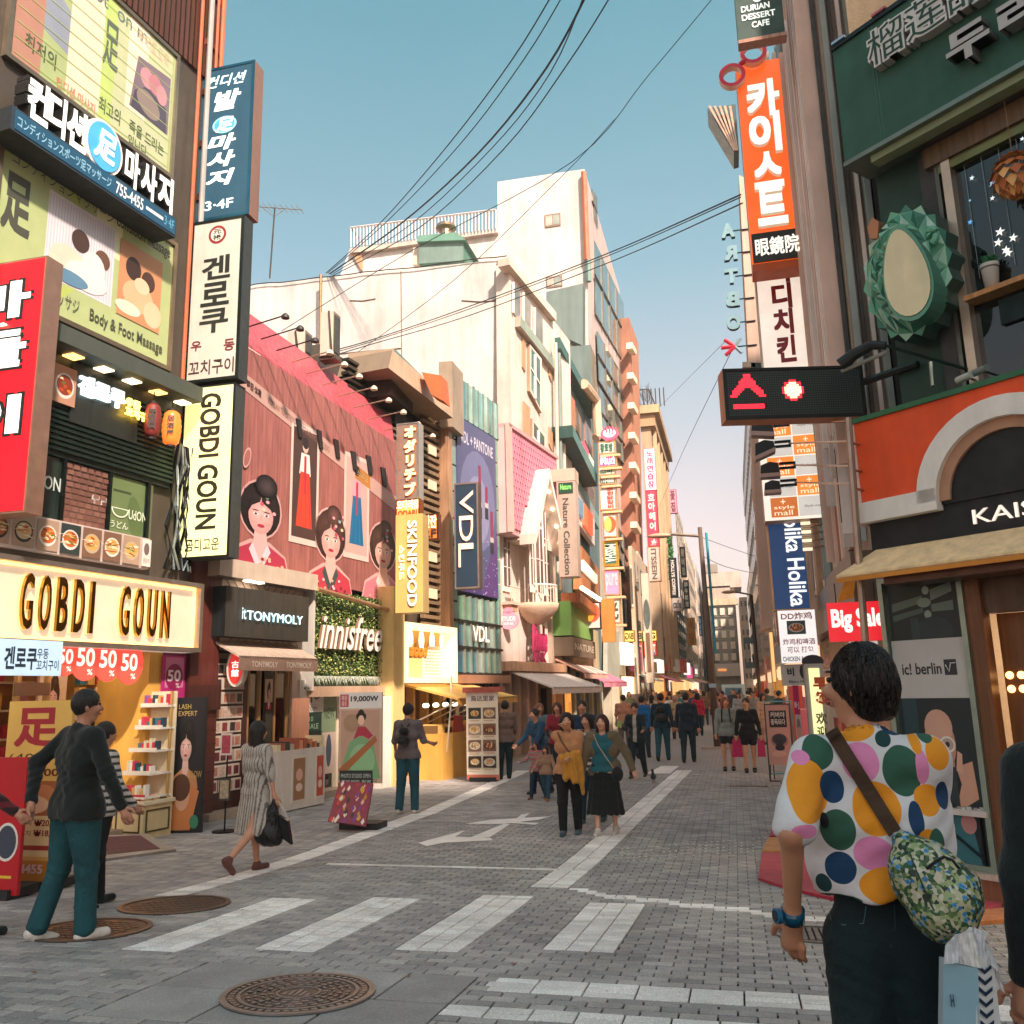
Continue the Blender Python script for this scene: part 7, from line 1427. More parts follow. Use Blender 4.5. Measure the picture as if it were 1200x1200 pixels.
# van
def van():
    c=G(856,828); c=np.array([c[0],50.0,-.4]); p=YP(50); xa,xb=p.uv(845,800)[0],p.uv(873,800)[0]; t=thing('van','pale green-white van parked among the crowd, front toward the camera','van',(xa,50,-.4)); w=xb-xa; m=(xa+xb)/2
    pr=[(0,.35),(0,1.0),(.5,1.15),(.95,1.85),(1.3,2.0),(4.4,2.0),(4.5,.35)]; mb=MB(); L_=[(xa,50+y,-.4+z)for y,z in pr]; mb.prism([L_[i]for i in range(len(L_))],(w,0,0),'#c4c8b8',back=True); mb.build('body','gloss',t)
    MB().face([(xa+.12,50.52,.80),(xb-.12,50.52,.80),(xb-.2,50.9,1.42),(xa+.2,50.9,1.42)],'#3c5058').build('windscreen','window',t)
    for s_ in(xa+.08,xb-.36):MB().box(s_,s_+.28,49.96,50.02,.30,.48,'#f0e8d8').build('headlight','gloss',t)
    MB().box(xa+.4,xb-.4,49.96,50.01,.1,.26,'#2a2c2a').build('grille','paint',t); MB().box(xa,xb,49.9,50.02,-.12,.06,'#8a8c84').build('bumper','paint',t)
    for x in(xa+.02,xb-.22):
        for y in(50.9,53.4):MB().tube([(x,y,-.1),(x+.2,y,-.1)],.3,'#1c1c1c',14).build('wheel','paint',t)
    for x in(xa-.18,xb+.04):MB().box(x,x+.14,50.5,50.6,.75,.95,'#3a3c3a').build('mirror','paint',t)
van()
# ------------------------------------------------------------------ right side: the corner building
def corner_building():
    t=thing('corner_building','corner building with dark green cafe floor above an orange arched optician shop','building',RA.w(1.5,-.3)); O=-.45; S1=4.2
    MB().slab(RA,(.05,S1,4.1,12.5),-4,O,'#1f4236','#3a3f38').build('green_wall','paint',t); MB().slab(RA,(.05,S1,8.4,14),-4,O+.2,'#c8ac8a').build('upper_wall','plaster',t)
    MB().slab(RA,(.05,S1,-.6,4.1),-4,-2.3,'#8a5a34').build('back_wall','wood',t)
    zf0,zf1=7.13,8.52; MB().slab(RA,(-.02,S1,zf0,zf1),O,0,'#2a5a48','#2a4a40').build('green_fascia','paint',t); MB().slab(RA,(-.03,S1,zf0-.05,zf0),O,.02,'#7f8a80').build('fascia_edge','metal',t); MB().slab(RA,(-.03,S1,zf1,zf1+.05),O,.03,'#30383a').build('fascia_cap','metal',t)
    MB().slab(RA,(.25,S1,zf0-.13,zf0-.05),-.2,-.05,'#8c9a74').build('light_strip','paint',t)
    for s_ in(.42,.455):MB().slab(RA,(s_,s_+.012,zf0+.02,zf1),0,.004,'#3c6a58').build('panel_joint','paint',t)
    for k in range(9):MB().slab(RA,(k*.5,k*.5+.16,zf1+.05,zf1+.08),O,.05,['#b0c8e0','#c86a70'][k%2]).build('light_tube','metal',t)
    sa,z0=RA.uv(1028,86,.0); s2=RA.uv(1204,20,0)[0]; z1=RA.uv(1028,44)[1]; n=4; w_=(s2-sa)/3.45
    for i,ch in enumerate('榴莲甜品店'):
        a=sa+i*w_; T(ch,RA,(a,a+w_*.92,z0,z1),.13,'#23463a',t,'paint','letter',bold=.0); T(ch,RA,(a-.02,a+w_*.92+.02,z0-.02,z1+.02),.125,'#d8d6d0',t,'paint','letter_body',depth=.12,bold=.09,side='#b0b0ac')
    sa,z0=RA.uv(1121,84); z1=RA.uv(1121,49)[1]; w_=.50
    for i,ch in enumerate('두리안'):T(ch,RA,(sa+i*w_,sa+i*w_+.42,z0-.05,z1-.02),.17,'#bdbcb8',t,'paint','letter',depth=.16,bold=.05,side='#77787a')
    # cafe window
    x0=RA.uv(1128,300,O)[0]; zb=4.25; ztw=zf0-.35
    MB().slab(RA,(x0-.30,x0-.12,zb,zf0-.15),O,O+.06,'#3a3b38').build('grey_strip','paint',t); MB().slab(RA,(x0-.04,x0+.05,zb,ztw+.1),O,O+.12,'#d6bfa8').build('window_frame','metal',t); MB().slab(RA,(x0-.12,x0-.08,zb,ztw),O,O+.1,'#6a6a60').build('window_frame','metal',t)
    MB().slab(RA,(x0+.05,S1,zb,ztw),O,O+.015,'#0d1616').build('window','window',t); MB().slab(RA,(x0-.2,S1,ztw,ztw+.22),O,O+.14,'#6a5238').build('window_head','wood',t); MB().slab(RA,(x0-.1,S1,ztw+.25,ztw+.32),O,O+.18,'#a08a78').build('window_head_rail','metal',t); MB().slab(RA,(x0-.1,S1,ztw-.10,ztw),O,O+.1,'#7c7c50').build('window_rail','metal',t)
    zs=RA.uv(1152,345,O+.1)[1]; MB().slab(RA,(x0+.06,S1,zs-.05,zs),O,O+.22,'#c98a50').build('shelf','wood',t)
    MB().slab(RA,(x0+.3,S1,zs-.35,zs-.1),O,O+.06,'#1f2c2a').build('black_basket','metal',t)
    rn=random.Random(3); mb=MB()
    for i in range(26):
        s_=x0+.12+rn.random()*1.1; z=zs+.3+rn.random()*(ztw-zs-.35); q=RA.w(s_,z,O+.05); L_=rn.uniform(.015,.05); pts=[]
        for k in range(10):a=math.pi*k/5+.3; r_=L_ if k%2==0 else L_*.4; pts.append(RA.w(s_+r_*math.sin(a),z+r_*math.cos(a),O+.05))
        mb.face(pts,rn.choice(['#5a9ad0','#c8d8e0','#8ab0c8','#e0e0d8']))
    mb.build('star_garland','lit',t); mb=MB()
    for i in range(7):s_=x0+.15+i*.17; mb.slab(RA,(s_,s_+.003,zs+.2,ztw),O+.03,O+.034,'#a8b8c0')
    o=mb.build('garland_string','paint',t); o['kind']='stuff'
    # orange shop
    zo0,zo1=RA.uv(1010,604,.25)[1],RA.uv(1002,497,.25)[1]; a0=RA.uv(1003,520,.25)[0]; ss,zz=RA.uv(1130,560,.25)
    ac=RA.uv(1185,560,.25)[0]; zb_=zo0-.02
    MB().slab(RA,(a0,S1,zo0,zo1),O,.25,'#f2531a','#f0dccf').build('orange_board','paint',t); MB().slab(RA,(a0-.02,S1,zo1,zo1+.05),O,.28,'#2c6a44').build('green_capping','paint',t)
    def ringm(r0,r1,o0,o1,col,name,n=22):
        P=[(math.cos(math.pi*k/n),math.sin(math.pi*k/n))for k in range(n+1)]; mb=MB(); cx=ac
        for k in range(n):
            p_,q_=P[k],P[k+1]; f=[RA.w(cx+r0*q_[0],zb_+r0*q_[1],o1),RA.w(cx+r0*p_[0],zb_+r0*p_[1],o1),RA.w(cx+r1*p_[0],zb_+r1*p_[1],o1),RA.w(cx+r1*q_[0],zb_+r1*q_[1],o1)]; mb.prism(f,-RA.n*(o1-o0),col)
        return mb.build(name,'paint',t)
    ro=ac-RA.uv(1082,592,.25)[0]; ri=ac-RA.uv(1105,592,.25)[0]; ringm(ri,ro,.25,.36,'#f0eae0','white_arch'); ringm(ri-.10,ri,.25,.30,'#b88a6c','arch_reveal')
    P=[RA.w(ac+(ri-.1)*math.cos(math.pi*k/20),zb_+(ri-.1)*math.sin(math.pi*k/20),.262)for k in range(21)]; MB().prism(P,-RA.n*.01,'#0d1214').build('arch_panel','paint',t)
    MB().slab(RA,(a0-.01,ac-ri,zo0-.10,zo0+.10),.25,.36,'#f0eae0').build('white_band','paint',t); MB().slab(RA,(a0-.07,a0,zo0-.1,zo1),O,.26,'#e6ccc0').build('white_edge','paint',t)
    zk1=zo0-.10; zk0=RA.uv(1015,650,.25)[1]; MB().slab(RA,(a0+.05,S1,zk0,zk1+.05),O,.24,'#10161a').build('name_board','paint',t); MB().slab(RA,(ac-ri,S1,zk1+.05,zo0+.3),.24,.27,'#0d1214').build('name_board','paint',t)
    sa,za=RA.uv(1142,615,.27); za0=RA.uv(1142,616,.27)[1]; T('KAISER',RA,(sa,sa+.84,za0+.01,za0+.14),.29,'#e0d0c0',t,'lit',depth=.02,bold=.0,side='#b8a89c')
    # awning
    A0,zA=RA.uv(992,673,.62); A1=S1; zl=zk0-.02
    MB().prism([RA.w(a0-.12,zA-.0,.62),RA.w(A1,zA-.0,.62),RA.w(A1,zl+.05,.26),RA.w(a0+.1,zl+.05,.26)],(0,0,-.03),'#f4cf9c',back=True).build('awning','cloth',t); MB().slab(RA,(a0-.12,A1,zA-.07,zA-.02),.59,.62,'#d98a2c').build('awning_bar','paint',t); MB().slab(RA,(a0+.3,A1,zA-.13,zA+.0),.1,.5,'#5a4438').build('awning_gear','metal',t)
    zc=RA.uv(1100,675,-.05)[1]+.03
    MB().slab(RA,(a0,S1,zc,2.95),-2.3,-.25,'#4c4038').build('shop_ceiling','paint',t); MB().slab(RA,(a0-.2,S1,-.6,-.14),-2.3,.12,'#8a5a3c').build('plinth','wood',t); MB().slab(RA,(a0-.2,S1,-.14,-.10),-2.3,.16,'#c8b4a4').build('sill','stone',t)
    # glass with posters
    g0=RA.uv(1052,840,.02)[0]; g1=RA.uv(1142,840,.02)[0]; gb=-.10; MB().slab(RA,(g0,g1,gb,zc),-.03,.0,'#1c2e2c').build('glass','window',t); MB().frame(RA,(g0-.05,g1+.05,gb,zc),.05,-.05,.06,'#98a89c').build('glass_frame','metal',t)
    q=(g0+.02,g1-.02,RA.uv(1100,748,.01)[1],zc-.04); A_=Art(RA,q,.004); A_.rect(0,0,1,1,'#16282a').poly([(.05,.62),(.5,.72),(.5,.60),(.05,.48)],'#5d7268').poly([(.05,.42),(.5,.52),(.5,.44),(.05,.32)],'#4a6058').ell(.52,.60,.10,.08,'#7d9488').poly([(.62,.62),(.92,.74),(.92,.9),(.62,.80)],'#71877c').poly([(.62,.44),(.92,.44),(.92,.60),(.62,.56)],'#64786e').ell(.56,.80,.05,.07,'#9db0a4').ell(.56,.4,.05,.07,'#8ba094').ell(.62,.12,.26,.24,'#22363a').rect(.3,.0,.42,.36,'#2c4044').build('poster_print',t)
    q2=(g0+.01,g1-.01,RA.uv(1100,818,.01)[1],q[2]); MB().slab(RA,q2,.003,.012,'#c4c2bc').build('white_poster','print',t); T('ic! berlin',RA,rr(q2,.12,.40,.66,.60),.014,'#22282c',t,bold=.015); MB().slab(RA,rr(q2,.70,.38,.86,.64),.012,.015,'#2c2c34').build('logo','print',t); MB().tube([RA.w(*[rr(q2,a,b_,1,1)[i]for i in(0,2)],.017)for a,b_ in((.72,.55),(.76,.44),(.79,.58),(.85,.58))],.006,'#e0e0dc',4).build('logo_mark','print',t)
    q=(g0+.02,g1-.02,gb+.02,q2[2]); A_=Art(RA,q,.004); A_.rect(0,0,1,1,'#13272b').rect(.05,.3,.25,1,'#1b4048').ell(.52,.72,.21,.17,'#c98f78').ell(.52,.82,.19,.11,'#d6a48c').ell(.52,.60,.17,.08,'#b88068')
    for u in(.42,.62):A_.ell(u,.715,.105,.052,'#e4dccc').ell(u,.715,.08,.038,'#bca492').ell(u,.715,.03,.018,'#2c2422')
    A_.rect(.49,.715,.55,.73,'#e4dccc').ell(.52,.655,.04,.03,'#c48a72').poly([(.1,.0),(.9,.0),(.8,.32),(.3,.34)],'#2c6c74').poly([(.62,.30),(.95,.40),(.92,.62),(.70,.58),(.75,.48)],'#d09a80').poly([(.70,.56),(.74,.68),(.80,.66),(.78,.54)],'#d8a890').poly([(.15,.36),(.42,.30),(.40,.52),(.22,.54)],'#c08870').poly([(.20,.52),(.26,.62),(.32,.60),(.28,.5)],'#c99078').rect(.55,.32,.70,.58,'#26343a').ell(.78,.25,.1,.06,'#b8807c').build('poster_print',t)
    # side glass toward the street
    for k in range(4):x=a0+.03+k*(g0-a0-.1)/3.6; MB().slab(RA,(x,x+.035,gb,zc),-.25,-.18,'#6c7c6c').build('side_mullion','metal',t)
    MB().slab(RA,(a0,g0-.06,gb,zc),-.3,-.28,'#2c3a34').build('side_glass','window',t); MB().slab(RA,(a0+.05,g0-.06,1.75,1.85),-.25,-.15,'#7c8a78').build('rail','metal',t); rn=random.Random(23)
    for k in range(11):MB().slab(RA,(a0+.08+k*.04,a0+.11+k*.04,gb+.1,gb+1.0+rn.random()),-.28,-.265,rn.choice(['#c8b8a8','#a86058','#3a4a44','#d8c8b0','#5a7a70'])).build('reflection_strip','photo',t)
    # wooden doorway, warm shelves given emission to brighten the dark interior
    d0=g1+.05; MB().slab(RA,(d0,d0+.14,gb,zc),-.1,.03,'#7a4a28').build('door_post','wood',t); MB().slab(RA,(d0+.14,S1,zc-.42,zc),-.15,-.02,'#5a3a1e').build('door_head','wood',t); MB().slab(RA,(d0+.15,d0+.50,gb,zc-.42),-.25,-.2,'#7e4a1c').build('wood_panel','wood',t); MB().slab(RA,(d0+.50,d0+.54,gb,zc-.42),-.35,-.18,'#3a2412').build('door_edge','wood',t)
    for i in range(2):
        for j in range(2):MB().disc(RA,d0+.2+i*.10,1.46+j*.12,-.19,.034,'#ffc070',12,None,.01).build('lamp_glow','glow',t)
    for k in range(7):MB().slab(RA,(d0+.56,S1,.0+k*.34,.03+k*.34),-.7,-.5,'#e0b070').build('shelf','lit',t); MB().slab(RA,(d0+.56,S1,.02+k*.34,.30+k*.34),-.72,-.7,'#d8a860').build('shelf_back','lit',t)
    for k in range(6):MB().tube([RA.w(d0+.62,.13+k*.34,-.55),RA.w(d0+.74,.13+k*.34,-.52)],.02,'#2a3038',6).build('eyeglasses','gloss',t)
    MB().slab(RA,(d0+.1,S1,zc-.03,zc-.0),-1.6,-.5,'#ffe8c0').build('ceiling_light','blaze',t)
corner_building()
# faceted fruit sign
def fruit_sign():
    c_=RA.uv(1068,322,-.2); t=thing('fruit_sign','big faceted mint green spiky fruit sign with a cream cut face on the green wall','sign',RA.w(c_[0],c_[1],-.4)); mb=MB(); rn=random.Random(14)
    H_=RA.uv(1064,250,-.2)[1]-RA.uv(1066,398,-.2)[1]; Wd=RA.uv(1112,320,-.2)[0]-RA.uv(1018,320,-.2)[0]; cx,cz=c_
    cols=['#7fc0a0','#5da488','#a9d4bc','#4a8a74','#8ccaae','#c0dccc','#6cb294','#3c7a68']
    rings=5; n=18; P={}
    for i in range(rings+1):
        for k in range(n):
            a=2*math.pi*(k+.5*(i%2))/n; f=i/rings; r=f*(1+(.07 if i==rings and k%1==0 else 0)); P[i,k]=(cx+math.cos(a)*Wd*.48*r,cz+math.sin(a)*H_*.46*r,-.10+.18*math.sqrt(max(0,1-f*f))+rn.uniform(-.015,.015))
    pt=lambda q:RA.w(q[0],q[1],q[2])
    for i in range(rings):
        for k in range(n):
            a,b_,c2,d_=P[i,k],P[i,(k+1)%n],P[i+1,k],P[i+1,(k+1)%n]; s_=i%2
            tri=[(a,c2,d_),(a,d_,b_)]if s_==0 else[(a,c2,b_),(b_,c2,d_)]
            for tr in tri:
                m=tuple(sum(q[j]for q in tr)/3+(.05 if j==2 else 0)for j in range(3))
                for x,y in((0,1),(1,2),(2,0)):
                    mb.face([pt(tr[x]),pt(tr[y]),pt(m)],rn.choice(cols))
    for k in range(n):
        a,b_=P[rings,k],P[rings,(k+1)%n]; m=((a[0]+b_[0])/2,(a[1]+b_[1])/2); tip=(cx+(m[0]-cx)*1.14,cz+(m[1]-cz)*1.12,-.1)
        mb.prism([pt(a),pt(b_),pt(tip)][::-1]if False else[pt(a),pt(tip),pt(b_)],-RA.n*.25,rn.choice(cols),'#3f5a50',True)
    mb.build('spiky_shell','paint',t)
    e=lambda u,v,ru,rv,o,col,nm:MB().prism([RA.w(cx+Wd*(u+ru*math.cos(a)-.0),cz+H_*(v+rv*math.sin(a)-.12*ru*math.cos(a)),o)for a in[2*math.pi*k/26 for k in range(26)]],-RA.n*.22,col,'#4f8a74',True).build(nm,'paint',t)
    egg=lambda sc_,o,col,nm:MB().prism([RA.w(cx+Wd*(.14+sc_*(.27-.07*math.sin(a))*math.cos(a)+.05*-math.sin(a)),cz+H_*(-.08+sc_*.36*math.sin(a)),o)for a in[2*math.pi*k/30 for k in range(30)]],-RA.n*.25,col,'#4f8a74',True).build(nm,'paint',t)
    egg(1.08,.12,'#6aa58c','green_rim'); egg(.98,.135,'#efe2b8','cream_flesh')
    MB().prism([RA.w(cx+Wd*(u),cz+H_*v,.0)for u,v in((-.34,.36),(-.24,.33),(-.20,.46),(-.28,.52),(-.36,.46))],-RA.n*.2,'#c08058','#8a6048',True).build('stalk','paint',t)
    MB().tube([RA.w(cx+Wd*(.44+.07*math.cos(a)*(1-i/16)),cz+H_*(.16+.07*math.sin(a)*(1-i/16)),.02)for i,a in enumerate([-1.6+.45*j for j in range(13)])],.035,'#6fb598',8).build('curl','paint',t)
fruit_sign()
q=RA.w(*RA.uv(1190,206,-.2),-.2); t=thing('ornament_lamp','round orange paper ornament of overlapping leaves hanging in the cafe window','ornament',q); mb=MB(); rn=random.Random(4)
for i in range(7):
    for k in range(12):
        th=math.pi*(i+.5)/7; a=2*math.pi*(k+.5*(i%2))/12; r=.19; c_=q+r*np.array([math.sin(th)*math.cos(a),math.sin(th)*math.sin(a),math.cos(th)]); nn=nrm(c_-q); u=nrm(np.cross(nn,[0,0,1])); dn=nrm(np.cross(u,nn)); dn=dn if dn[2]<0 else-dn
        mb.face([c_-u*.055,c_+dn*.09+nn*.03,c_+u*.055,c_-dn*.03],rn.choice(['#e0984c','#c8743a','#ecb068','#b8602c']))
mb.build('leaves','paint',t); MB().tube([q+[0,0,.18],q+[0,0,.8]],.005,'#8a6a4c',4).build('string','paint',t)
q=RA.w(*RA.uv(1163,337,-.32),-.32); t=thing('plant_pot','white cup-shaped pot with green leaves on the wooden cafe shelf','plant pot',q); MB().lathe(q,[(.062,0),(.08,.2),(.086,.21),(.086,.24),(.07,.24)],'#d6d0c6',16).build('pot','paint',t,True); MB().tube([q+[0,0,.19],q+[0,0,.21]],.083,'#5a5450',16).build('lid_ring','paint',t); mb=MB()
for k in range(60):P=q+[rn.uniform(-.06,.06),rn.uniform(-.06,.06),.24+rn.uniform(0,.05)]; u=nrm([rn.uniform(-1,1),rn.uniform(-1,1),rn.uniform(.2,1.2)])*.06; w_=nrm(np.cross(u,[.3,.2,1]))*.018; mb.face([P,P+u*.5+w_,P+u,P+u*.5-w_],rn.choice(['#3c8a5c','#2c6a48','#5aa878']))
o=mb.build('leaves','leaf',t); o['kind']='stuff'
# black lamp and cameras on the wall
a=RA.w(*RA.uv(985,428,.35),.35); b_=RA.w(*RA.uv(1038,405,.2),.2); t=thing('wall_lamp','black ribbed spot lamp on a long arm over the electronic sign','lamp',b_); MB().tube([a,a+(b_-a)*.3+[0,0,.05],a+(b_-a)*.7+[0,0,.07],b_],.07,'#191c1c',10,r2=.04).build('lamp_head','paint',t); MB().tube([a-[0,0,.07],b_-[0,0,.07]],.02,'#b0a898',6).build('lamp_trough','metal',t); MB().tube([b_,RA.w(*RA.uv(1145,436,-.4),-.4)],.016,'#2c4038',6).build('lamp_arm','metal',t); MB().tube([RA.w(*RA.uv(1091,424,-.3),-.3),RA.w(*RA.uv(1093,452,-.3),-.3)],.02,'#a8b0a0',6).build('bracket','metal',t)
for x,y,lab in((1122,446,'white security camera just above the orange board, left one'),(1140,438,'grey security camera beside the window frame, right one')):
    q=RA.w(*RA.uv(x,y,-.2),-.2); t=thing('security_camera',lab,'camera',q,'security cameras'); MB().tube([q,q+RA.d*.16+RA.n*.05],.035,'#b8bcb4' if x<1130 else '#7c8480',10).build('camera_body','paint',t); MB().tube([q+RA.d*.1,q+RA.d*.1-RA.n*.22],.012,'#6a7068',6).build('camera_arm','metal',t); MB().tube([q-RA.d*.01,q],.026,'#15191a',10).build('lens','gloss',t)
# the pole by the corner
a=YP(9.0).w(*YP(9.0).uv(1022,905)); b_=YP(9.0).w(*YP(9.0).uv(994,490)); t=thing('metal_pole','thin silver pole in front of the red sale sign','pole',(a[0],a[1],gz(9))); MB().tube([(a[0],a[1],gz(9)),b_],.035,'#a89484',8).build('shaft','metal',t)
for k,(y_)in enumerate((518,550,572)):P=YP(9.0).w(*YP(9.0).uv(994+k*2,y_)); MB().tube([P,P+[.25,.3,0]],.014,'#a89484',5).build('stay','metal',t)

# ---- signs of the right-hand row
t,p,r=psign('hanging_sign','dark green durian dessert cafe sign, topmost on the right',10.6,(855,-70,920,38),'#2f4a40','#3c5a4c',.14,rim=0); MB().slab(p,(r[0],r[1]+.02,r[2]-.05,r[2]),-.14,.02,'#b8846c').build('base_board','wood',t)
z=p.uv(890,33)[1]; h=p.uv(890,5)[1]-z
for i,tx in enumerate(('CAFE','DESSERT','DURIAN')):xa,xb=((880,901),(869,909),(869,903))[i]; sa,sb=p.uv(xa,20)[0],p.uv(xb,20)[0]; T(tx,p,(sa,sb,z+h*(.02+i*.36),z+h*(.28+i*.36)),.02,'#c8ccc4',t,'lit',bold=.04)
MB().disc(p,p.uv(888,5)[0],z+h*1.25,.015,.06,'#c8ccc4',16).build('logo','lit',t)
t,p,r=psign('hanging_sign','tall orange sign with raised white Korean letters under red glasses',13.0,(862,78,943,303),'#d9551c','#c89a84',.35,rim=0,kind='lit')  # not backlit: panel and letters get added emission to lift them out of shade
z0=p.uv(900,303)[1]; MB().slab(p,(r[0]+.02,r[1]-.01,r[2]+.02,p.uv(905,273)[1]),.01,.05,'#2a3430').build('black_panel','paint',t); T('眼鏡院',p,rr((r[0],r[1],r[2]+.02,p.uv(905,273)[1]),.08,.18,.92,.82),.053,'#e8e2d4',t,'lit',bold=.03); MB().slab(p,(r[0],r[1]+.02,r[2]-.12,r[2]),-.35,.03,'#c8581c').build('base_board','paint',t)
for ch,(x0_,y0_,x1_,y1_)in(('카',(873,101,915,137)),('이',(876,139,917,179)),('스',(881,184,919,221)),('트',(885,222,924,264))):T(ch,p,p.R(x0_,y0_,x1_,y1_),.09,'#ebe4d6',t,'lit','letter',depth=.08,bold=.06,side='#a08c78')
for(x,y)in((858,97),(882.5,70)):
    q=p.uv(x,y); R_=.205; mb=MB(); n=26
    for k in range(n):
        a,b_=2*math.pi*k/n,2*math.pi*(k+1)/n; f=[p.w(q[0]+.145*math.cos(b_),q[1]+.145*math.sin(b_),.2),p.w(q[0]+.145*math.cos(a),q[1]+.145*math.sin(a),.2),p.w(q[0]+R_*math.cos(a),q[1]+R_*math.sin(a),.2),p.w(q[0]+R_*math.cos(b_),q[1]+R_*math.sin(b_),.2)]; mb.prism(f,(0,.12,0),'#e02c4c','#e8d0c0')
    mb.build('glasses_ring','paint',t)
qa,qb=p.uv(867,84),p.uv(874,79); MB().tube([p.w(*qa,.17),p.w(*qb,.17)],.04,'#cf2440',8).build('bridge','paint',t); MB().slab(p,p.R(866,99,867,106),-.1,.15,'#cf2440').build('nose_pad','paint',t)
for k in range(2):q=p.R(897+k*8,56,903+k*8,76); MB().slab(p,q,-.3,-.1,'#d8c8b4').build('rear_light','paint',t)
t,p2,r2=psign('side_sign','smaller plain orange box attached right of the tall orange sign',13.4,(930,160,956,276),'#d4541e','#b84a20',.3,rim=0)
t,p,r=psign('hanging_sign','white sign with dark red Korean letters below the tall orange sign',13.6,(883,306,951,432),'#cfc2b4','#b8a898',.3,rim=.02,kind='lit')  # white face boosted with emission, since the row stands in shade
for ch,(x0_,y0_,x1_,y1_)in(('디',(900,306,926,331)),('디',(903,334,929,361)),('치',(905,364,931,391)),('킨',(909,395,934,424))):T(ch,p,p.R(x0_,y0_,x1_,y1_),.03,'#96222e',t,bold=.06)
t,p,r=psign('side_sign','grey-white blank box sign edge right of the red-lettered white sign',13.9,(944,300,972,408),'#b0a89e','#9a9088',.3,rim=.02)
# electronic sign
t,p,r=psign('led_sign','black electronic dot sign with red lit symbols mounted across the corner',9.5,(846,433,1016,488),'#14191a','#c8805c',.22,'electronic sign',rim=.03,rimcol='#30302e',pl=PL(.3,9.5,77))
dots={'r':MB(),'y':MB(),'d':MB()}; nx,nz=56,19; W_,H_=r[1]-r[0]-.08,r[3]-r[2]-.08
for i in range(nx):
    for j in range(nz):
        x,z=r[0]+.04+(i+.5)*W_/nx,r[2]+.04+(j+.5)*H_/nz; k='d'; u,v=i,j
        if v in(3,4)and 2<=u<=14:k='r'
        top=17; 
        if 8<=v<=top and abs((u-8))<=max(1.2,(top-v)*.75+.8)and not(v<12 and abs(u-8)<(12-v)*1.0+.4)and 1<=u<=15:k='r'
        d_=math.hypot(u-27,(v-10)*1.0)
        if d_<4.4:k='y' if d_<3.2 else 'r'
        h_=.0095 if k=='d' else .012
        dots[k].face([p.w(x-h_,z-h_,.016),p.w(x+h_,z-h_,.016),p.w(x+h_,z+h_,.016),p.w(x-h_,z+h_,.016)],{'r':'#e01c28','y':'#ffc880','d':'#39423f'}[k])
for k,nm,kd in(('r','red_dots','glow'),('y','yellow_dots','glow'),('d','unlit_dots','print')):o=dots[k].build(nm,kd,t); o['kind']='stuff'
MB().tube([p.w(r[1]-.05,r[2]+.4,-.1),RA.w(.3,r[2]+.4,-.4)],.04,'#3a3a36',6).build('bracket','metal',t)
# checkered shop sign
t,p,r=psign('hanging_sign','white board checkered with orange style mall panels',15.2,(886,480,970,606),'#dcd0c2','#c8a48c',.5,rim=0,kind='lit')  # board and panels made to glow because shade left them too dark
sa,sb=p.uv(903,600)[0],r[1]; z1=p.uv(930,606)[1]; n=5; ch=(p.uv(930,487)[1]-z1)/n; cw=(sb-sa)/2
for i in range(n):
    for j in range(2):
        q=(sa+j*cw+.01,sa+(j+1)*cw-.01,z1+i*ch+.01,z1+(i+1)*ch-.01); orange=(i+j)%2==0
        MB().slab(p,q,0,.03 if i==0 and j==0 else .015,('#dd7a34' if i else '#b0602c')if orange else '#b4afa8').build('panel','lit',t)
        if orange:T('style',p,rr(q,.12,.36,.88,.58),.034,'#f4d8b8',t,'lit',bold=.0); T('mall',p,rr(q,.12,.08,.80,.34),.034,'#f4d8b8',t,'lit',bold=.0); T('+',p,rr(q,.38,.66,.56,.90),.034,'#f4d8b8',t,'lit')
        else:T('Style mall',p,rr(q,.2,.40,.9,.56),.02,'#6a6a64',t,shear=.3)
# spotlights hanging in front of it
for i,(x,y,s_)in enumerate(((893,503,1.1),(896,527,1.0),(902,552,.95),(905,572,.8))):
    p=YP(11.4); q=p.uv(x,y); lab=['topmost black floodlight, right under the electronic sign','second black floodlight from the top, on a long pink arm','third black floodlight from the top, tilted over the checkered sign','lowest and smallest black floodlight above the navy sign'][i]
    t=thing('floodlight',lab,'floodlight',p.w(*q),'floodlights on long arms'); w_,h_=.125*s_,.105*s_; tl=(-.02,.05,.0,.0)[i]; F_=[p.w(q[0]-w_,q[1]-h_*.5-tl,.1),p.w(q[0]+w_,q[1]-h_*.5+tl,.1),p.w(q[0]+w_*.9,q[1]+h_*.75,.1),p.w(q[0],q[1]+h_,.1),p.w(q[0]-w_*.9,q[1]+h_*.6,.1)]
    MB().prism(F_,(0,.16,0),'#1f2524',back=True).build('housing','paint',t); MB().prism([p.w(q[0]-w_*1.03,q[1]-h_-tl,.11),p.w(q[0]+w_*1.03,q[1]-h_+tl,.11),p.w(q[0]+w_*1.03,q[1]-h_*.5+tl,.11),p.w(q[0]-w_*1.03,q[1]-h_*.5-tl,.11)],(0,.17,0),'#b8988c',back=True).build('lens','paint',t)
    MB().slab(p,(q[0]+w_,q[0]+w_+.2,q[1]+.0,q[1]+.03),.02,.06,'#1f2524').build('bracket','metal',t); MB().slab(p,(q[0]+w_,q[0]+w_+.2,q[1]+.06,q[1]+.09),.02,.06,'#1f2524').build('bracket','metal',t); e=YP(9.4); MB().tube([p.w(q[0]+w_+.18,q[1]+.045,.04),e.w(*e.uv(997,[493,517,546,567][i]))],.012,'#d8b8a4',6).build('arm','metal',t)
t,p,r=psign('hanging_sign','navy sign lettered sideways in white, Holika Holika',15.6,(897,597,951,714),'#1c3354','#c89a6c',.3,rim=.02,kind='lit',rimcol='#c8a078'); T('Holika Holika',p,(r[0]+.28,r[0]+.56,r[2]+.06,r[3]+.04),.02,'#e4e6e4',t,'lit',bold=.02,rot=-90)  # navy face and letters brightened by emission against the shade of the row
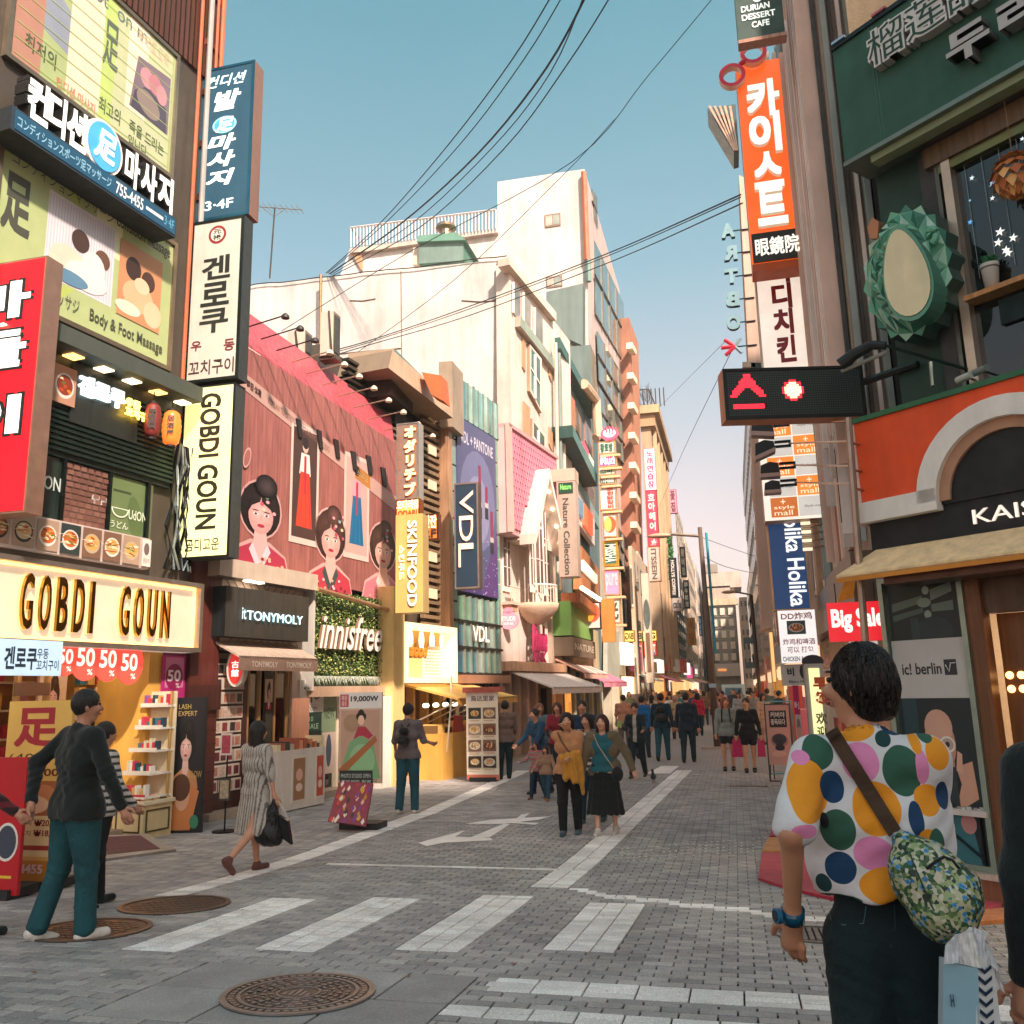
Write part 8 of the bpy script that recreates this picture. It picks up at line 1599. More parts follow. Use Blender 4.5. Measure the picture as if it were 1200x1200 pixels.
for k in range(8):z=p.uv(938,612+k*5)[1]; MB().tube([p.w(p.uv(937,620)[0],z,.3),p.w(p.uv(948,620)[0],z,.3)],.03,'#ecd8b8',6).build('light_tube','lit' if k%2 else 'paint',t)
for k in range(5):z=p.uv(938,614+k*8)[1]; MB().tube([p.w(p.uv(948,620)[0],z,.3),p.w(p.uv(985,620)[0],z+.1,.3)],.014,'#b8a490',5).build('arm','metal',t)
t,p,r=psign('hanging_sign','white fried chicken menu sign with red Chinese characters and a food picture',15.0,(911,716,960,776),'#d4cecb','#b8b0a8',.15,rim=0,kind='lit'); A_=Art(p,r,.014); A_.text('DD炸鸡',.08,.82,.92,.96,'#a83848',bold=.02).food(.22,.54,.72,.80,90,'#4a5a60').text('炸鸡和啤酒',.08,.34,.94,.46,'#a04c54',bold=.01).text('可以 打包',.18,.19,.88,.31,'#a04c54',bold=.01).text('CHICKEN & PUB 2F',.04,.03,.96,.12,'#2c3438',bold=.02).build('sign_print',t)
t,p,r=psign('hanging_sign','small white sign with one Korean syllable under the chicken menu sign',15.1,(915,779,950,803),'#d0cac4','#a8a098',.15,rim=0); T('비',p,rr(r,.2,.45,.45,.85),.02,'#2c3034',t,bold=.05); T('Bijou Hair',p,rr(r,.25,.1,.95,.25),.02,'#3c4044',t,bold=.02); MB().disc(p,r[0]+.36,r[2]+.22,.02,.08,'#26282a',14,.13).build('portrait_mark','print',t)
t,p,r=psign('hanging_sign','big red Big Sale sign behind the thin silver pole',9.6,(968,707,1043,750),'#c31c26','#8c1a20',.05,rim=0,kind='lit'); T('Big Sale',p,rr(r,.06,.22,.94,.84),.014,'#f0dcd2',t,'lit',bold=.05); MB().tube([p.w(r[0]+.1,r[3],-.02),p.w(r[0]+.1,r[3]+.2,-.02)],.006,'#222').build('hanger','metal',t); MB().tube([p.w(r[1]-.1,r[3],-.02),p.w(r[1]-.1,r[3]+.2,-.02)],.006,'#222').build('hanger','metal',t)
t=thing('bunting_flag','small orange cloth flag hanging over the red sale sign','flag',YP(10.2).w(*YP(10.2).uv(992,690))); MB().quad(YP(10.2),[(981,706),(1000,700),(1003,676),(990,680)],-.02,.02,'#d88a2c').build('cloth','cloth',t)
# letters floating on rods beside the tower of signs
p=YP(22.0); t=thing('letter_sign','blue-grey open letters ARTBOX stacked on rods, facing away, with a red and grey star','sign',p.w(*p.uv(870,407)))
for ch,x,y,mir in(('A',853,272,0),('R',856,298,1),('T',857,325,0),('B',858.5,352,1),('O',859.5,379,0)):
    c_=p.uv(x,y); w_,h_=.17,.2; T(ch,p,(c_[0]-w_,c_[0]+w_,c_[1]-h_,c_[1]+h_),.1,'#7fa2aa',t,'paint','letter',depth=.14,bold=.07,side='#44606a',rot='mirror' if mir else 0); MB().tube([p.w(c_[0]+.1,c_[1],.02),p.w(c_[0]+.55,c_[1],.02)],.02,'#445058',5).build('rod','metal',t)
c_=p.uv(861,407)
for a,c2 in((0,'#e03048'),(math.pi*.25,'#e03048'),(-math.pi*.25,'#e03048')):MB().tube([p.w(c_[0]-.34*math.cos(a),c_[1]+.30*math.sin(a),.06),p.w(c_[0],c_[1],.06)],.05,c2,6).build('star_arm','paint',t)
for a in(math.pi*.25,-math.pi*.25):MB().tube([p.w(c_[0],c_[1],.06),p.w(c_[0]+.22*math.cos(a),c_[1]+.28*math.sin(a),.06)],.04,'#8a9ca0',6).build('star_arm','paint',t)
MB().tube([p.w(c_[0],c_[1],.02),p.w(c_[0]+.55,c_[1],.02)],.02,'#445058',5).build('rod','metal',t)
t=thing('sign_tower','tall pinkish metal column of the right-hand row that carries the stacked letters','sign column',YP(22).w(*YP(22).uv(895,735)))
MB().quad(YP(22),[(893,738),(906,735),(886,215),(866,205)],-1.4,0,'#d8b8a4','#c8a490').build('column','plaster',t); MB().quad(YP(21.9),[(884,480),(900,480),(898,425),(880,425)],-1.2,0,'#2c3c3c').build('dark_side','paint',t)
MB().quad(YP(22),[(870,430),(885,430),(885,424),(870,424)],-.6,.1,'#e0ccb8').build('ledge','plaster',t)
t=thing('roof_canopy','striped grey canopy sticking out behind the red glasses','canopy',YP(16).w(*YP(16).uv(862,150))); MB().quad(YP(16),[(860,178),(866,176),(862,122),(829,127)],-.6,0,'#55605c').build('canopy_sheet','metal',t)
for k in range(5):MB().quad(YP(15.9),[(860+k,176),(861+k,176),(833+k*6,124),(830+k*6,124)],0,.03,'#c8a088').build('canopy_rib','metal',t)
# the long row itself, seen edge-on
def row(lab,y0,y1,x,z1,col,seed,n=3,name='row_building'):
    t=thing(name,lab,'building',(x+2,y0,-.4)); F=PL(x,y1,180); MB().box(x,x+7,y0,y1,-.5,z1,col).build('wall','plaster',t); rn=random.Random(seed); L_=y1-y0
    for k in range(n):s_=rn.uniform(.05,.9)*L_; MB().tube([F.w(s_,2.6,.08),F.w(s_,z1,.08)],rn.uniform(.03,.07),rn.choice(['#e0c0ac','#c8b0a0','#8a9a98','#b8705c']),6).build('pipe','paint',t)
    for i in range(int((z1-3)/2.8)):
        for j in range(max(1,int(L_/2))):q=(j*2+.4,j*2+1.5,3.2+i*2.8,4.8+i*2.8); MB().slab(F,q,0,.08,'#c8b8a4').build('window_frame','metal',t); MB().slab(F,rr(q,.08,.06,.92,.94),.08,.09,'#55646a').build('window','window',t)
    MB().slab(F,(.2,L_-.2,-.4,2.3),.0,.04,rn.choice(['#e8c090','#f0d8b8','#e0b890'])).build('shop_front','lit' if y0>15 else 'window',t); MB().slab(F,(.1,L_-.1,2.35,3.0),.0,.25,rn.choice(['#a8564c','#8c8078','#4a6a7c','#6a5a4c'])).build('name_board','print',t)
    for k in range(int(L_/1.5)):MB().slab(F,(.3+k*1.5,1.2+k*1.5,-.3,rn.uniform(.8,1.9)),.04,rn.uniform(.1,.4),rn.choice(['#c86a80','#d8c8b0','#e0b060','#6a7c80','#b84038'])).build('goods','print',t)
    return t,F
row('first dark building of the right-hand row behind the corner shop, seen edge-on',10.3,13.2,1.62,11.5,'#b09c8c',1,5)
row('second beige building of the right-hand row with pink pipes, seen edge-on',13.2,18.5,1.72,13.5,'#d8c0ac',2,6)
row('third pale building of the right-hand row behind the navy sign, seen edge-on',18.5,27,1.75,9.0,'#dcc8b6',3,4)
row('fourth tan building of the right-hand row past the pinkish column',27,42,2.0,10.5,'#d8c2ac',4,3)
row('fifth greyish building far along the right-hand row',42,64,2.25,16.5,'#d4c2b2',5,2)
t,F=row('sixth building of the right-hand row, with light and dark window strips',64,100,2.55,24.0,'#cdb4a0',6,0)
row('last building of the right-hand row, near the end of the street',100,150,3.2,17.0,'#bfae9e',7,0)
for k,(x0_,y0_,x1_,y1_,Y,c2)in enumerate(((944,60,952,470,12.2,'#e0b8a4'),(952,0,962,500,11.6,'#c8a898'),(966,0,975,420,11.0,'#e4c8b8'),(936,40,944,160,14.5,'#a8c0c0'))):
    p=YP(Y); a,b_=p.uv(x0_,10 if y0_<20 else y0_),p.uv(x1_+14,y1_); MB().tube([p.w(a[0],12 if y0_<20 else a[1]),p.w(a[0],b_[1])],.05,c2,8).build('pipe','paint',bpy.data.objects['row_building'])
rn=random.Random(70); rb=bpy.data.objects['row_building']; F=PL(1.62,13.2,180)
for k in range(24):s_=.1+k*.115; MB().slab(F,(s_,s_+rn.uniform(.02,.07),rn.uniform(3,5),11.4),.02,rn.uniform(.06,.26),rn.choice(['#f4e2d6','#ecd4c4','#3c3c3a','#f8ece4','#b8c8c4','#e8c4b0','#e8dccf'])).build('facade_strip','paint',rb)
p=YP(10.3)
for k in range(15):x=1.64+k*.09; MB().slab(p,(x,x+rn.uniform(.03,.07),3.2,11.5),.02,rn.uniform(.05,.2),rn.choice(['#f4e2d6','#ecd4c4','#44403c','#f8ece4','#a8b0a8','#e8c8b4'])).build('facade_strip','paint',rb)
p=YP(10.35); q=p.R(973,148,995,380); t=thing('wall_pier','yellowish tiled pier strip left of the green cafe wall','pier',p.w(q[0],q[2])); MB().slab(p,(q[0]+.05,q[1],4.0,7.2),-.3,0,'#a09468','#5c5848').build('pier','plaster',t)
for k in range(12):MB().slab(p,(q[0]+.05,q[1],4.1+k*.27,4.11+k*.27),0,.004,'#6a6248').build('tile_joint','paint',t)
for(px,Y,fc,lab,tx)in(((891,741,896,770),40,'#3aa0b8','thin cyan sign far down the right side',''),((895,768,900,800),38,'#c83048','small red and white sign far down the right side','약'),((900,740,911,800),30,'#e0b070','warm yellow-lit shop edge beside the white chicken sign','')):
    t,p,r=psign('hanging_sign',lab,Y,px,fc,'#c8a080',.2,rim=.03,kind='lit' if Y==30 else 'print')
    if tx:T(tx,p,rr(r,.2,.4,.8,.7),.03,'#f0e8e0',t)

# unseen building added behind the camera, placed and sized to shade the near street
t=thing('shop_building','tall plain unseen building added across the crossing behind the viewer to shade the near street','building',(17,-13,0)); MB().box(9.0,25.0,-20.0,-6.0,-.1,25.0,'#ece4da').build('wall','plaster',t)
for i in range(8):
    for j in range(6):MB().box(9.8+j*2.4,11.2+j*2.4,-5.98,-5.9,1.2+i*3,2.9+i*3,'#48525a').build('window','window',t)
    for j in range(4):MB().box(8.9,8.98,-17.0+j*2.8,-15.4+j*2.8,1.2+i*3,2.9+i*3,'#48525a').build('window','window',t)
# ---- street furniture on the right
def aframe():
    c=G(912,916); p=YP(c[1]); r=p.R(896,826,930,896); t=thing('a_frame_sign','pink A-frame sign with black Korean panel and a dark cup, right of the two girls','sign',c); zb=gz(c[1])
    MB().frame(p,(r[0]-.02,r[1]+.02,zb,r[3]+.02),.025,-.02,.02,'#5a5450').build('frame','metal',t); MB().slab(p,(r[0],r[1],r[2],r[3]),-.01,.012,'#c88c80').build('panel','print',t)
    A_=Art(p,r,.014); A_.rect(0,0,1,1,'#cf9a8c').rect(.14,.62,.86,.90,'#1c1c1c').text('커버야',.2,.78,.8,.88,'#e8d8d0',bold=.03).text('중독되다',.2,.66,.8,.76,'#e8d8d0',bold=.03).ell(.5,.40,.36,.12,'#b07868').ell(.5,.42,.30,.09,'#3c3a44').rect(.35,.28,.65,.42,'#34323c').ell(.5,.28,.2,.05,'#2a2830').ell(.45,.18,.3,.05,'#e0b0a0').build('panel_print',t)
    MB().tube([p.w(r[0],zb,0),p.w(r[0]+.1,r[3],-.25),p.w(r[0]+.1,zb,-.55)],.012,'#4a4440').build('rear_leg','metal',t); MB().tube([p.w(r[1],r[3],-.25),p.w(r[1],zb,-.55)],.012,'#4a4440').build('rear_leg','metal',t)
    MB().frame(p,(r[0],r[1]+.1,zb+.1,r[3]+.07),.03,-.5,-.47,'#6ab0b8').build('rear_frame','metal',t)
aframe()
c=G(932,922); t=thing('sandbag','grey water-filled banner foot lying beside the pink A-frame','banner foot',c); MB().ball(c+[0,0,.08],(.28,.18,.1),'#8c8c88',14,8).build('bag','plasticbag',t,True)
c=G(936,925); p=YP(c[1]+.1); r=p.R(928,797,944,905); t=thing('banner_stand','magenta and white vertical banner left of the welcome light box','banner',(c[0],c[1],gz(c[1]))); MB().slab(p,r,-.03,0,'#c22a66').build('panel','print',t); A_=Art(p,r,.002); A_.rect(0,.33,1,.62,'#c8beb6').ell(.5,.5,.35,.08,'#8a7a74').ell(.5,.42,.4,.07,'#d8a890').text('B·J',.1,.68,.9,.76,'#f0d8e0',bold=.05).build('banner_print',t); MB().box(c[0]-.2,c[0]+.3,c[1],c[1]+.4,gz(c[1]),gz(c[1])+.08,'#3a3a3c').build('base','paint',t)
p=YP(12.6); r=p.R(942,778,978,930); t=thing('light_box_sign','white-framed yellow light box with orange and dark vertical Chinese characters behind the woman','sign',p.w((r[0]+r[1])/2,gz(12.6))); r=(r[0],r[1],gz(12.6),r[3]); MB().slab(p,r,-.25,0,'#b8b0a8','#8a8680').build('case','paint',t); q=(r[0]+.05,r[1]-.05,r[2]+.2,r[3]-.06); MB().slab(p,q,0,.015,'#e0dc9c').build('panel','lit',t); T('早餐',p,(q[0]+.04,q[0]+.22,q[3]-.48,q[3]-.12),.02,'#d85a2c',t,bold=.08,vert=True); T('欢迎中国',p,(q[0]+.04,q[0]+.18,q[3]-1.25,q[3]-.58),.02,'#6a6a48',t,bold=.03,vert=True); MB().disc(p,(q[0]+q[1])/2,r[3]+.03,-.02,.14,'#3a3438',16,.09,.08).build('top_knob','paint',t)
# mats and table by the optician
def cloth_patch(label,pts,col,name='mat',rise=.03,cat='mat'):
    P=[G(*q)for q in pts]; c=sum(P)/len(P); t=thing(name,label,cat,c,'coloured mats by the shop step'); mb=MB(); f=[q+[0,0,rise]for q in P]; 
    if np.cross((f[1]-f[0])[:2],(f[2]-f[1])[:2])<0:f=f[::-1]
    mb.prism(f,(0,0,-rise+.002),col); mb.build('cloth','cloth',t)
cloth_patch('crimson mat farthest from the camera, left of the woman in the dotted shirt',[(902,982),(960,982),(965,960),(908,961)],'#b0203a'); cloth_patch('orange-tan mat between two crimson mats',[(893,1000),(962,1000),(961,983),(900,984)],'#d08a4c'); cloth_patch('larger crimson mat nearest the camera beside the woman in the dotted shirt',[(889,1032),(925,1044),(985,1058),(985,1002),(893,1002)],'#b01f38'); cloth_patch('bright red mat by the table legs at the right edge',[(1085,1075),(1175,1068),(1172,1040),(1135,1038)],'#c41c34'); cloth_patch('small orange mat below the bright red mat at the right edge',[(1140,1085),(1180,1082),(1180,1068),(1140,1071)],'#c87a3c')
def table():
    c=G(1150,1048); z=.72+gz(8.8)+.02; t=thing('folding_table','white folding table with black legs and small wares before the shop window','table',c); P=PL(c[0],c[1],131.5); zt=P.uv(1150,944)[1]; a0,a1=P.uv(1096,944)[0],P.uv(1180,940)[0]
    MB().slab(P,(a0,a1,zt-.05,zt),-.1,.38,'#d8ccc2').build('table_top','paint',t); g_=gz(c[1])-.0
    for a in(a0+.12,a1-.1):
        for o in(-.02,.30):MB().tube([P.w(a,g_,o),P.w(a,zt-.05,o)],.014,'#1c1f20',6).build('leg','metal',t)
    MB().tube([P.w(a0+.1,zt-.06,.3),P.w(a1-.1,zt-.42,.3)],.012,'#1c1f20',6).build('brace','metal',t); MB().tube([P.w(a1-.1,zt-.4,-.02),P.w(a1-.1,zt-.4,.3)],.012,'#1c1f20',6).build('crossbar','metal',t); MB().tube([P.w(a0+.12,zt-.5,-.02),P.w(a0+.12,zt-.5,.3)],.012,'#1c1f20',6).build('crossbar','metal',t)
    m=P.uv(1110,897,.1); r=(m[0]-.14,m[0]+.12,zt+.10,zt+.42); tm=thing('table_mirror','small black-framed tilted mirror standing on the white table','mirror',P.w(m[0],zt,.1)); MB().quad(P,[(1096,913),(1121,915),(1128,882),(1101,880)],.08,.11,'#17191a').build('frame','paint',tm); MB().quad(P,[(1099,910),(1119,912),(1125,885),(1104,883)],.11,.115,'#2c3432').build('glass','window',tm); MB().tube([P.w(m[0],zt,.1),P.w(m[0],zt+.12,.1)],.02,'#17191a').build('stem','metal',tm)
    rn=random.Random(8); mb=MB()
    for k in range(150):s_,o=rn.uniform(a0+.04,a1-.04),rn.uniform(-.07,.34); q=P.w(s_,zt,o); s2=rn.uniform(.008,.02); mb.box(q[0]-s2,q[0]+s2,q[1]-s2,q[1]+s2,zt,zt+rn.uniform(.008,.03),rn.choice(['#8a8a88','#c8c4bc','#3a3c3c','#a8a090','#d8d4cc']))
    solo(mb,'small_wares','gloss','scatter of tiny silver trinkets laid out on the white table','trinkets',k='stuff')
table()

# ---- overhead wires
def wire(label,pts,r=.012,group='overhead wires'):
    P=[YP(Y).w(*YP(Y).uv(x,y))for x,y,Y in pts]; Q=[]
    for i in range(len(P)-1):
        p0,p1,p2,p3=P[max(i-1,0)],P[i],P[i+1],P[min(i+2,len(P)-1)]
        for k in range(5):u=k/5; Q.append(.5*((2*p1)+(-p0+p2)*u+(2*p0-5*p1+4*p2-p3)*u*u+(-p0+3*p1-3*p2+p3)*u**3))
    Q.append(P[-1]); solo(MB().tube(Q,r,'#1d2e33',5),'overhead_wire','paint',label,'wire',group,at=P[0])
wire('leftmost of the dark wires fanning up from the white building to the sky',[(382,320,27),(445,262,24),(525,170,20),(600,70,17),(655,-20,15)],.016); wire('second dark wire from the left in the fan over the sky',[(384,320,27),(455,258,24),(540,168,20),(615,68,17),(668,-20,15)],.014)
wire('thick middle wire of the fan rising past the railing',[(386,321,27),(470,262,24),(560,180,20),(640,80,17),(694,-20,15)],.026); wire('wire running just beside the thick one in the fan',[(388,322,27),(480,264,24),(575,175,20),(645,85,17),(690,-20,15)],.014); wire('lower curved wire of the fan crossing the railing',[(390,323,27),(490,268,24),(590,175,20),(665,75,17),(725,-20,15)],.016)
wire('long straight wire from the low roofs to the upper middle of the sky',[(330,388,18),(480,295,18),(670,190,17),(760,88,16),(850,-20,15)],.009); wire('faint wire crossing the white wall from the roof units upward right',[(395,430,20),(530,330,20),(660,205,18),(720,140,17)],.008)
wire('upper of the wires running from the orange sign down across the tower',[(868,228,14),(712,297,22),(550,359,24),(430,400,22),(370,415,19)],.016); wire('middle of the wires running from the orange sign down across the tower',[(868,231,14),(712,300,22),(550,362,24),(430,402,22),(372,418,19)],.012); wire('lowest of the wires running from the orange sign down across the tower',[(870,238,14),(720,305,22),(552,369,24),(440,402,22),(380,420,19)],.014)
wire('thin wire falling from the star toward the far cornice',[(858,410,22),(800,530,40),(770,600,60)],.01); wire('thin sagging wire low over the end of the street',[(820,650,40),(850,664,45),(885,672,50)],.014); wire('second sagging wire just above the end building',[(818,628,40),(850,640,45),(885,652,50)],.012); wire('short wire from the cornice building up into the sky',[(772,478,60),(810,440,50),(850,400,30)],.01)
# ------------------------------------------------------------------ the people
def foreground():
    Y=2.75; DY=Y-2.45; p=YP(Y); x=p.uv(1024,950)[0]; zt=p.uv(1000,765)[1]; g0=gz(Y); h=(zt-g0)/.985
    dots=[(1001,857,25,13,'o'),(960,884,17,20,'g'),(947,926,23,32,'o'),(1011,895,20,22,'p'),(1039,868,9,9,'t'),(1055,853,16,10,'n'),(1061,905,21,27,'g'),(977,924,13,17,'n'),(1028,949,25,29,'o'),(1091,940,15,17,'o'),(1074,960,8,18,'n'),(983,974,19,22,'g'),(1025,1001,21,18,'p'),(987,1019,16,17,'n'),(968,1039,8,10,'t'),(1043,1040,30,20,'o'),(940,969,14,8,'p'),(967,963,5,9,'k'),(1084,900,7,19,'p'),(987,1058,22,6,'g'),(1088,982,10,9,'o'),(1078,872,6,12,'o'),(940,890,10,8,'p'),(1104,885,13,18,'o'),(1100,990,9,15,'g'),(1112,936,8,15,'n'),(1092,862,8,10,'g')]
    cc={'o':'#eb951e','g':'#2f5a47','p':'#e288b4','t':'#173f40','n':'#123b60','k':'#1c1c24'}
    root_at=np.array([x,Y,g0])
    m=bpy.data.materials.new('dotted_cloth'); m.use_nodes=True; nt=m.node_tree; N=nt.nodes.new; L=nt.links.new; b=nt.nodes['Principled BSDF']; b.inputs['Roughness'].default_value=.85
    tc=N('ShaderNodeTexCoord'); nz=N('ShaderNodeTexNoise'); nz.inputs['Scale'].default_value=9; L(tc.outputs['Object'],nz.inputs[0]); sb=N('ShaderNodeVectorMath'); sb.operation='SUBTRACT'; sb.inputs[1].default_value=(.5,.5,.5); L(nz.outputs['Color'],sb.inputs[0]); sc_=N('ShaderNodeVectorMath'); sc_.operation='SCALE'; sc_.inputs['Scale'].default_value=.012; L(sb.outputs[0],sc_.inputs[0]); ad=N('ShaderNodeVectorMath'); ad.operation='ADD'; L(tc.outputs['Object'],ad.inputs[0]); L(sc_.outputs[0],ad.inputs[1])
    prev=N('ShaderNodeRGB'); prev.outputs[0].default_value=C('#d8d4d4')+(1,); cur=prev.outputs[0]
    for px,py,rx,ry,k in dots:
        yb=Y-.13; s_,z=YP(yb).uv(px,py); sx,sz=1/(rx*yb*.95/FOC),1/(ry*yb*.95/FOC)
        a=N('ShaderNodeVectorMath'); a.operation='SUBTRACT'; a.inputs[1].default_value=(s_-x,0,z-g0); L(ad.outputs[0],a.inputs[0]); mu=N('ShaderNodeVectorMath'); mu.operation='MULTIPLY'; mu.inputs[1].default_value=(sx,0,sz); L(a.outputs[0],mu.inputs[0]); ln=N('ShaderNodeVectorMath'); ln.operation='LENGTH'; L(mu.outputs[0],ln.inputs[0]); lt=N('ShaderNodeMath'); lt.operation='LESS_THAN'; lt.inputs[1].default_value=1; L(ln.outputs['Value'],lt.inputs[0])
        mx=N('ShaderNodeMix'); mx.data_type='RGBA'; L(lt.outputs[0],mx.inputs['Factor']); L(cur,mx.inputs['A']); mx.inputs['B'].default_value=C(cc[k])+(1,); cur=mx.outputs['Result']
    L(cur,b.inputs['Base Color']); n2=N('ShaderNodeTexNoise'); n2.inputs['Scale'].default_value=7; n2.inputs['Detail'].default_value=6; L(tc.outputs['Object'],n2.inputs[0]); bp=N('ShaderNodeBump'); bp.inputs['Strength'].default_value=.6; bp.inputs['Distance'].default_value=.03; L(n2.outputs['Fac'],bp.inputs['Height']); L(bp.outputs[0],b.inputs['Normal'])
    I_=person('woman seen from behind in a polka-dot T-shirt with short dark hair, nearest the camera',h=h,face=4,legs=((3,2),(-2,2)),arms=((22,-2,24),(2,12,20)),reachw={-1:YP(Y-.06).w(*YP(Y-.06).uv(929,1076))},top=('#c9cdd8',.46),bottom=('trousers','#0f2226'),hair=('bowl','#15110f'),skin='#c48c6c',w=.85,res=.0075,loose=.014,pos=root_at,turn=-66,tilt=4,hem=(YP(Y-.1).uv(1030,1058)[1]-g0)/h,topkind=m,shoes='#2c2c2c')
    root=I_['root']; tops=[o for o in root.children if o.name.startswith('top')]
    from mathutils.bvhtree import BVHTree
    def tree(o):me=o.data; V=[v.co+root.location for v in me.vertices]; return BVHTree.FromPolygons(V,[tuple(q.vertices)for q in me.polygons])
    bt=tree(tops[0]); cam0=Vector((0,0,CAM_H))
    def hit(px,py,off=.004,tr=bt):
        d_=Vector(tuple(dirpx(px,py))).normalized(); loc,nr,i,ds=tr.ray_cast(cam0,d_)
        if loc is None:loc=cam0+d_*((Y-.12)/d_[1]); nr=Vector((0,-1,0))
        return np.array(loc)-np.array(d_)*off
    # broad strap across the back
    V=[]; F=[]; n=16
    for k in range(n+1):
        u=k/n; cx,cy=974+(1049-974)*u,856+(976-856)*u+8*math.sin(u*3.1)*0; V+=[hit(cx-7,cy+4.5,.012),hit(cx+7,cy-4.5,.012)]
    mb=MB(); 
    for k in range(n):mb.prism([V[2*k],V[2*k+2],V[2*k+3],V[2*k+1]],(0,.008,0),'#4a3626')
    pass
    bag=thing('shoulder_bag','green and blue flowered shoulder bag on a brown strap, worn across the back','bag',YP(Y-.23).w(*YP(Y-.23).uv(1098,1060))); mb.build('strap','cloth',bag)
    S=Sdf(.035); P=lambda px,py,yy:YP(yy+DY).w(*YP(yy+DY).uv(px,py)); S.cap(P(1058,985,2.27),P(1078,1022,2.25),.027,.070,sq=None); S.cap(P(1078,1022,2.25),P(1104,1060,2.23),.070,.088); S.cap(P(1092,1004,2.26),P(1112,1040,2.25),.04,.078); S.grid(.009); X,Yc,Z=S.coords(); S.F=S.F+.004*np.sin(X*60+Z*45)*np.cos(Z*38-X*20); Vb,Qb=S.mesh(); vmesh('bag_body',Vb,Qb,C('#7a8a60'),'floral',bag,np.eye(4))
    bb=tree(next(o for o in bag.children if o.name.startswith('bag_body')))if False else None
    me=next(o for o in bag.children if o.name.startswith('bag_body')).data; bb=BVHTree.FromPolygons([v.co+bag.location for v in me.vertices],[tuple(q.vertices)for q in me.polygons])
    def seam(pts,r,col,nm,kind='cloth'):MB().tube([hit(a,b_,.003,bb)for a,b_ in pts],r,col,6).build(nm,kind,bag,True)
    seam([(1086,1018),(1096,1010),(1106,1004),(1116,1008),(1124,1018)],.004,'#1c1e1c','zip'); seam([(1066,1000),(1078,1030),(1092,1062),(1108,1088)],.002,'#2c3a2c','seam'); MB().quad(YP(2.14+DY),[(1094,1030),(1100,1036),(1105,1026),(1098,1020)],0,.004,'#d8cfb8').build('label_tag','print',bag)
    # single strands over the cap of hair
    def strands(I,n,seed):
        o=next(q for q in I['root'].children if q.name.startswith('hair')); me=o.data; base=I['root'].location; bt2=BVHTree.FromPolygons([v.co+base for v in me.vertices],[tuple(q.vertices)for q in me.polygons]); rn=random.Random(seed); mb=MB(); H=I['H']
        for k in range(n):
            a=rn.uniform(0,2*math.pi); a2=a+rn.uniform(-.25,.25); e0,e1=rn.uniform(.15,.9),rn.uniform(1.5,2.5); pts=[]
            for j in range(8):
                e=e0+(e1-e0)*j/7; aa=a+(a2-a)*j/7; r=.075*H; q=Vector(tuple(I['hp'](.0,-.006,.012)+np.array([math.cos(aa)*math.sin(e)*r,math.sin(aa)*math.sin(e)*r,math.cos(e)*r*1.1])))
                loc,nr,i_,ds=bt2.find_nearest(q); 
                if ds>.035:break
                pts.append(np.array(loc)+np.array(nr)*rn.uniform(.0005,.003))
            if len(pts)>3:mb.tube(pts,.0009,rn.choice(['#0f0c0b','#2a1f1a','#1a1411','#3c2c22','#15100e']),3,cap=False)
        o2=mb.build('hair_strands','hair',I['root']); o2['kind']='stuff'
    strands(I_,900,4)
    # watch
    w_=I_['wr'][-1]; el=I_['el'][-1]; d_=nrm(w_-el); c_=w_-d_*.012
    wt=thing('wrist_watch','chunky blue digital watch on the left wrist of the woman in the dotted shirt','watch',c_); MB().tube([c_-d_*.017,c_+d_*.017],.0325,'#14516c',16).build('band','gloss',wt,True); q=c_+np.array([-.031,-.015,0]); MB().tube([q+[-.004,-.004,0],q+[-.016,-.009,0]],.021,'#1c6488',14).build('case','gloss',wt); MB().tube([q+[-.016,-.009,0],q+[-.018,-.010,0]],.015,'#0a2030',14).build('face','gloss',wt)
    # jeans details
    tr=next(o for o in root.children if o.name.startswith('trousers')); jt=tree(tr)
    MB().tube([hit(a,b_,.001,jt)for a,b_ in((972,1068),(974,1078),(988,1084),(1012,1082),(1015,1062))],.0012,'#4f7c80',4).build('pocket_stitch','cloth',root)
    MB().tube([hit(a,b_,.001,jt)for a,b_ in((1048,1060),(1049,1085),(1044,1110))],.0012,'#2f5054',4).build('stitch','cloth',root)
    # shopping bag in her right hand
    sb_=thing('shopping_bag','white and pale blue shopping bag with navy zigzag side and crumpled paper on top','bag',YP(2.45).w(*YP(2.45).uv(1140,1200))); p=YP(2.42)
    MB().quad(p,[(1104,1262),(1150,1275),(1146,1135),(1106,1128)],-.05,0,'#8fb4c4','#b8c8d0').build('front','print',sb_); MB().quad(PL(*p.w(p.uv(1146,1200)[0]+.001,0)[:2],62),[(1147,1275),(1180,1262),(1164,1125),(1142,1120)],-.01,.0,'#d6d8d8').build('side','print',sb_)
    P2=PL(*p.w(p.uv(1146,1200)[0]+.001,0)[:2],62); mb=MB()
    for k in range(11):
        y=1130+k*13; x0=1146+k*.6
        for(xa,ya,xb,yb)in((x0,y,x0+8,y+7),(x0+8,y+7,x0+16,y)):f=[P2.w(*P2.uv(xx,yy,.004),.004)for xx,yy in((xa,ya+5),(xb,yb+5),(xb,yb),(xa,ya))]; mb.face(f,'#1c3048')
    mb.build('zigzag','print',sb_); T('H',p,p.R(1113,1165,1119,1180,.004),.004,'#3c5c74',sb_,bold=.05); rn=random.Random(5)
    for k,pts in enumerate((((1106,1130),(1128,1128),(1120,1095),(1108,1108)),((1120,1128),(1150,1135),(1140,1092),(1122,1096)),((1135,1110),(1172,1140),(1160,1112),(1143,1086)),((1116,1100),(1150,1112),(1158,1092),(1128,1084)),((1140,1130),(1178,1165),(1170,1135),(1150,1105)))):MB().quad(YP(2.40+k*.02),list(pts),-.004,0,['#d4d8dc','#e4e2de','#c8ccd2','#dcdcdc','#d0ccca'][k]).build('paper_fold','plasticbag',sb_)
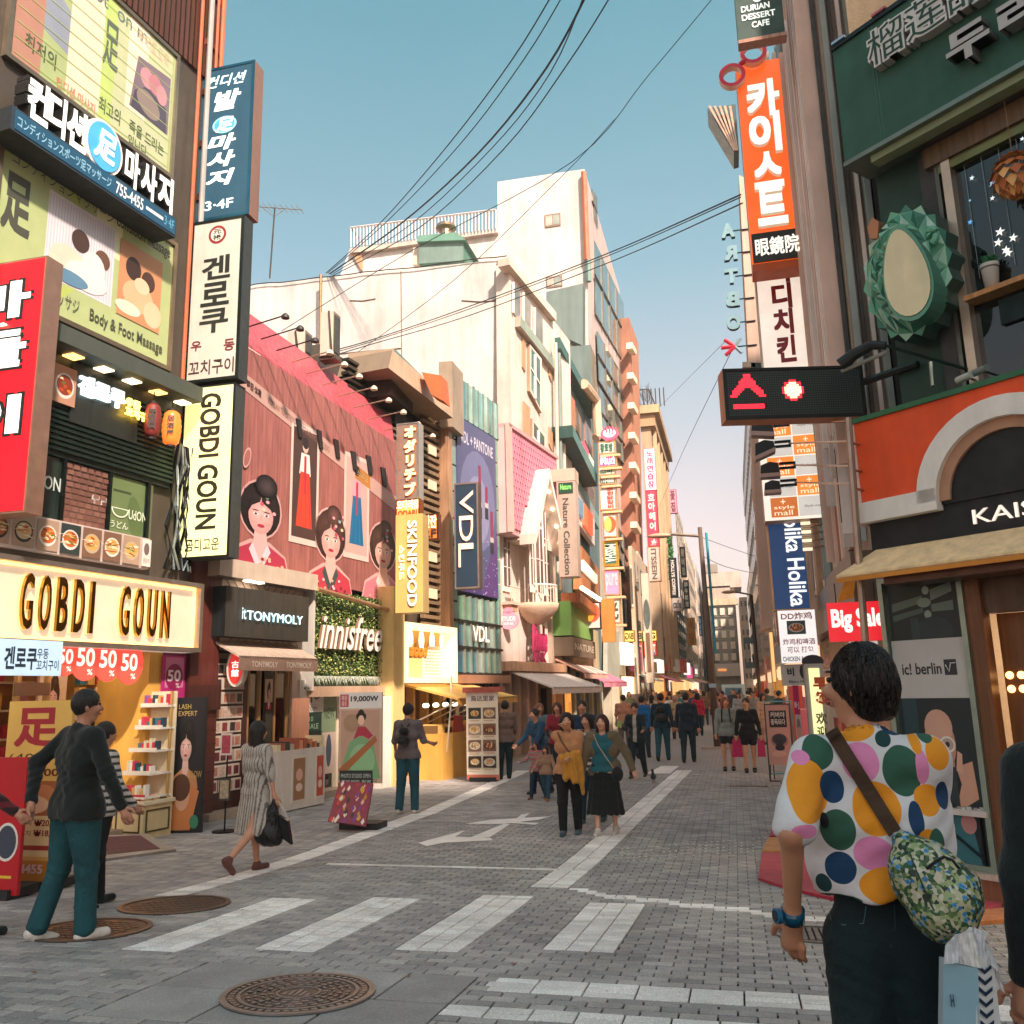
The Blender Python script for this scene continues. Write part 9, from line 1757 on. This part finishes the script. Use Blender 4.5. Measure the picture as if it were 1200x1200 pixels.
    # dark figure at the right edge
    x2=YP(2.55).uv(1312,1000)[0]; I2=person('person in a black jacket at the right edge, only one arm and shoulder in view',h=1.66,face=2,legs=((6,4),(-6,5)),arms=((0,8,10),(2,7,8)),top=('#0d1a1a',.98),bottom=('trousers','#14181a'),hair=('bob','#171310'),w=1.0,res=.010,pos=(x2,2.55,gz(2.55)),hem=.46,turn=20)
    w_=I2['wr'][-1]; d_=nrm(w_-I2['el'][-1]); wt=thing('wrist_watch','silver wristwatch on the arm at the right edge','watch',w_); MB().tube([w_-d_*.014,w_+d_*.006],.033,'#b8b4ac',16).build('band','metal',wt,True)
foreground()

def stripes(c2,f=90,axis=2,th=.0):
    def fn(V,b):s_=np.sin(V[:,axis]*f)>th; return np.where(s_[:,None],b,np.array(C(c2)))
    return fn
# left group
I1=person('heavy-set man in black sweater, teal jeans and white sneakers holding a hand, left',79,1100,1.83,face=28,legs=((7,5),(-6,12)),arms=((10,24,12),(-6,26,12)),reachw={-1:YP(5.75).w(*YP(5.75).uv(26,957))},top=('#101614',1.0),bottom=('trousers','#17484f',.012),shoes='#d8cfc6',hair=('short','#15130f'),skin='#b98268',w=1.22,res=.010,turn=18,hem=.47)
person('person at the left edge in a dark red checked sleeve holding a man\'s hand',pos=G(-48,1100),h=1.66,face=28,legs=((12,6),(-12,10)),arms=((10,42,6),(0,8,6)),reachw={1:YP(5.78).w(*YP(5.78).uv(19,956))},top=('#6a1c22',1.0),bottom=('trousers','#20262c'),shoes='#161c24',hair=('bob','#1c1612'),res=.013,topfn=stripes('#2c1216',120))
person('slim person in a striped top, black trousers and black sports shoes behind the big man',108,1062,1.62,face=20,legs=((-8,6),(10,4)),arms=((10,10,30),(-4,8,20)),top=('#c8c0b6',1.0),bottom=('trousers','#141618'),shoes='#1a1c1e',hair=('short','#1a1512'),res=.012,topfn=stripes('#2c2c2c',170),w=.9)
# woman in the pale dress with a plastic bag
def dressline(V,b):s_=np.sin(V[:,0]*260)>.55; return np.where(s_[:,None],np.array(C('#6a625c')),b)
I3=person('woman in a loose grey-white pinstripe dress walking away with a black plastic bag',296,1022,1.66,face=20,legs=((-16,34),(12,4)),arms=((4,10,6),(14,10,16)),top=('#b6aca2',.62),bottom=('dress','#b6aca2',.255,.045,dressline),shoes='#6a4038',hair=('long','#17100d'),w=.98,res=.011,topfn=dressline,hem=.5,turn=10)
w_=I3['wr'][1]; b_=thing('plastic_bag','full glossy black plastic bag carried by the woman in the pinstripe dress','bag',w_-[0,0,.6]); S=Sdf(.06); S.cap(w_-[0,0,.03],w_-[.02,0,.18],.02,.05); S.cap(w_-[.02,0,.20],w_-[.05,0,.40],.07,.13); S.cap(w_-[.12,0,.42],w_-[-.02,0,.44],.09,.10); S.grid(.012); X,Y_,Z=S.coords(); S.F=S.F+.008*np.sin(X*55+Z*20)*np.cos(X*25-Z*12); V,Q=S.mesh(); vmesh('bag_body',V,Q,C('#0c0e0f'),'plasticbag',b_,np.eye(4))
b2=thing('tote','small dark and white packet hanging beside the black plastic bag','packet',w_+[.18,0,-.5]); MB().quad(YP(w_[1]),[(327,980),(341,990),(337,962),(326,955)],-.05,0,'#1c1c1e').build('packet','gloss',b2); MB().quad(YP(w_[1]+.06),[(328,975),(344,982),(334,952),(322,935)],-.03,0,'#c8b8b0').build('wrapper','print',b2)
# man with the small backpack
def backpack(I,col,label,s=1.0,z=.69,d=-.095):
    c=I['up'](0,d,z); t=thing('backpack',label,'backpack',c); S=Sdf(.03); S.cap(I['up'](-.03*s,d,z-.05*s),I['up'](.03*s,d,z-.05*s),.085*s,.085*s); S.cap(I['up'](-.02*s,d+.01,z+.05*s),I['up'](.02*s,d+.01,z+.05*s),.07*s,.07*s); S.grid(.014); V,Q=S.mesh(); vmesh('pack',V,Q,C(col),'cloth',t,np.eye(4)); S=Sdf(.02); S.cap(I['up'](-.025*s,d-.04*s,z-.06*s),I['up'](.025*s,d-.04*s,z-.06*s),.055*s,.055*s); S.grid(.014); V,Q=S.mesh(); vmesh('pocket',V,Q,C(col,1.3),'cloth',t,np.eye(4))
    for q in(-1,1):MB().tube([I['up'](.03*q*s,d+.03,z+.09),I['up'](.06*q,-.03,.82),I['up'](.065*q,.02,.835)],.014,C(col,.8),5).build('strap','cloth',t)
I4=person('man in a grey T-shirt and blue jeans with a small backpack by the yellow column',478,953,1.78,face=6,legs=((5,3),(-6,4)),arms=((16,12,60),(8,14,20)),top=('#6a5f60',.52),bottom=('trousers','#24505c',.008),shoes='#cfc4bc',hair=('short','#1c1512'),res=.011,w=1.02,hem=.49)
backpack(I4,'#1f1c18','small dark drawstring backpack on the man in the grey T-shirt',.85,.70)
# further left-side people
I5=person('man in a brown-grey jacket and dark jeans leaning away beside the menu banner',593,914,1.76,face=-20,legs=((20,4),(14,2)),arms=((20,8,40),(18,8,30)),top=('#7a6258',1.0),bottom=('trousers','#1d343c'),shoes='#20242a',hair=('short','#1a1512'),res=.013,lean=-6)
person('woman in a bright blue jacket bending toward a child',634,930,1.62,face=215,legs=((10,4),(-8,12)),arms=((26,6,30),(30,6,20)),top=('#1c4460',1.0),bottom=('trousers','#1b2a38'),shoes='#4a3a34',hair=('bun','#1c1210'),res=.012,lean=8)
person('small child in a striped grey top and brown boots before the blue-jacket woman',630,936,1.03,face=200,legs=((16,6),(-12,18)),arms=((30,20,50),(20,20,60)),top=('#8c8478',1.0),bottom=('trousers','#1f3a4a'),shoes='#7a5030',hair=('bob','#2c1a14'),res=.012,topfn=stripes('#b85a60',90),w=1.15)
person('another child in blue trousers and tan boots stepping behind the small child',641,938,.95,face=190,legs=((-10,10),(14,4)),arms=((20,20,30),(10,20,30)),top=('#a07a60',1.0),bottom=('trousers','#2a4a5c'),shoes='#9a6c3c',hair=('bob','#3a241c'),res=.013,w=1.1)
I6=person('woman in a tan jacket and black trousers holding a mustard coat, hand at her mouth',669,978,1.63,face=178,legs=((6,3),(-4,6)),arms=((30,8,60),(40,4,110)),top=('#c0875c',1.0),bottom=('trousers','#131416'),shoes='#3a5058',hair=('bob','#1f1512'),res=.010,skin='#cf9a7c',hem=.49,turn=-6,reach={1:(.012,.075,.885),-1:(-.02,.13,.62)})
ct=thing('folded_coat','mustard yellow coat draped over the arm of the woman in the tan jacket','coat',I6['up'](0,.12,.5)); S=Sdf(.05); U=I6['up']; S.cap(U(-.09,.085,.66),U(.03,.10,.62),.055,.06); S.cap(U(-.06,.10,.6),U(-.07,.10,.44),.07,.05); S.cap(U(.0,.10,.6),U(.01,.10,.47),.06,.06); S.cap(U(-.10,.08,.60),U(-.13,.06,.34),.05,.03); S.grid(.012); X,Y_,Z=S.coords(); S.F=S.F+.010*np.sin(X*70+Z*12); V,Q=S.mesh(); vmesh('cloth',V,Q,C('#c0842c'),'cloth',ct,np.eye(4))
c7=thing('shoulder_strap','thin brown bag strap across the woman in the tan jacket','strap',I6['up'](0,.1,.7)); MB().tube([U(.08,.03,.83),U(.04,.085,.76),U(-.03,.095,.66),U(-.085,.07,.57)],.012,'#6a4428',6).build('strap','cloth',c7)
I7=person('woman in a teal blouse, open olive jacket and long black skirt, arms out wide',711,978,1.60,face=186,legs=((9,4),(-8,6)),arms=((4,16,8),(2,34,4)),top=('#1f5c66',.5),bottom=('skirt','#0f1413',.17,.055),shoes='#c8c0b8',hair=('bob','#3a1c16'),skin='#d4a084',res=.010,w=1.06,hem=.515,tilt=4)
def jacket_for(I,col,label):
    H=I['H']; t=thing('jacket',label,'jacket',I['up'](0,0,.6)); S=Sdf(.03); U=I['up']
    S.cap(U(-.09,-.01,.80),U(.09,-.01,.80),.055*H); S.cap(U(-.06,-.015,.70),U(.06,-.015,.70),.085*H,sq=.95); S.cap(U(-.065,-.02,.55),U(.065,-.02,.50),.085*H,sq=.95)
    for s_ in(1,-1):S.cap(I['sh'][s_],I['el'][s_],.044*H,.036*H); S.cap(I['el'][s_],I['el'][s_]+(I['wr'][s_]-I['el'][s_])*.95,.036*H,.028*H)
    S.grid(.012); X,Y_,Z=S.coords(); c=U(0,0,.6); f=I['M'][:3,1]; r=I['M'][:3,0]; lx=(X-c[0])*r[0]+(Y_-c[1])*r[1]; ly=(X-c[0])*f[0]+(Y_-c[1])*f[1]
    S.F=np.maximum(S.F,-np.maximum(np.abs(lx)-(.052+.05*np.clip((1.3-Z-.4)/1.3,0,1))*H,.0-ly)); S.F=np.maximum(S.F,U(0,0,.48)[2]-Z); nk=U(0,0,.86); S.F=np.maximum(S.F,.05*H-np.sqrt((X-nk[0])**2+(Y_-nk[1])**2+(Z-nk[2])**2)); V,Q=S.mesh(); vmesh('cloth',V,Q,C(col),'cloth',t,np.eye(4))
jacket_for(I7,'#6a5a44','olive open jacket worn over the teal blouse')
U=I7['up']; c8=thing('shoulder_bag','dark shoulder bag with a pale strap on the woman in the teal blouse','bag',U(-.1,.08,.55)); MB().tube([U(.07,.04,.83),U(.02,.095,.74),U(-.06,.095,.62),U(-.10,.06,.55)],.008,'#a89884',5).build('strap','cloth',c8); MB().ball(U(-.13,.05,.50),(.08,.06,.1),'#1c1a1c',12,8).build('pouch','cloth',c8,True)
person('woman with dark hair half hidden between the tan jacket and the teal blouse',693,964,1.60,face=200,legs=((10,4),(-12,10)),arms=((0,8,10),(0,8,10)),top=('#d0c4b8',1.0),bottom=('trousers','#2a4450'),shoes='#4a6068',hair=('bob','#1a1412'),res=.013,topfn=stripes('#3a302c',120))
person('person in a navy, white and red jacket standing behind the tan-jacket woman',686,932,1.74,face=176,legs=((2,2),(-2,2)),arms=((20,10,60),(20,10,60)),top=('#17304a',1.0),bottom=('trousers','#26323c'),hair=('short','#2c1c16'),res=.014,topfn=lambda V,b:np.where((V[:,2]<.6)[:,None],np.array(C('#b81c34')),np.where((np.abs(V[:,2]-.615)<.015)[:,None],np.array(C('#d0d0d0')),b)),w=1.05)
person('woman with curly brown hair in a grey-blue top by the shop step',634,915,1.66,face=150,legs=((4,2),(-4,4)),arms=((10,8,60),(10,8,30)),top=('#5a747c',1.0),bottom=('trousers','#3a4448'),hair=('bob','#8a5a3c'),res=.015)
person('person with red top and brown hair behind the blue-jacket woman',656,918,1.68,face=182,legs=((4,2),(-4,4)),arms=((20,8,80),(10,8,60)),top=('#8c2430',1.0),bottom=('trousers','#24282c'),hair=('bob','#4a2c1c'),res=.015)
# centre
I8=person('woman in a dark open jacket looking down at a phone near the pigeon',748,911,1.64,face=190,legs=((14,4),(-14,14)),arms=((26,8,70),(20,10,60)),top=('#1f2a30',1.0),bottom=('trousers','#1f2c32'),shoes='#3a2f2c',hair=('short','#2a2220'),res=.012,skin='#c89478',tilt=-14,topfn=lambda V,b:np.where(((np.abs(V[:,0])<.025)&(V[:,1]>.02))[:,None],np.array(C('#b8aca0')),b))
w_=I8['wr'][1]; ph=thing('phone','phone in a pale green case held by the woman in the dark jacket','phone',w_+[0,-.05,.05]); MB().box(w_[0]-.07,w_[0]+.03,w_[1]-.1,w_[1]-.08,w_[2],w_[2]+.15,'#9ab86c').build('case','gloss',ph)
I9=person('man in a bright blue jacket walking away, half hidden by the woman with the phone',755,888,1.74,face=8,legs=((14,5),(-16,20)),arms=((-10,8,10),(12,8,15)),top=('#17639a',1.0),bottom=('trousers','#2c3c48'),hair=('short','#17120f'),res=.014); 
I10=person('man in navy with a grey-black backpack and blue-green jeans walking away',778,891,1.80,face=4,legs=((12,4),(-12,16)),arms=((-14,12,10),(12,12,10)),top=('#17303c',1.0),bottom=('trousers','#27505a'),shoes='#2a2020',hair=('short','#17120f'),res=.012,w=1.06); backpack(I10,'#2a2826','dark grey backpack on the man in navy',1.15,.70)
person('man in a dark navy suit walking away next to the man with the backpack',808,893,1.80,face=4,legs=((10,4),(-10,12)),arms=((-10,10,8),(8,10,8)),top=('#1b2733',1.0),bottom=('trousers','#1b3038'),shoes='#1c1816',hair=('short','#15110f'),res=.012,w=1.08,hem=.44)
person('person in beige coat and pale headscarf walking between the navy pair',794,868,1.66,face=184,legs=((8,4),(-8,10)),arms=((4,8,10),(4,8,10)),top=('#b89a78',1.0),bottom=('trousers','#2a2624'),shoes='#c8beb4',hair=('bob','#c8ac98'),res=.015,hem=.44)
person('woman in a red plaid shirt beside the bright blue jacket',757,872,1.62,face=185,legs=((8,4),(-8,10)),arms=((10,8,20),(10,8,20)),top=('#7a2030',1.0),bottom=('trousers','#3a3436'),hair=('short','#3a241c'),res=.016,topfn=stripes('#c8a8a0',70))
person('man in a salmon shirt seen from behind near the shop stall',733,880,1.74,face=0,legs=((6,2),(-6,4)),arms=((6,8,10),(6,8,10)),top=('#c08468',.6),bottom=('trousers','#6a5a50'),hair=('short','#2c1f1a'),res=.016,w=1.1)
I11=person('girl in a grey-green hoodie and dark shorts with black boots, carrying a pink bag',855,903,1.68,face=180,legs=((4,2),(-3,3)),arms=((4,9,8),(4,8,8)),top=('#8c9288',1.0),bottom=('shorts','#22262a'),shoes='#15161a',hair=('bob','#8a4a30'),skin='#cf9878',res=.011,hem=.46,turn=-24,tilt=6)
for q in(-1,1):MB().tube([I11['up'](.05*q,.03,.84),I11['up'](.055*q,.075,.76),I11['up'](.06*q,.07,.65)],.018,'#1a1c20',6).build('backpack_strap','cloth',I11['root'])
I12=person('girl in a black sweater and shorts with pink bags, beside the pink A-frame',880,905,1.66,face=178,legs=((5,2),(-5,4)),arms=((2,12,6),(4,12,6)),top=('#14181c',1.0),bottom=('shorts','#14181c'),shoes='#15161a',hair=('short','#3a1f18'),skin='#cf9878',res=.011,hem=.44,turn=26)
for I_,s_,lab,k in((I12,1,'bright pink shopping bag between the two girls',1.0),(I12,-1,'slim magenta bag in the outer hand of the girl in black',.7)):
    w_=I_['wr'][s_]; t=thing('shopping_bag',lab,'bag',w_-[0,0,.5]); z=w_[2]-.08; MB().quad(YP(w_[1]),[(0,1),(1,1),(1,0),(0,0)],0,.0,'#fff')if False else None
    MB().prism([np.array([w_[0]-.13*k,w_[1],z-.42]),np.array([w_[0]+.13*k,w_[1],z-.42]),np.array([w_[0]+.10*k,w_[1],z-.02]),np.array([w_[0]-.10*k,w_[1],z-.02])],(0,.1,0),'#c01f60',back=True).build('bag_body','plasticbag',t); MB().tube([(w_[0]-.05,w_[1]+.05,z-.03),(w_[0],w_[1]+.05,z+.06),(w_[0]+.05,w_[1]+.05,z-.03)],.006,'#a01850',4).build('handle','plasticbag',t)
person('man in a pinkish shirt and grey trousers standing sideways behind the round pole',843,876,1.74,face=80,legs=((3,2),(-3,3)),arms=((30,4,60),(20,4,60)),top=('#c8a0a0',.6),bottom=('trousers','#5a5c5e'),hair=('short','#2a201c'),res=.015,w=1.1)
person('dark-haired man in black facing the man in the pinkish shirt',850,868,1.76,face=220,legs=((3,2),(-3,3)),arms=((10,6,20),(10,6,20)),top=('#26221f',1.0),bottom=('trousers','#26262a'),hair=('short','#3a2018'),res=.016)
person('woman in a red jacket with long dark hair left of the round pole',820,862,1.70,face=0,legs=((10,4),(-10,12)),arms=((4,8,10),(4,8,10)),top=('#c02c48',1.0),bottom=('trousers','#1f3c48'),hair=('long','#1c1210'),res=.015)
person('woman with very long dark hair in a beige dress, right of the girl in black',898,872,1.66,face=160,legs=((6,4),(-6,8)),arms=((4,8,30),(4,8,10)),top=('#d0a890',1.0),bottom=('dress','#d0a890',.3,.03),hair=('long','#1c1412'),res=.015)
person('man in a grey jacket seen from behind, right of the long-haired woman',903,862,1.80,face=5,legs=((6,4),(-6,8)),arms=((4,8,10),(4,8,10)),top=('#5a6260',1.0),bottom=('trousers','#2c3438'),hair=('short','#2a1c18'),res=.016,w=1.1)
I13=person('person in a dark teal jacket with a backpack walking right, before the white signs',917,868,1.74,face=60,legs=((8,4),(-8,10)),arms=((4,8,20),(4,8,10)),top=('#1c3c44',1.0),bottom=('trousers','#26323a'),hair=('short','#1c1412'),res=.016); backpack(I13,'#1c2426','dark backpack on the person in the teal jacket',.9,.7)
person('woman in a white and blue top with long dark hair behind the girl in black',868,858,1.66,face=182,legs=((6,4),(-6,8)),arms=((4,8,10),(4,8,10)),top=('#a8a8a8',1.0),bottom=('trousers','#3a4a58'),hair=('long','#1a1210'),res=.016)
# the far crowd: one by one, small
rn=random.Random(77); palt=[('black','#3a3a40'),('white','#ece6e0'),('cream','#e8d8c4'),('navy','#2c4468'),('red','#c83848'),('pink','#e8a0ac'),('beige','#d0b090'),('grey','#9a948e'),('teal','#3c7880'),('orange','#d8844c'),('brown','#805c44'),('olive','#807c54')]
slots=[(746,846,'beside the stall on the left'),(768,850,'above the red plaid shirt'),(766,838,'just left of the backpack man'),(786,842,'over the beige headscarf'),(797,838,'over the left shoulder of the suit'),(801,846,'close behind the suited man'),(813,840,'right of the suited man'),(817,834,'deep in the crowd by the red jacket'),(826,842,'left of the round pole'),(828,832,'deep in the crowd left of the round pole'),(776,830,'far back between the shops on the left'),(790,828,'far back in the middle of the crowd'),(806,828,'far back beyond the suited man'),(835,838,'just right of the round pole'),(846,836,'left of the parked van'),(838,828,'far back by the van'),(869,846,'in front of the van'),(877,840,'right of the van'),(884,846,'over the head of the girl in black'),(889,836,'far back right of the van'),(893,850,'left of the man in the grey jacket'),(909,842,'between grey jacket and white signs'),(912,850,'close to the white Korean sign'),(898,834,'far back beside the right-hand row'),(782,826,'farthest back on the left'),(820,826,'farthest back left of the pole'),(756,836,'far back near the yellow BIG sign'),(762,828,'far back under the red MART sign'),(733,840,'far back beside the striped stall'),(742,832,'deep behind the stall on the left'),(771,845,'right behind the salmon shirt'),(783,836,'deep between backpack and suit'),(794,831,'far back over the headscarf'),(810,833,'far back over the shoulder of the suit'),(824,835,'just behind the red jacket'),(832,829,'tiny at the foot of the dark grid building'),(858,838,'standing before the bumper of the van'),(864,832,'by the right headlight of the van'),(873,833,'far back near the thin street lamp'),(881,834,'far back between lamp and right-hand row'),(886,829,'tiny beside the warm lit shop edge'),(905,835,'far back over the grey jacket'),(902,829,'tiny by the cyan sign'),(750,829,'tiny under the arched white front'),(739,858,'close behind the salmon shirt'),(766,862,'between red plaid shirt and backpack man'),(787,858,'just left of the headscarf'),(798,855,'between headscarf and suit'),(816,858,'just left of the red jacket'),(827,850,'touching the round pole on its left'),(848,848,'behind the pinkish shirt'),(862,850,'between pinkish shirt and long hair'),(887,858,'behind the right shoulder of the girl in black'),(921,846,'before the white Korean sign'),(728,850,'left of the salmon shirt'),(724,838,'far back at the white panels')]
for i,(px,py,where)in enumerate(slots):
    nm,c_=palt[(i*7+3)%len(palt)]; hair=rn.choice([('short','#1a1412'),('bob','#3a221a'),('long','#1c1310'),('short','#4a2e20')]); fc=rn.choice([0,8,175,185]); bt_=rn.choice([('trousers','#22282e'),('trousers','#2c4454'),('trousers','#4a443e')])
    person('distant pedestrian in %s %s, %s'%(nm,'seen from behind' if fc<90 else 'coming closer',where),px,py,rn.uniform(1.58,1.80),face=fc,legs=((12,6),(-12,14)),arms=((-8,9,10),(10,9,12)),top=(c_,1.0),bottom=bt_,hair=hair,simple=True,res=.045,w=rn.uniform(.95,1.12))
# pigeon
c=G(766,917); t=thing('pigeon','small dark pigeon walking on the pavers right of the long black skirt','bird',c); S=Sdf(.02); S.ell(c+[0,0,.12],[.06,.12,.065]); S.cap(c+[0,-.08,.16],c+[0,-.12,.24],.035,.024); S.ell(c+[0,-.13,.26],[.026,.034,.026]); S.cap(c+[0,.08,.10],c+[0,.22,.07],.035,.018); S.grid(.008); V,Q=S.mesh(); vmesh('body',V,Q,C('#3c4046'),'cloth',t,np.eye(4))
for q in(-.025,.025):MB().tube([c+[q,0,.07],c+[q,-.01,0],c+[q,-.05,.003]],.006,'#a05048',5).build('leg','skin',t)
MB().tube([c+[0,-.155,.257],c+[0,-.19,.25]],.007,'#3a3230',5,r2=.002).build('beak','paint',t)
# ------------------------------------------------------------------ the warm haze of the street
def haze():
    mb=MB().box(-70,45,-45,200,-3,44,'#ffffff'); o=mb.build('haze','paint'); m=bpy.data.materials.new('haze'); m.use_nodes=True; nt=m.node_tree; nt.nodes.clear(); out=nt.nodes.new('ShaderNodeOutputMaterial'); v=nt.nodes.new('ShaderNodeVolumePrincipled')
    v.inputs['Color'].default_value=(1,.93,.88,1); v.inputs['Density'].default_value=.0012; v.inputs['Anisotropy'].default_value=.2; nt.links.new(v.outputs[0],out.inputs['Volume']); o.data.materials.clear(); o.data.materials.append(m); tag(o,kind='stuff')
haze()
